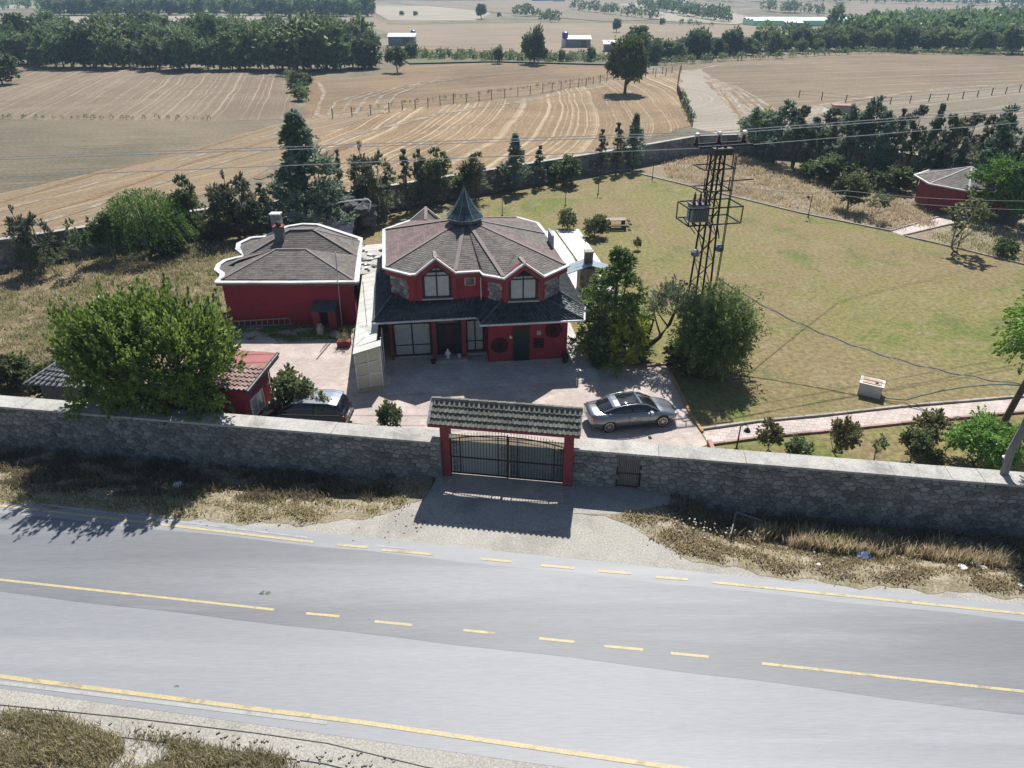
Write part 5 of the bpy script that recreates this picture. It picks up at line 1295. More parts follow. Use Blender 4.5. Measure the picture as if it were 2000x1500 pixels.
# bushes on the lawn
for key, px, py, hh, wd, lab in [('bushA',1107,448,1.9,.85,'round bush with a bare foot around a lamp post on the lawn'), ('bushA',1162,462,2.1,1.0,'feathery yellow green bush left of the picnic table'), ('bushB',1245,488,1.1,.75,'small upright shrub standing alone on the lawn near the house'),
   ('conA',752,440,2.3,.8,'small dark green cypress beside the artificial rocks')]:
    put(key, px, py, hh, lab, wide=wd)
# right bed
for key, px, py, hh, wd, lab in [('oliveA',1655,412,3.6,1.15,'leaning dark green tree in the dry bed right of the pylon'), ('sapling',1712,430,2.9,1.2,'thin grey young tree in the dry bed beside the leaning tree'),
   ('sapling',1868,490,5.0,1.2,'slender bare stemmed tree in front of the garden room'), ('bushA',1958,500,1.5,1.2,'grey green bush at the right edge of the lawn kerb'),
   ('bushA',1640,358,3.2,1.6,'dark spreading bush under the rear pines left of the dry bed trees'), ('bushA',1590,350,2.6,1.5,'dark bush at the foot of the rear pines, nearest the pylon'),
   ('bushA',1735,372,2.8,1.5,'dark green bush below the pines above the thin grey tree')]:
    put(key, px, py, hh, lab, wide=wd)
broad('brightR', 61, 6, 3.3, .6, 42, 16, .26, leafm=L_wil, nsh=16)
o = PROTO['brightR']; o.location = P(1950, 436); o.scale = (1.15, 1.1, 1.0); tag(o, 'large bright green tree overhanging the garden room roof at the right edge')
broad('lime', 62, 5.6, 2.4, .4, 30, 14, .30, leafm=L_yel, nsh=14)
o = PROTO['lime']; o.location = P(1472, 300); tag(o, 'light yellow green tree at the left end of the rear pines')
pines = [('pineB',1500,208,80), ('pineB',1530,190,80), ('pineA',1570,205,70), ('pineB',1612,212,60), ('pineA',1640,210,56), ('pineB',1680,200,70), ('pineA',1708,195,60), ('pineB',1740,188,90), ('conC',1770,205,34), ('pineA',1800,205,60), ('conB',1832,195,60), ('pineA',1870,222,60), ('pineA',1905,220,90), ('pineA',1945,225,70), ('pineB',1985,205,90), ('conD',2040,215,90), ('pineA',2100,230,90)]
for i, (k, px, ty, w_) in enumerate(pines): wall_tree(k, px, ty, 1.5+1.5*(i % 3), w_*1.15, 'dark slender pine in the grove along the right rear wall', 'pines along the right rear wall', WALLTOP2)
for i, (k, px, ty, w_) in enumerate([('conC',1590,238,40), ('conC',1660,240,40), ('conB',1725,235,60), ('conC',1850,250,50), ('conD',1935,262,70), ('conB',1880,262,50)]): wall_tree(k, px, ty, 5.5, w_, 'dark slender pine in the grove along the right rear wall', 'pines along the right rear wall', WALLTOP2)

# ---- lone oak in the field and small trees beyond
put('oakA', 1220, 183, 10.4, 'lone round headed oak casting shade on the ploughed field', wide=.88)
for key, px, py, hh, wd, lab in [('oakA',940,37,8.0,.9,'lone round tree on the horizon above the house spire'), ('oakA',1204,62,5.5,.8,'small round tree on the rise just above the lone oak'), ('farA',1628,66,11,.8,'tall tree in front of the long green greenhouse'), ('farA',1665,72,7,.7,'dark tree just right of the greenhouse tree'),
   ('oliveA',776,142,6.0,1.0,'small pale tree in front of the shed at the wood edge'), ('woodC',1035,124,8.2,.65,'left tree of the clump in the middle hedge'), ('woodA',1052,126,9.6,.55,'right, taller tree of the clump in the middle hedge'), ('woodC',972,124,4.4,.8,'bush left of the clump in the middle hedge'),
   ('woodC',1155,122,4.2,.6,'small bush in the hedge left of the lone oak'), ('woodC',1098,122,3.4,.6,'dry bush in the hedge beside the blue tank'), ('woodC',803,115,4.5,.9,'bush in front of the shed with the white roof'), ('farB',1294,44,3.5,.8,'tiny round tree on the far right field'), ('farB',785,33,2.6,1,'left one of two tiny bushes on the far pale field'), ('farB',812,33,2.6,1,'right one of two tiny bushes on the far pale field'), ('farB',975,32,2.6,.9,'tiny bush right of the lone horizon tree'),
   ('woodC',592,178,3.8,1.3,'round bush where the two left fields meet'), ('woodC',585,196,2.6,1.2,'lower bush at the corner of the left stubble field'), ('woodC',5,165,6.5,1.2,'bright bush at the left picture edge beside the stubble field')]:
    put(key, px, py, hh, lab, wide=wd)
# ---- woods and hedges
def belt(keys, a, b, n, hh, depth, label, group, jit=.5):
    A, B = P(*a), P(*b)
    for i in range(n):
        f = (i+rnd.uniform(-jit, jit))/n; p = A.lerp(B, f); p.y += rnd.uniform(0, depth*1.6); p.x += rnd.uniform(-3, 3)*depth/20; p.z = hgt(p.x, p.y)-.2
        put(rnd.choice(keys), 0, 0, hh*rnd.uniform(.62, 1.22), label, group, wide=rnd.uniform(.85, 1.4), pos=p)
def far_mass(name, items, mat=None):
    """far woods that read as one mass: one object of leaf clumps"""
    rng = np.random.default_rng(len(items)); VS, TS = [], []
    for a, b, n, hh, depth, per in items:
        A, B = P(*a), P(*b)
        for i in range(n):
            f = (i+rng.uniform(-.5, .5))/n; p = A.lerp(B, f); x, y = p.x+rng.uniform(-.1, .1)*depth, p.y+rng.uniform(0, depth); z = hgt(x, y)
            h_ = hh*rng.uniform(.7, 1.25); r_ = h_*rng.uniform(.42, .62); d = sphere_dirs(per, rng, -.6)
            lump = 1+.22*np.sin(d[:, 0]*5+i)*np.cos(d[:, 1]*4+i*2)
            C = d*np.array([r_, r_, h_*.55])*(lump*rng.uniform(.6, 1.05, per))[:, None]+np.array([x, y, z+h_*.48])
            V, T = leaves(C, d+np.array([0, 0, .4]), h_*.20, .8, rng, np.clip(rng.uniform(0, 1)*.6+rng.uniform(0, .4, per), 0, 1)); VS.append(V); TS.append(T)
    o = link(name, np_mesh(name, np.concatenate(VS), 4, mat or L_dk, np.concatenate(TS))); o['kind'] = 'stuff'; return o
g1 = 'trees of the left wood'; L1 = 'dark green broadleaf tree in the front rank of the wood beyond the left field'
for a, b, n, hh in [((-60,125),(190,136),11,9.0), ((190,136),(560,142),16,9.2), ((560,140),(745,138),9,10.5)]:
    belt(['woodA', 'woodB', 'woodC', 'woodA', 'woodB'], a, b, n, hh, 5, L1, g1)
belt(['woodA', 'woodB'], (-60,112), (740,118), 30, 9.8, 8, 'dark green crown showing above the front rank of the left wood', 'second rank of the left wood')
belt(['woodA', 'woodC'], (-60,98), (735,100), 26, 9.8, 8, 'dark green crown deep inside the left wood', 'inner trees of the left wood')
belt(['woodA', 'woodC'], (-40,84), (560,84), 20, 9.0, 8, 'crown at the far edge of the left wood', 'far edge of the left wood')
belt(['farA'], (100,34), (728,37), 44, 9.0, 6, 'dark conifer like tree in the far straight belt behind the left wood', 'trees of the far straight belt', jit=.3)
belt(['woodA', 'woodC', 'woodB'], (1255,126), (1420,112), 15, 7.5, 8, 'bushy tree in the hedge belt right of the lone oak', 'hedge belt right of the lone oak')
belt(['woodC', 'woodB'], (1410,110), (1700,100), 26, 6.2, 10, 'bushy tree in the hedge belt below the green greenhouses', 'hedge belt below the greenhouses')
belt(['woodC', 'woodA'], (1690,101), (2080,106), 26, 7.0, 12, 'green tree at the edge of the right hand wood beyond the ploughed field', 'edge of the right hand wood')
far_mass('woodland', [((1730,88),(2080,88),34,8,26,260), ((1720,76),(2100,78),30,8,30,220), ((1500,74),(1700,80),10,6,10,200), ((110,30),(720,33),60,9.5,14,160), ((-60,22),(330,26),20,8,10,140)])
far_mass('distant_trees', [((1000,30),(1090,32),7,6,10,120), ((1060,40),(1100,42),4,5,8,120), ((1120,18),(1290,34),14,7,10,120), ((1260,14),(1440,40),28,8,14,120), ((1500,20),(1660,28),14,7,16,100), ((1740,36),(2060,40),24,7,20,110),
  ((1400,8),(2080,14),50,11,50,90), ((640,-4),(1300,-2),26,12,50,90), ((1300,-4),(2100,0),60,13,60,90), ((0,14),(90,18),8,9,10,110), ((-60,-10),(600,-14),24,12,50,90), ((1330,46),(1400,48),5,3,6,80), ((1620,58),(1720,60),8,4,10,80)])
far_mass('scrub', [((755,116),(1190,124),70,2.3,8,110), ((1200,122),(1260,124),8,2.6,5,110), ((0,232),(430,236),26,.7,1.0,60), ((690,218),(1190,153),34,.7,1.0,60), ((1290,128),(1700,104),40,2.0,3,80), ((1700,105),(2050,110),40,1.6,3,80), ((560,150),(600,215),8,2.2,2.5,140), ((1333,190),(1356,248),7,1.5,1.5,120), ((20,128),(140,126),8,2,4,90)])

# ---- plants inside the right wall
for key, px, py, hh, wd, lab in [('bushB',1500,882,1.75,.9,'reddish brown sparse shrub nearest the path lamp behind the right wall'), ('bushA',1560,892,1.0,1.3,'low grey green shrub between the two taller wall shrubs'), ('bushB',1640,896,2.3,.75,'tall brownish shrub in the middle of the right wall bed'),
   ('sapling',1708,902,1.6,.8,'thin young tree behind the right wall between shrubs'), ('bushB',1800,880,2.3,.8,'brown leaved shrub behind the grey olive bush'), ('oliveA',1778,904,1.9,.9,'grey leaved olive bush with dark stems behind the right wall'), ('bushA',1820,908,1.0,.9,'small green bush right of the olive bush')]:
    put(key, px, py, hh, lab, wide=wd)
broad('globe', 71, 2.7, 1.65, -.1, 60, 18, .13, leafm=L_big, name='bush', nsh=14, tr=.05, cat='bush')
o = PROTO['globe']; o.location = P(1905, 912); tag(o, 'dense rounded glossy green bush behind the wall lamp at the right')
# plants left of the gate
put('oliveA', 582, 815, 2.8, 'grey green bushy shrub between the shed and the parked dark vehicle', wide=.95)
put('bushB', 630, 834, 2.0, 'bare twiggy shrub in front of the parked dark vehicle', wide=.75)
put('bushA', 765, 838, 1.6, 'leafy green shrub just left of the gateway behind the wall', wide=.75)
put('bushB', 432, 800, 1.4, 'yellowing shrub between big tree and the red shed', wide=.8)
for px_, py_, h2_, wd_, l_ in [(120,778,2.2,1.2,'green shrub before the tiled hut, left of the big tree trunk'), (215,786,2.4,1.3,'green shrub under the big tree between hut and shed'), (330,792,1.7,1.2,'shrub at the foot of the big tree near the red shed'), (385,796,1.5,1.1,'shrub just left of the red shed under the big tree')]: put('bushA', px_, py_, h2_, l_, wide=wd_)
put('bushA', 22, 760, 2.2, 'bright green shrub at the far left behind the wall', wide=1.2); put('bushA', 42, 748, 1.6, 'dark shrub left of the tiled hut', wide=.9)
# right edge tree: leaning trunk outside the wall and crown above
def edge_tree():
    rng = np.random.default_rng(81); mb = MB(); b = P(1962, 1000); 
    # two leaning trunks
    q0 = Vector((0, 0, 0)); tr = [q0, PY(1958, 935, b.y)-b, PY(1975, 880, b.y+.2)-b, PY(2010, 815, b.y+.5)-b, PY(2060, 740, b.y+.9)-b, PY(2100, 660, b.y+1.2)-b]
    mb.tube(tr, [.17, .16, .16, .15, .12, .06], 8)
    top = tr[-1]
    n = 330; d = sphere_dirs(n, rng, -.6); S = d*np.array([2.0, 1.7, 1.75])*rng.uniform(.4, .95, n)[:, None]+np.array(top)+np.array([.35, .8, .3])
    V, T = shoots(S, unit(d+np.array([0, 0, -.4])), .6, 28, .1, .17, .5, rng)
    o = make_tree('edge', 'leaning_tree', 'crown', L_big, m_barkp, V, T, mb); o.location = b; tag(o, 'grey leaning trunk tree standing outside the wall at the right edge')
edge_tree()
def second_trunk():
    b = P(1962, 822); mb = MB(); mb.tube([Vector((0,0,0)), PY(1985, 780, b.y)-b, PY(2005, 745, b.y)-b, PY(2040, 690, b.y)-b, PY(2075, 640, b.y)-b], [.17, .16, .15, .12, .08], 8)
    rng = np.random.default_rng(83); top = PY(2045, 655, b.y)-b; n = 230; d = sphere_dirs(n, rng, -.7); S = d*np.array([1.9, 1.5, 2.1])*rng.uniform(.4, .95, n)[:, None]+np.array(top)+np.array([-.3, 0, .2])
    V, T = shoots(S, unit(d+np.array([0, 0, -.5])), .6, 28, .1, .18, .5, rng)
    o = make_tree('edge2', 'garden_tree', 'crown', L_big, m_bark, V, T, mb); o.location = b; tag(o, 'bright green tree with a dark leaning trunk beside the garden path at the right edge')
second_trunk()
# creeper on the right wall
broad('creep', 91, 1.3, .55, .1, 12, 12, .11, leafm=L_big, name='creeper', nsh=10, tr=.02, cat='plant')
o = PROTO['creep']; o.location = P(1740, 985)+Vector((0, .15, .15)); o.scale = (.8, .4, 1); tag(o, 'green creeper patch growing on the right stretch of the stone wall')
def fennel():
    rng = np.random.default_rng(93); n = 90; a = rng.uniform(0, 6.28, n); D_ = np.stack([np.cos(a)*.8+.3, np.sin(a)*.8-.3, rng.uniform(.5, 1.3, n)], 1)
    V, T = shoots(np.zeros((n, 3))+rng.normal(0, .1, (n, 3))*np.array([1, 1, 0]), D_, 1.15, 22, .05, .15, .2, rng, curve=-.35)
    mb = MB(); mb.tube([Vector((0,0,0)), Vector((.1,0,.5))], [.03, .01], 5)
    o = make_tree('fennel', 'feathery_plant', 'leaves', L_wil, m_bark, V, T, mb, 'plant'); q = P(1655, 1062); q.y += .25; q.z = vz(q.x, q.y); o.location = q; tag(o, 'feathery bright green plant in the roadside ditch below the right wall')
fennel()

# ---- grass and weeds: uncountable, one object per area
def blades(name, polys, n, hh, per, mat, seed, wd=.02, lean=.5, clump=.12, test=None, kinds=None):
    rng = np.random.default_rng(seed); pts = []
    W = [[(q.x, q.y) for q in (P(*p) for p in poly)] for poly in polys]
    for poly in W:
        x0, x1 = min(p[0] for p in poly), max(p[0] for p in poly); y0, y1 = min(p[1] for p in poly), max(p[1] for p in poly); k = 0
        while k < n//len(W):
            X, Y = rng.uniform(x0, x1), rng.uniform(y0, y1)
            if not inpoly(X, Y, poly): continue
            dn = .5+.5*math.sin(X*1.7+math.sin(Y*2.3)*2)*math.sin(Y*2.1+X*.6)
            if rng.random() > (.04+.96*ss(dn*2.2-.6)): continue
            pts.append((X, Y)); k += 1
    C = np.array(pts); C = np.repeat(C, per, 0)+rng.normal(0, clump, (len(pts)*per, 2)); n2 = len(C)
    sz = np.repeat(rng.uniform(.45, 1.25, len(pts)), per)*hh*rng.uniform(.6, 1.2, n2)
    a = rng.uniform(0, 6.28, n2); ln = rng.uniform(0, lean, n2)*sz; b = rng.uniform(0, 6.28, n2)
    B = np.stack([C[:, 0], C[:, 1], np.array([vz(a_, b_) if b_ < wall_y(a_)+.3 else 0 for a_, b_ in C])], 1); o1 = np.stack([np.cos(b), np.sin(b), np.zeros(n2)], 1)*wd*(.6+sz[:, None]/hh)
    mid = B+np.stack([np.cos(a)*ln*.35, np.sin(a)*ln*.35, sz*.6], 1); tip = B+np.stack([np.cos(a)*ln, np.sin(a)*ln, sz], 1)
    V = np.stack([B-o1, B+o1, mid+o1*.7, mid-o1*.7, mid-o1*.7, mid+o1*.7, tip+o1*.12, tip-o1*.12], 1).reshape(-1, 3)
    T = np.repeat(np.repeat(rng.uniform(0, 1, len(pts)), per)*.6+rng.uniform(0, .4, n2), 2)
    o = link(name, np_mesh(name, V, 4, mat, T)); o['kind'] = 'stuff'; return o
G_dry = leafmat('dry grass', (.30,.24,.14,1), (.62,.53,.36,1), trans=.4, rough=.8, spec=.1)
G_mix = leafmat('green and dry grass', (0.179,0.173,0.079,1), (0.546,0.473,0.304,1), trans=.5, rough=.8, spec=.1)
G_brown = leafmat('brown weeds', (.16,.14,.085,1), (.42,.36,.23,1), trans=.45, rough=.85, spec=.1)
G_grn = leafmat('green weeds', (.09,.15,.03,1), (.25,.30,.09,1), trans=.4, rough=.8, spec=.1)
VL = [(-60,950),(-60,975),(60,982),(250,998),(420,1015),(560,1020),(640,1016),(760,998),(815,975),(820,945),(600,925),(0,885)]
VR = [(1215,1005),(1270,1048),(1330,1080),(1480,1110),(1640,1132),(1800,1142),(2000,1158),(2100,1165),(2100,1050),(1900,1040),(1600,1010),(1310,985)]
blades('verge_grass', [VL], 3000, .13, 6, G_mix, 1, lean=.9)
blades('verge_weeds', [[(-60,885),(-60,950),(250,965),(520,975),(740,975),(800,950),(640,912),(300,885),(0,865)]], 1700, .32, 7, G_brown, 2, wd=.014, lean=1.0)
blades('roadside_grass', [VR], 3400, .13, 6, G_mix, 3, lean=.9)
blades('roadside_weeds', [[(1310,985),(1320,950),(1500,960),(1800,985),(2100,1010),(2100,1110),(1990,1100),(1800,1082),(1600,1062),(1420,1030)]], 2000, .42, 8, G_brown, 4, wd=.014, lean=1.0)
blades('roadside_straw', [[(1480,1040),(1600,1060),(1950,1095),(2000,1060),(1600,1015),(1480,1010)]], 900, .6, 8, G_dry, 5)
blades('near_grass', [[(-80,1385),(60,1395),(200,1418),(380,1450),(560,1482),(640,1530),(200,1600),(-150,1600)]], 4200, .20, 8, G_brown, 6, wd=.009, clump=.11, lean=1.0)
blades('near_straw', [[(-80,1400),(60,1405),(200,1430),(380,1462),(520,1492),(560,1530),(200,1600),(-150,1600)]], 3000, .26, 7, G_mix, 7, wd=.010, clump=.09)
blades('yard_grass', [[(-100,560),(60,520),(330,478),(480,470),(440,560),(420,640),(150,760),(-100,760)]], 3200, .26, 6, G_dry, 8, wd=.022, clump=.25, lean=1.1)
blades('yard_weeds', [[(-100,600),(100,560),(400,500),(440,470),(430,640),(150,760),(-100,760)]], 1000, .24, 6, G_grn, 9, wd=.022, clump=.25, lean=1.0)
blades('bed_straw', [[(1300,305),(1420,300),(1600,345),(1800,400),(1830,440),(1740,450),(1500,395),(1300,345)]], 2600, .32, 6, G_dry, 10, wd=.028, clump=.3, lean=1.1)
blades('bed_weeds', [[(1400,300),(1640,345),(1800,390),(1740,445),(1500,390)], [(1800,470),(1900,440),(2060,480),(2060,530)]], 900, .3, 6, G_mix, 11, wd=.028, clump=.3, lean=1.0)
blades('courtyard_weeds', [[(470,636),(690,640),(690,668),(640,664),(540,668),(440,660)]], 700, .16, 5, G_grn, 12, wd=.02, clump=.1)
# ============================================================ pylon, lines, vehicles, small things
def pylon():
    base = P(1352, 668); base.z = 0; rz = R(12); co, si = math.cos(rz), math.sin(rz)
    hz = PY(1392, 283, base.y).z; lean = Vector((PY(1392, 283, base.y).x-base.x, 0, 0))
    def q(x, y, z): return base+Vector((x*co-y*si, x*si+y*co, z))+lean*(z/hz)*0
    t = thing('pylon', base, 'black lattice steel pylon carrying a grey transformer beside the lawn', 'pylon')
    wz = lambda z: .54-(.54-.26)*min(1, z/hz)
    cs = [(-1,-1), (1,-1), (1,1), (-1,1)]
    for sx, sy in cs: mb = MB(); mb.bar(q(sx*.54, sy*.54, -.1), q(sx*.26, sy*.26, hz), .095); mb.build('leg', m_pyl, t)
    z = 0.0; k = 0
    while z < hz-.5:
        st = .78 if z < hz*.7 else .6; z2 = min(hz, z+st); a, b = wz(z), wz(z2)
        for i in range(4):
            c0, c1 = cs[i], cs[(i+1) % 4]
            if (k+i) % 2: c0, c1 = c1, c0
            mb = MB(); mb.bar(q(c0[0]*a, c0[1]*a, z), q(c1[0]*b, c1[1]*b, z2), .036); mb.build('brace', m_pyl, t)
        z = z2; k += 1
    # platform and railing
    zp = PY(1365, 425, base.y).z-.1; zt = zp+.95
    for nm, zz in (('platform_frame', zp), ('railing', zt)):
        mb = MB(); c = [(-1.75, -1.0), (1.45, -1.0), (1.45, .7), (-1.75, .7)]
        for i in range(4): mb.bar(q(*c[i], zz), q(*c[(i+1) % 4], zz), .07)
        if zz == zp: mb.bar(q(-1.25, -1.0, zp), q(-1.2, .7, zp), .08); mb.bar(q(-.3, -1.0, zp), q(-.3, .7, zp), .08)
        mb.build(nm, m_pyl, t)
    for x, y in ((-1.75, -1.0), (1.45, -1.0), (1.45, .7), (-1.75, .7)): mb = MB(); mb.bar(q(x, y, zp), q(x, y, zt), .06); mb.build('rail_post', m_pyl, t)
    for x in (-1.5, .2): 
        for s in (-1, 1): mb = MB(); mb.bar(q(x*.9, s*.6, zp), q(math.copysign(.5, x), s*.55, zp-1.0), .05); mb.build('strut', m_pyl, t)
    tr = thing('transformer', q(-.95, -.35, zp+.05), 'grey steel transformer box with brown insulators hanging on the pylon platform', 'transformer')
    mb = MB(); mb.box(q(-.95, -.35, zp+.55), (1.0, .7, .95), rz); bd = mb.build('tank', M('grey green enamel', (.27,.31,.31,1), (.20,.23,.23,1), scale=2, rough=.5, fine=.15), tr)
    for i in range(9): mb = MB(); mb.box(q(-1.4+i*.113, -.74, zp+.5), (.03, .12, .7), rz); mb.build('cooling_fin', M_cache2(), bd)
    mb = MB(); mb.box(q(-.95, -.35, zp+1.06), (1.1, .8, .07), rz); mb.build('lid', m_steel, tr)
    m_ins = M('brown porcelain', (.16,.035,.02,1), (.10,.025,.018,1), rough=.25, spec=.6)
    for i in range(3):
        mb = MB(); p = q(-1.3+i*.35, -.45, zp+1.08)
        mb.lathe([(.05, 0)]+[(r_, .06+.07*j) for j, r_ in enumerate([.11, .05, .11, .05, .10, .05, .09, .04])]+[(.03, .68)], 10, p); mb.build('bushing', m_ins, tr)
        mb = MB(); mb.lathe([(.04, 0), (.07, .05), (.07, .16), (.03, .24)], 8, q(-1.2+i*.3, -.12, zp+1.08)); mb.build('terminal', m_whitem, tr)
    # upper switch frames
    for j, zz in enumerate((hz-1.15, hz-2.35)):
        mb = MB(); c = [(-1.1, -.75), (.75, -.75), (.75, .6), (-1.1, .6)]
        for i in range(4): mb.bar(q(*c[i], zz), q(*c[(i+1) % 4], zz), .06)
        mb.build('switch_frame', m_pyl, t)
        for x in (-.95, -.45, .05, .55):
            mb = MB(); mb.tube([q(x, -.7, zz), q(x, -.7, zz+.75)], .035, 6); mb.build('switch_rod', m_pyl, t)
    mb = MB(); mb.bar(q(.3, -.4, hz-1.9), q(2.0, -.7, hz-1.8), .06); mb.build('side_arm', m_pyl, t)
    # top crossarms, red insulators with pale caps
    for y in (-.45, .35): mb = MB(); mb.bar(q(-1.35, y, hz), q(1.75, y, hz+.05), .09); mb.build('crossarm', m_pyl, t)
    mb = MB(); mb.bar(q(-1.35, -.45, hz), q(-1.35, .35, hz), .08); mb.bar(q(1.75, -.45, hz), q(1.75, .35, hz), .08); mb.build('arm_end', m_pyl, t)
    mb = MB(); mb.box(q(.1, 0, hz-.3), (1.1, .9, .35), rz); mb.build('head_box', m_black, t)
    for i, (x, y) in enumerate(((-1.25, .3), (.15, .45), (1.65, .45))):
        mb = MB(); mb.lathe([(.07, 0)]+[(r_, .05+.05*j) for j, r_ in enumerate([.16, .08, .16, .08, .15, .07])]+[(.10, .38)], 10, q(x, y, hz+.05)); o = mb.build('insulator', m_ins, t)
        mb = MB(); mb.lathe([(.12, .40), (.17, .46), (.13, .56), (.02, .6)], 10, q(x, y, hz+.05)); mb.build('insulator_cap', m_whitem, o)
    # low-voltage boxes
    for (x, zz) in ((-.75, zp-2.1), (.75, zp-1.9)):
        mb = MB(); mb.lathe([(.1, 0), (.26, .08), (.26, .30), (.12, .42)], 10, q(x, -.3, zz)); mb.build('switch_housing', M_cache2(), t)
    mb = MB(); mb.lathe([(.09,0),(.11,.1),(.05,.18)], 8, q(-1.0, -.2, zp-3.9)); mb.bar(q(-1.0,-.2,zp-3.8), q(-.6,-.5,zp-3.8), .03); mb.build('lamp', m_redd, t)
    for x in (.62, .7): mb = MB(); mb.tube([q(x, -.6, 1.0), q(x+.1, -.62, zp-1.5), q(x+.1, -.62, hz-.5)], .03, 5); mb.build('conduit', m_pyl, t)
    mb = MB(); mb.bar(q(-.2, -.85, 1.9), q(1.1, -.85, 1.95), .12, .05); mb.box(q(.35, -.8, 1.5), (.3, .3, 1.4), rz); mb.build('meter_cabinet', m_steel, t)
    return base, hz, q
m_pyl = M('dark weathered steel', (.012,.013,.016,1), (.022,.023,.027,1), scale=4, rough=.7, metal=0, world=True)
_m2 = []
def M_cache2():
    if not _m2: _m2.append(M('grey blue enamel', (.17,.20,.23,1), rough=.45))
    return _m2[0]
base, hz, q_ = pylon()

m_wire = M('bright aluminium wire', (.8,.8,.79,1), rough=.5)
def wire(name, pts, r_, mat, label, sag=0, n=24, group=None, cat='cable'):
    """smooth span through two or more points"""
    out = []
    for a, b in zip(pts, pts[1:]):
        for i in range(n+(b is pts[-1])): f = i/n; p = Vector(a).lerp(Vector(b), f); p.z -= sag*4*f*(1-f); out.append(p)
    mb = MB(); mb.tube(out, r_, 5); o = mb.build(name, mat); tag(o, label, cat, group); return o
# three conductors passing over the pylon head: left span, right span
ins = [q_(-1.25, .3, hz+.65), q_(.15, .45, hz+.65), q_(1.65, .45, hz+.65)]
A_l, A_r = PY(0, 350, 40), PY(2000, 238, 46)
def ext(a, b, f): return Vector(a)+(Vector(b)-Vector(a))*f
m1 = PY(1395, 289, base.y-.6)
for nm, pl, pm, pr, lab in ((0, (0,347,38), (1395,288,base.y-.6), (2000,239,47), 'pale overhead wire crossing in front of the pylon head, lowest of the three'),
      (1, (560,292,40), (1395,262,base.y), (2000,217,47), 'pale overhead wire at the pylon top, middle of the three'),
      (2, (560,287,41), (1395,257,base.y+.8), (2000,212,48.5), 'pale overhead wire at the pylon top, uppermost of the three')):
    L_, M_, R_ = PY(*pl), PY(*pm), PY(*pr); wire('overhead_wire', [ext(M_, L_, 1.9), M_, ext(M_, R_, 1.6)], .021, m_wire, lab)
for k, (y1, y2) in enumerate(((386, 377), (404, 391))):
    wire('service_wire', [q_(.4, -.5, hz-2.0), PY(1650, 372+k*10, 52), PY(2040, y1+6, 60)], .014, m_wire, ('upper' if k == 0 else 'lower')+' thin wire running from the pylon towards the garden room', sag=.25)
# twisted bundle from the pylon to the trunk at the right edge
e0, e1 = q_(.6, -.6, 4.55), PY(2004, 752, P(1962, 822).y)
def bundle():
    for s, (r_, mat, lab) in enumerate([(.028, M('grey cable', (.23,.23,.22,1), rough=.6), 'thick grey twisted cable from pylon to the leaning garden tree'), (.02, m_wire, 'pale strand twisted round the grey cable above the lawn')]):
        pts = []
        for i in range(241):
            f = i/240; p = e0.lerp(e1, f); p.z -= 1.15*4*f*(1-f); a = f*60+s*math.pi
            pts.append(p+Vector((0, math.cos(a), math.sin(a)))*.045)
        mb = MB(); mb.tube(pts, r_, 5); tag(mb.build('cable', mat), lab, 'cable')
bundle()
# white well box with the green pipe
def well_box():
    c = P(1703, 775); c.z = 0; t = thing('well_box', c, 'white concrete box with a rusty lid standing on the lawn', 'box'); rz = R(-30)
    k_ = M('whitewashed concrete', (.62,.61,.58,1), (.50,.49,.47,1), scale=2, rough=.8, fine=.25, stain=.3)
    mb = MB(); mb.box(c+Vector((0,.35,.34)), (1.15, .82, .68), rz); mb.build('body', k_, t)
    mb = MB(); mb.box(c+Vector((0,.35,.72)), (1.25, .92, .09), rz); mb.build('rim', k_, t)
    mb = MB(); mb.box(c+Vector((0,.35,.785)), (.95, .66, .03), rz); l = mb.build('lid', M('rust stained lid', (.48,.36,.27,1), (.34,.22,.15,1), scale=3, rough=.8, fine=.3), t)
    mb = MB(); mb.lathe([(.07, 0), (.09, .05), (.03, .07)], 8, c+Vector((.12,.12,.80))); mb.build('handle', m_black, l)
    g = M('green hose', (.06,.16,.12,1), rough=.5); a = c+Vector((.35, -.25, .25)); E = e1+Vector((-.1, 0, -.05))
    pts = [a, a+Vector((.3,-.1,-.15)), P(1770, 781, .15), P(1830, 765, .5), P(1900, 757, .9)]; pts = pts[:3]+[pts[2].lerp(E, f)+Vector((0,0,.0)) for f in (.15,.3,.5,.7,.85,1)]
    for i, p in enumerate(pts[3:]): f = (.15,.3,.5,.7,.85,1)[i]; p.z = .15+(E.z-.15)*(1-(1-f)**1.7)*1.0 if f < 1 else E.z
    mb = MB(); mb.tube(pts, .03, 6); tag(mb.build('hose', g), 'green hose rising from the white box to the leaning tree', 'hose')
well_box()

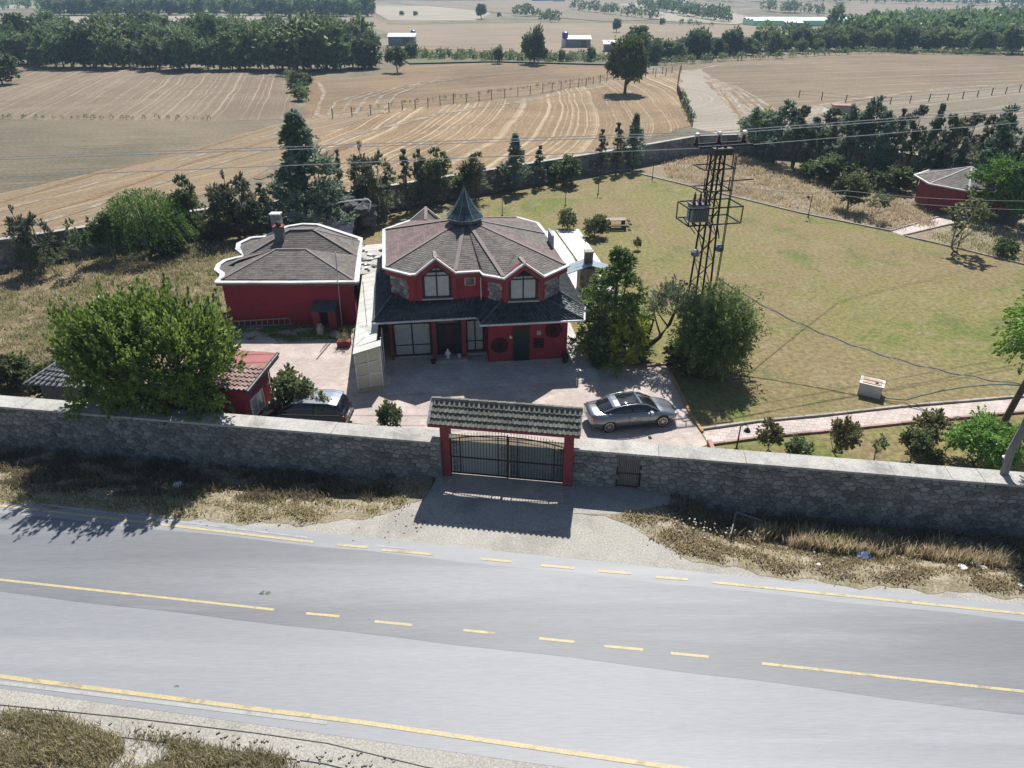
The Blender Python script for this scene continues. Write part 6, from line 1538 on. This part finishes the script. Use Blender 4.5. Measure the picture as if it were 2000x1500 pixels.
# ---------------------------------------------------------------- cars
def loft(rings, closed_ends=True):
    n = len(rings[0]); vs = [p for r_ in rings for p in r_]
    fs = [(i*n+k, i*n+(k+1) % n, (i+1)*n+(k+1) % n, (i+1)*n+k) for i in range(len(rings)-1) for k in range(n)]
    if closed_ends: fs += [tuple(range(n-1, -1, -1)), tuple(range((len(rings)-1)*n, len(rings)*n))]
    return vs, fs
def interp(tab, x):
    for (x0, *a), (x1, *b) in zip(tab, tab[1:]):
        if x0 <= x <= x1: f = (x-x0)/(x1-x0); f = f*f*(3-2*f)*.5+f*.5; return [u+(v-u)*f for u, v in zip(a, b)]
    return list(tab[-1][1:])
def car(loc, rz, paint, label, name, coupe=True):
    t = thing(name, (0, 0, 0), label, 'car')
    L = 2.34 if coupe else 2.2
    # x, sill half width, shoulder half width, deck half width, bottom z, shoulder z, deck z
    if coupe: B = [(-2.34,.60,.66,.52,.42,.72,.92), (-2.22,.74,.82,.64,.28,.78,1.00), (-1.7,.86,.91,.70,.22,.82,1.00), (-1.0,.87,.90,.70,.18,.82,.96), (0,.87,.89,.72,.17,.80,.93), (.8,.87,.90,.74,.17,.78,.92), (1.4,.86,.90,.72,.20,.74,.88), (1.95,.80,.87,.62,.22,.68,.78), (2.24,.68,.74,.50,.24,.62,.68), (2.34,.50,.54,.40,.30,.54,.58)]
    else: B = [(-2.2,.70,.74,.62,.42,.95,1.05), (-2.1,.82,.86,.74,.32,1.0,1.12), (-1.2,.88,.90,.78,.28,1.0,1.10), (0,.88,.90,.78,.26,1.0,1.08), (1.0,.88,.90,.78,.28,.98,1.06), (1.7,.86,.88,.70,.32,.9,1.0), (2.1,.74,.78,.58,.34,.8,.88), (2.2,.60,.64,.5,.4,.7,.76)]
    xs = np.linspace(-L, L, 34); rings = []
    for x in xs:
        a, b, c, z0, z1, z2 = interp(B, float(x)); zm = (z0+z1)/2
        half = [(0, z0), (a*.9, z0), (a, z0+.08), (b*1.0, zm), (b*1.005, z1-.10), (b*.975, z1), (c+(b-c)*.35, z2-.03), (c, z2), (0, z2+.03)]
        ring = [(x, -y, z) for y, z in half]+[(x, y, z) for y, z in half[-2:0:-1]]; rings.append(ring)
    mb = MB(); mb.add(*loft(rings)); body = mb.build('body', paint, t, smooth=True)
    # greenhouse glass
    if coupe: G = [(-1.95,.62,.50,.96,.97), (-1.6,.68,.52,.96,1.10), (-1.0,.74,.56,.95,1.31), (-.45,.76,.57,.94,1.385), (.1,.77,.56,.93,1.385), (.55,.77,.55,.92,1.30), (1.0,.76,.58,.91,1.08), (1.28,.72,.64,.90,.91)]
    else: G = [(-2.12,.74,.62,1.08,1.10), (-1.95,.78,.62,1.08,1.55), (-1.4,.80,.64,1.08,1.66), (-.3,.80,.64,1.07,1.68), (.4,.80,.62,1.06,1.62), (.8,.80,.60,1.05,1.4), (1.25,.76,.66,1.04,1.06)]
    gx = np.linspace(G[0][0], G[-1][0], 26); rings = []; roof = []
    for x in gx:
        a, b, z0, z1 = interp(G, float(x)); z1 = max(z1, z0+.01)
        half = [(0, z0-.12), (a*1.01, z0-.12), (a*1.01, z0), (b+(a-b)*.10, z1-.045), (b*.8, z1), (0, z1+.018)]
        rings.append([(x, -y, z) for y, z in half]+[(x, y, z) for y, z in half[-2:0:-1]]); roof.append((x, a, b, z0, z1))
    mb = MB(); mb.add(*loft(rings)); mb.build('cabin_glass', m_carglass, t, smooth=True)
    # roof rails, pillars and beltline in body colour
    r_ = [q for q in roof if (-1.5 < q[0] < .62 if coupe else -1.9 < q[0] < .55)]
    for s in (-1, 1):
        mb = MB(); mb.tube([(q[0], s*(q[2]+.07), q[4]-.025) for q in roof if q[0] > roof[0][0]+.25], .038, 6); mb.build('roof_rail', paint, t, smooth=True)
        mb = MB(); mb.tube([(q[0], s*(q[1]+.02), q[3]+.0) for q in roof[1:-2]], .016, 5); mb.build('chrome_trim', m_chrome, t)
        x0 = -.15 if coupe else -.6
        q = min(roof, key=lambda e: abs(e[0]-x0)); mb = MB(); mb.bar((q[0], s*(q[1]+.012), q[3]), (q[0]-.06, s*(q[2]+.085), q[4]-.04), .07, .02); mb.build('door_pillar', m_black, t)
        mb = MB(); mb.box(((.75 if coupe else .95), s*1.0, (.98 if coupe else 1.15)), (.14, .2, .13)); mb.build('wing_mirror', paint, t)
        z = .70 if coupe else .85; mb = MB(); mb.box((-.12, s*.905, z+.04), (.2, .025, .03)); mb.build('door_handle', m_chrome, t)
        mb = MB(); 
        for xx in ((-.38, .72) if coupe else (-.5, .5, -1.3)): mb.box((xx, s*.897, .52), (.012, .014, .62))
        mb.build('door_seam', m_black, t)
        mb = MB(); mb.box((0, s*.872, .25), (2.2, .04, .07)); mb.build('sill', m_black, t)
        zt_ = .78 if coupe else .95
        mb = MB(); mb.add(*loft([[(-L+.02+.0, s*.38, zt_-.06), (-L+.02, s*.38, zt_+.05), (-L+.05, s*.60, zt_+.06), (-L+.05, s*.60, zt_-.05)], [(-L+.0, s*.38, zt_-.06), (-L-.0, s*.38, zt_+.05), (-L+.10, s*.74, zt_+.06), (-L+.10, s*.74, zt_-.05)]])); 
        mb.box((-L+.16, s*.76, zt_), (.26, .10, .13), -s*.5*0); mb.build('tail_light', m_taill, t)
        mb = MB(); mb.box((L-.16, s*.62, .62 if coupe else .78), (.22, .26, .12), -s*.45); mb.build('headlight', m_headl, t)
    # painted roof front and tail bands round the panoramic glass
    if coupe:
        for xa, xb in ((-1.12, -.80), (.22, .36)):
            qs = [q for q in roof if xa-.06 <= q[0] <= xb+.06]; mb = MB()
            for q0, q1 in zip(qs, qs[1:]): mb.face([(q0[0], -q0[2], q0[4]+.004), (q1[0], -q1[2], q1[4]+.004), (q1[0], 0, q1[4]+.026), (q0[0], 0, q0[4]+.026)]); mb.face([(q0[0], 0, q0[4]+.026), (q1[0], 0, q1[4]+.026), (q1[0], q1[2], q1[4]+.004), (q0[0], q0[2], q0[4]+.004)])
            mb.build('roof_band', paint, t, smooth=True)
    else:
        mb = MB()
        for q0, q1 in zip(r_, r_[1:]): mb.face([(q0[0], -q0[2]-.05, q0[4]+.004), (q1[0], -q1[2]-.05, q1[4]+.004), (q1[0], 0, q1[4]+.03), (q0[0], 0, q0[4]+.03)]); mb.face([(q0[0], 0, q0[4]+.03), (q1[0], 0, q1[4]+.03), (q1[0], q1[2]+.05, q1[4]+.004), (q0[0], q0[2]+.05, q0[4]+.004)])
        mb.build('roof', m_roofs, t, smooth=True)
        mb = MB(); mb.box((-L-.0, 0, .5), (.14, 1.5, .2)); mb.build('rear_bumper', m_black, t)
    mb = MB(); mb.box((-L-.005, 0, .58 if coupe else .72), (.02, .5, .11)); mb.build('number_plate', m_whitem, t)
    mb = MB(); mb.box((L-.03, 0, .48 if coupe else .6), (.10, .8, .2)); mb.build('grille', m_black, t)
    R_ = .335
    for x in (-1.42, 1.42):
        for s in (-1, 1):
            mb = MB(); n = 20; pr = [(.0, 0), (.40, 0)]                # flat black half-disc, painted in as the shadow gap round the wheel
            vs = [(x+.385*math.cos(k*math.pi/12), s*.905, .34+.385*math.sin(k*math.pi/12)) for k in range(13)]+[(x+.36*math.cos(k*math.pi/12), s*.80, .34+.36*math.sin(k*math.pi/12)) for k in range(12, -1, -1)]
            mb.face(vs[:13][::s] ); mb.build('arch_shadow', m_black, t)
            def ringp(r_, y, n=24): return [(x+r_*math.cos(2*math.pi*k/n), s*y, R_+r_*math.sin(2*math.pi*k/n)) for k in range(n)]
            mb = MB(); mb.add(*loft([ringp(R_-.01, .70), ringp(R_, .74), ringp(R_, .89), ringp(R_-.03, .925), ringp(.25, .928), ringp(.24, .88)])); w_ = mb.build('wheel', m_tyre, t, smooth=True)
            mb = MB(); mb.add(*loft([ringp(.245, .90), ringp(.255, .932), ringp(.225, .932), ringp(.215, .90)], False))
            for k in range(10): a = k*math.pi/5; mb.bar((x+.03*math.cos(a), s*.925, R_+.03*math.sin(a)), (x+.235*math.cos(a), s*.93, R_+.235*math.sin(a)), .022, .03, up=(0, 1, 0))
            mb.add(*loft([ringp(.05, .90, 12), ringp(.045, .945, 12)])); mb.build('rim', m_rim, w_)
    t.location = loc; t.rotation_euler.z = rz; return t
def paintm(name, c, rough=.25, metal=.6):
    m, b, n = base_mat(name, rough, .5, metal); b.inputs['Base Color'].default_value = c; b.inputs['Coat Weight'].default_value = .8; b.inputs['Coat Roughness'].default_value = .05; return m
m_carglass = paintm('tinted glass', (.012,.014,.018,1), .05, 0); m_chrome = paintm('chrome', (.6,.6,.6,1), .15, 1)
m_taill = paintm('red lamp', (.30,.01,.012,1), .2, 0); m_headl = paintm('clear lamp', (.55,.57,.6,1), .1, .3); m_tyre = M('tyre rubber', (.018,.018,.019,1), rough=.8)
m_rim = paintm('alloy', (.55,.54,.53,1), .3, .8); m_roofs = paintm('light grey roof', (.42,.45,.48,1), .2, .5)
cc = (P(1185, 846)+P(1297, 834))/2; d_ = P(1297, 834)-P(1185, 846); a_ = math.atan2(d_.y, d_.x)
nn = Vector((-math.sin(a_), math.cos(a_), 0)); 
car(cc+nn*.9+Vector((0, 0, .015)), a_, paintm('grey metallic paint', (.25,.27,.295,1)), 'grey metallic two door coupe parked behind the wall right of the gateway', 'coupe_car')
car((-10.55, 31.0, .02), math.pi+R(-3), paintm('black paint', (.02,.022,.026,1), .2, .2), 'dark boxy car with pale roof half hidden by shrubs left of the gateway', 'parked_car', coupe=False)

# ---------------------------------------------------------------- garden lamps
def lamp(px, py, top, side, label):
    p = P(px, py); p.z = 0; z = PY(px, top, p.y).z; t = thing('garden_lamp', p, label, 'lamp', 'garden lamp posts')
    mb = MB(); mb.tube([p, p+Vector((0,0,z))], [.045, .03], 6); mb.build('pole', m_black, t)
    mb = MB(); mb.tube([p+Vector((0,0,z-.05)), p+Vector((side*.16,0,z+.06)), p+Vector((side*.34,0,z)), p+Vector((side*.36,0,z-.12))], .018, 5); mb.build('arm', m_black, t)
    mb = MB(); mb.lathe([(.03,0),(.09,-.06),(.17,-.2),(.16,-.22),(.02,-.2)], 10, p+Vector((side*.36,0,z-.1))); mb.build('lamp_shade', m_steel, t)
    mb = MB(); mb.lathe([(.11, 0), (.11, .06), (.05, .1)], 8, p); mb.build('foot', m_black, t)
for px, py, top, sd, lab in [(981,421,392,1,'garden lamp nearest the spire on the lawn'), (1104,402,370,1,'garden lamp rising behind the round lawn bush'), (1168,380,340,1,'garden lamp on the lawn near the rear wall path'), (1274,350,308,1,'garden lamp at the far corner of the dry bed'), (1578,424,380,-1,'garden lamp on the kerb right of the pylon'), (812,405,372,1,'garden lamp in the shade beneath the rear conifers left of the spire'),
    (1438,878,832,1,'garden lamp beside the path just behind the right wall'), (1068,358,330,-1,'garden lamp in shade by the rear wall path'), (1868,492,455,-1,'garden lamp at the kerb before the garden room')]:
    lamp(px, py, top, sd, lab)
def globe_lamp():
    p = PY(1927, 905, 25.2); p.z = 2.0; p = Vector((p.x, 24.3, 2.02)); t = thing('globe_lamp', p, 'dark globe lamp with a pale cap standing on the right wall coping', 'lamp')
    mb = MB(); mb.tube([p, p+Vector((0,0,.35))], .035, 6); mb.build('stem', m_black, t)
    mb = MB(); mb.lathe([(.05,.33)]+[(.2*math.sin(k*math.pi/8), .52-.2*math.cos(k*math.pi/8)) for k in range(1, 8)]+[(.02,.72)], 14, p); mb.build('globe', m_carglass, t, smooth=True)
    mb = MB(); mb.lathe([(.15,.62),(.17,.66),(.08,.74),(.02,.76)], 14, p); mb.build('cap', m_whitem, t)
globe_lamp()

# ---------------------------------------------------------------- kerbs
def kerb(name, pxs, mat, label, w_=.14, hh=.12, ln=.8, cat='kerb'):
    pts = [P(*a) for a in pxs]; t = thing(name, pts[0], label, cat); k = 0
    for a, b in zip(pts, pts[1:]):
        L = (b-a).length; n = max(1, round(L/ln)); d = (b-a).normalized()
        for i in range(n):
            p0, p1 = a.lerp(b, i/n)+d*.01, a.lerp(b, (i+1)/n)-d*.01; z = Vector((0, 0, hh/2+rnd.uniform(-.008, .008)))
            mb = MB(); mb.bar(p0+z, p1+z, w_, hh); mb.build('kerb_stone', mat, t)
kerb('kerb', [(1232,336),(1400,377),(1560,416),(1738,452)], m_kerb, 'stone kerb between lawn and dry bed, from rear wall to side path', ln=1.2)
kerb('kerb', [(1768,462),(1880,488),(2010,520),(2200,560)], m_kerb, 'stone kerb between lawn and bed right of the side path', ln=1.2)
kerb('kerb', [(1738,452),(1830,425),(1870,418)], m_kerb, 'kerb along the far side of the short path to the garden room')
kerb('kerb', [(1765,460),(1850,440),(1900,432)], m_kerb, 'kerb along the near side of the short path to the garden room')
kerb('kerb', [(1368,840),(1480,824),(1600,813),(1760,795),(2000,775),(2100,766)], m_kerb, 'pale kerb on the lawn side of the garden path')
kerb('kerb', [(1385,870),(1500,854),(1610,844),(1760,828),(2000,806),(2100,796)], m_kerb_r, 'reddish kerb on the wall side of the garden path')
kerb('kerb', [(1170,722),(1240,718),(1302,712)], m_kerb_r, 'red kerb at the edge of the planting bed right of the house', ln=.6)
kerb('kerb', [(1302,712),(1325,762),(1350,814),(1372,845)], M('yellow and red kerb', (.45,.33,.12,1), (.36,.14,.10,1), scale=3, rough=.85, tint=.25), 'red and yellow kerb curving round the courtyard right of the coupe', ln=.55)
kerb('kerb', [(700,392+14),(760,404),(860,385),(960,366),(1100,344),(1240,330)], m_kerb, 'kerb along the shaded rear wall path')
def edge_strip():
    strip('rear_path', [(720,400),(860,376),(1000,354),(1130,336),(1236,322)], [(724,410),(862,386),(1002,364),(1132,345),(1238,331)], 0, .010, m_path)
edge_strip()
mb = MB(); a, b = P(1392, 884), P(1384, 866); mb.bar(a+Vector((0,0,.12)), b+Vector((0,0,.12)), .2, .24); tag(mb.build('kerb_block', m_kerb_r), 'single red kerb block at the start of the garden path', 'block')

# ---------------------------------------------------------------- field fences
def fence(pxs, hh, step, label, lean=.06):
    pts = [P(*a) for a in pxs]; t = thing('wire_fence', pts[0], label, 'fence'); m = M_post()
    tops = []
    for a, b in zip(pts, pts[1:]):
        n = max(1, round((b-a).length/step))
        for i in range(n+(b is pts[-1])):
            p = a.lerp(b, i/n); q = p+Vector((rnd.uniform(-lean, lean), rnd.uniform(-lean, lean), hh*rnd.uniform(.85, 1.1))); mb = MB(); mb.bar(p, q, .13); mb.build('post', m, t); tops.append(q)
    for k in (.45, .9):
        mb = MB(); mb.tube([Vector((q.x, q.y, q.z*k)) for q in tops], .02, 4); mb.build('wire', m_wire2(), t)
_mp = []
def M_post():
    if not _mp: _mp.append(M('grey timber post', (.085,.075,.065,1), (.05,.045,.04,1), rough=.9))
    return _mp[0]
_mw = []
def m_wire2():
    if not _mw: _mw.append(M('rusty wire', (.12,.10,.085,1), rough=.8))
    return _mw[0]
fence([(650,232),(760,220),(860,206),(960,194),(1060,181),(1130,170),(1198,156),(1300,148)], 1.7, 3.2, 'long post and wire fence crossing the fields towards the lone oak')
fence([(1328,142),(1322,178),(1332,205),(1352,246)], 1.7, 2.0, 'short post and wire fence beside the dusty track')
fence([(1256,148),(1330,140)], 1.5, 3.5, 'short fence running right from the lone oak')
fence([(1560,190),(1700,206),(1850,196),(1990,180)], 1.3, 4.5, 'low fence across the dry ground right of the track')
fence([(735,98),(960,104),(1180,112)], 1.6, 6, 'fence along the middle hedge below the tan field')

# ---------------------------------------------------------------- picnic table, rocks, ladder, statue, bits
def picnic():
    c = P(1203, 444); c.z = 0; t = thing('picnic_table', c, 'wooden picnic table with benches on the lawn behind the house', 'table'); mw = M('pale weathered planks', (.34,.28,.22,1), (.24,.19,.15,1), scale=4, rough=.8, fine=.3); md = M('dark log', (.09,.05,.035,1), (.05,.03,.025,1), rough=.8)
    for i in range(5): mb = MB(); mb.box(c+Vector((-.1,-.36+i*.18,.76)), (1.9, .165, .05), .1); mb.build('table_board', mw, t)
    for s in (-1, 1):
        mb = MB(); mb.box(c+Vector((s*.65,0,.37)), (.22, .5, .74), .1); mb.build('leg', md, t)
        mb = MB(); mb.box(c+Vector((0,s*.95,.44)), (1.8, .34, .08), .1); be = mb.build('bench', md, t)
        for q in (-.7, .7): mb = MB(); mb.box(c+Vector((q,s*.95,.2)), (.14, .26, .4), .1); mb.build('bench_leg', md, be)
    for s in (-1, 1): mb = MB(); mb.box(c+Vector((1.05+.15*abs(s),s*.5,.5)), (.25,.5,.1), .1); mb.build('seat', md, t)
picnic()
def rocks():
    c0 = P(668, 462); t = thing('artificial_rockery', c0, 'pile of dark artificial boulders with a pale arched pipe behind the annexe', 'rockery'); rng = random.Random(5)
    for i in range(46):
        f = rng.random(); px = 612+f*112; y = c0.y+rng.uniform(.6, 2.6); zc = rng.uniform(.2, 1.5+1.6*f*(1.1-.25*f)); c = PY(px, 430, y); c.z = zc; r_ = rng.uniform(.35, .75)
        bm = bmesh.new(); bmesh.ops.create_icosphere(bm, subdivisions=2, radius=r_)
        a, b, d = rng.uniform(0, 6), rng.uniform(0, 6), rng.uniform(0, 6)
        for v in bm.verts: k = 1+.16*math.sin(v.co.x*5/r_*.6+a)+.14*math.sin(v.co.y*4/r_*.7+b)+.12*math.sin(v.co.z*5/r_*.6+d); v.co = Vector((v.co.x*k*1.15, v.co.y*k, v.co.z*k*.9))
        me = bpy.data.meshes.new('rock'); bm.to_mesh(me); bm.free(); me.materials.append(m_rock); link('rock', me, t, c-org(t))
    mb = MB(); A = [PY(px, py, c0.y-.3) for px, py in ((627,411),(640,402),(665,395),(695,391),(719,389),(724,395),(722,408))]; mb.tube(A, .06, 7); mb.build('pipe', m_whitem, t)
    def cloth(pxs, nm, lab, seed):
        pts = [PY(*q) for q in pxs]; a, b, c_, d = pts; V = []; n = 12; rg = random.Random(seed)
        for i in range(n+1):
            for j in range(n+1): p = a.lerp(b, i/n).lerp(d.lerp(c_, i/n), j/n); p.z += .12*math.sin(i*1.3+seed)*math.sin(j*.9)+rg.uniform(-.05, .05); V.append(p)
        F_ = [(i*(n+1)+j, (i+1)*(n+1)+j, (i+1)*(n+1)+j+1, i*(n+1)+j+1) for i in range(n) for j in range(n)]
        o = thing(nm, V[0], lab, 'tarpaulin'); mb = MB(); mb.add(V, F_); mb.build('sheet', m_tarp, o, smooth=True)
    y = c0.y
    cloth([(562,440,y-.8),(604,436,y-.8),(602,412,y+1.2),(560,414,y+1.2)], 'tarpaulin', 'pale crumpled tarpaulin right of the white capped chimney', 1)
    cloth([(636,448,y-1.0),(688,460,y-1.0),(692,434,y+.3),(640,424,y+.3)], 'tarpaulin', 'grey white rumpled cover lying before the dark boulders', 2)
    cloth([(602,440,y-.7),(638,440,y-.7),(636,412,y+.8),(600,408,y+.8)], 'tarpaulin', 'whitish cover heap between chimney and boulders', 3)
    for i in range(12):
        p = PY(rng.uniform(604, 652), rng.uniform(412, 432), y+rng.uniform(-.3, .8)); mb = MB(); mb.bar(p, p+Vector((rng.uniform(-.3,.3), rng.uniform(-.2,.2), rng.uniform(.3,.8))), .07); mb.build('scrap_board', rng.choice([m_whitep, m_steel, m_kerb]), t)
rocks()
def ladder():
    y = P(500, 637).y; a, b = P(452, 641), P(574, 634); t = thing('ladder', a, 'long pale ladder lying on its side against the annexe front wall', 'ladder'); up = Vector((0, .12, .38)); m = M('aluminium', (.45,.44,.42,1), rough=.5)
    for o_ in (Vector((0,0,.05)), up+Vector((0,0,.05))): mb = MB(); mb.bar(a+o_, b+o_, .05); mb.build('rail', m, t)
    for i in range(11): f = (i+.4)/11; mb = MB(); mb.bar(a.lerp(b, f)+Vector((0,0,.05)), a.lerp(b, f)+up+Vector((0,0,.05)), .035); mb.build('rung', m, t)
    p0 = PY(499, 625, y+.5); p0.z = 0; w_ = thing('firewood_pile', p0, 'pile of logs and branches stacked behind the ladder at the annexe', 'firewood'); mlog = M('log bark', (.16,.11,.08,1), (.08,.055,.04,1), scale=4, rough=.95, tint=.3)
    for i in range(46):
        r_ = rnd.uniform(.04, .09); x = rnd.uniform(-.2, 3.6); z = rnd.uniform(.1, .55); p = p0+Vector((x, rnd.uniform(-.1, .4), z)); mb = MB(); d = Vector((rnd.uniform(.3, .7), rnd.uniform(-.2,.2), rnd.uniform(-.15,.15))); mb.tube([p-d, p+d], [r_, r_*.8], 6); mb.build('log', mlog, w_)
ladder()
def statue():
    c = h(-2.42, .62, .16); t = thing('statue', c, 'small white garden statue standing on the entrance step', 'statue'); m = M('white plaster', (.72,.71,.69,1), rough=.6)
    mb = MB(); mb.lathe([(.13,0),(.13,.05),(.09,.07),(.10,.2),(.13,.32),(.12,.42),(.05,.47)], 12, c); mb.build('body', m, t, smooth=True)
    mb = MB(); mb.lathe([(.03,.45)]+[(.08*math.sin(k*math.pi/6), .53-.08*math.cos(k*math.pi/6)) for k in range(1, 6)]+[(.01,.61)], 10, c); mb.build('head', m, t, smooth=True)
    for s in (-1, 1): mb = MB(); mb.tube([c+EX*s*.11+Vector((0,0,.40)), c+EX*s*.18+Vector((0,0,.28))-EY*.03, c+EX*s*.09+Vector((0,0,.24))-EY*.1], [.035,.03,.025], 6); mb.build('arm', m, t)
    c = h(-1.75, .6, .16); t = thing('flower_pot', c, 'small white pot beside the entrance column', 'pot'); mb = MB(); mb.lathe([(.07,0),(.12,.18),(.14,.2),(.1,.2)], 10, c); mb.build('pot', m, t)
    c = h(-3.3, .25, 0); t = thing('planter', c, 'dark pot at the foot of the left entrance column', 'pot'); mb = MB(); mb.lathe([(.12,0),(.17,.2),(.19,.24),(.12,.22)], 10, c); mb.build('pot', m_black, t)
    c = h(4.55, -.5, 0); t = thing('planter', c, 'dark tall pot at the right front corner of the house', 'pot'); mb = MB(); mb.lathe([(.14,0),(.2,.3),(.22,.55),(.15,.5)], 10, c); mb.build('pot', m_black, t)
    c = P(627, 655); t = thing('milk_churn', c, 'pale metal churn standing before the little hood of the annexe', 'churn'); mb = MB(); mb.lathe([(.2,0),(.22,.1),(.22,.5),(.12,.65),(.12,.75),(.16,.8)], 12, c); mb.build('body', m_concrete, t); 
    for s in (-1, 1): mb = MB(); mb.tube([c+Vector((s*.12,0,.75)), c+Vector((s*.24,0,.68)), c+Vector((s*.22,0,.5))], .02, 5); mb.build('handle', m_concrete, t)
    c = P(673, 676); t = thing('flower_box', c, 'red brick flower box at the foot of the glazed passage', 'planter'); mb = MB(); mb.box(c+Vector((0,0,.2)), (.8,.5,.4)); mb.build('box', m_redd, t)
    V, T = shoots(np.zeros((26,3))+np.array([0,0,.4])+NR.normal(0,.15,(26,3)), NR.normal(0,.5,(26,3))+np.array([0,0,1]), .6, 14, .06, .1, .5, NR); o = link('plant', np_mesh('plant', V, 4, L_dry, T), t)
    mb = MB(); a, b = P(619, 702), P(648, 668); mb.bar(a+Vector((0,0,.04)), b+Vector((0,0,.04)), .05, .05); tag(mb.build('pole', m_steel), 'thin dark pole lying on the yard paving before the annexe', 'pole')
    a = P(668, 636); mb = MB(); mb.tube([a, PY(655, 492, a.y)], .035, 6); o = mb.build('mast', m_whitep, origin=a); tag(o, 'tall thin pale pole leaning in front of the annexe', 'mast')
statue()
# ---- rubbish and debris by the road
def litter():
    mp = M('white plastic', (.75,.75,.74,1), rough=.5); mbl = M('blue plastic', (.10,.16,.28,1), rough=.5)
    def bag(px, py, s, mat, lab, name='plastic_bag', cat='litter', z=.02):
        bm = bmesh.new(); bmesh.ops.create_icosphere(bm, subdivisions=2, radius=s); r = random.Random(px)
        for v in bm.verts: v.co *= r.uniform(.65, 1.15); v.co.z = max(-.02, v.co.z*.6+s*.3)
        me = bpy.data.meshes.new(name); bm.to_mesh(me); bm.free(); me.materials.append(mat); o = link(name, me, None, P(px, py)+Vector((0,0,z+vz(P(px, py).x, P(px, py).y)))); tag(o, lab, cat)
    bag(1866, 1055, .30, mp, 'white plastic bag caught upright in the ditch weeds'); bag(1908, 1092, .24, mp, 'larger white bag in the litter heap at the right verge'); bag(1882, 1104, .18, mp, 'white bag left in the litter heap at the right verge'); bag(1925, 1104, .16, M('beige rag', (.5,.42,.33,1), rough=.8), 'beige rag in the litter heap at the right verge')
    bag(1688, 1077, .30, mbl, 'bluish plastic sheet lying below the feathery plant'); bag(1486, 1033, .2, mbl, 'blue scrap in the ditch left of the feathery plant'); bag(345, 938, .22, mp, 'pale rag lying in the weeds under the left wall'); bag(1992, 1145, .12, mp, 'white scrap at the right end of the verge'); bag(1600, 1104, .10, mp, 'small white scrap on the verge grass')
    tag(None or (lambda o: o)(MB().bar(P(1428, 1040)+Vector((0,0,-.1)), P(1438, 1000)+Vector((0,0,.0)), .05).bar(P(1438, 1000)+Vector((0,0,.0)), P(1490, 1012)+Vector((0,0,-.15)), .05).build('timber_frame', M('grey timber', (.22,.2,.18,1), rough=.9))), 'broken grey timber frame lying in the ditch', 'frame')
    r = random.Random(9); st = MB()
    for (x0, y0, x1, y1, n) in ((1215,1000,1480,1060,80), (1260,1050,1990,1150,50), (760,1000,830,1030,15), (60,1000,800,1045,40), (0,1390,800,1500,120), (600,900,820,960,20)):
        for i in range(n):
            f = r.random(); p = P(x0+(x1-x0)*f, y0+(y1-y0)*f+r.uniform(-18, 18)); s = r.uniform(.02, .07); st.box((p.x, p.y, s*.3), (s*1.5, s, s*.8), r.random()*3, r.random())
    o = st.build('rubble', m_kerb); o['kind'] = 'stuff'
    # conduit post and marks on the right wall by the leaning tree; marker slab at the left wall
    p = P(703, 905); t = thing('stone_marker', p, 'grey slab leaning on the left wall', 'slab'); mb = MB(); mb.box(p+Vector((0,.1,.32)), (.34,.1,.64), ang); mb.build('slab', m_concrete, t)
litter()
# black cable hanging across the near verge
pts = [P(px, py, .45) for px, py in ((-300,1345),(0,1377),(250,1402),(500,1432),(640,1452),(830,1498),(1200,1560))]
mb = MB(); mb.tube(pts, .02, 6); tag(mb.build('roadside_cable', m_black), 'thin black overhead cable crossing the near road edge', 'cable')

# ---------------------------------------------------------------- haze
def haze():
    mb = MB(); mb.box((200, 2250, 10.2), (5400, 4760, 27.6)); m = bpy.data.materials.new('haze'); m.use_nodes = True; n = m.node_tree.nodes
    n.remove(n['Principled BSDF']); v = n.new('ShaderNodeVolumePrincipled'); v.inputs['Color'].default_value = (.50, .74, 1, 1); v.inputs['Density'].default_value = .00022; v.inputs['Anisotropy'].default_value = .2
    m.node_tree.links.new(v.outputs[0], n['Material Output'].inputs['Volume']); o = mb.build('haze', m); o['kind'] = 'stuff'
haze()
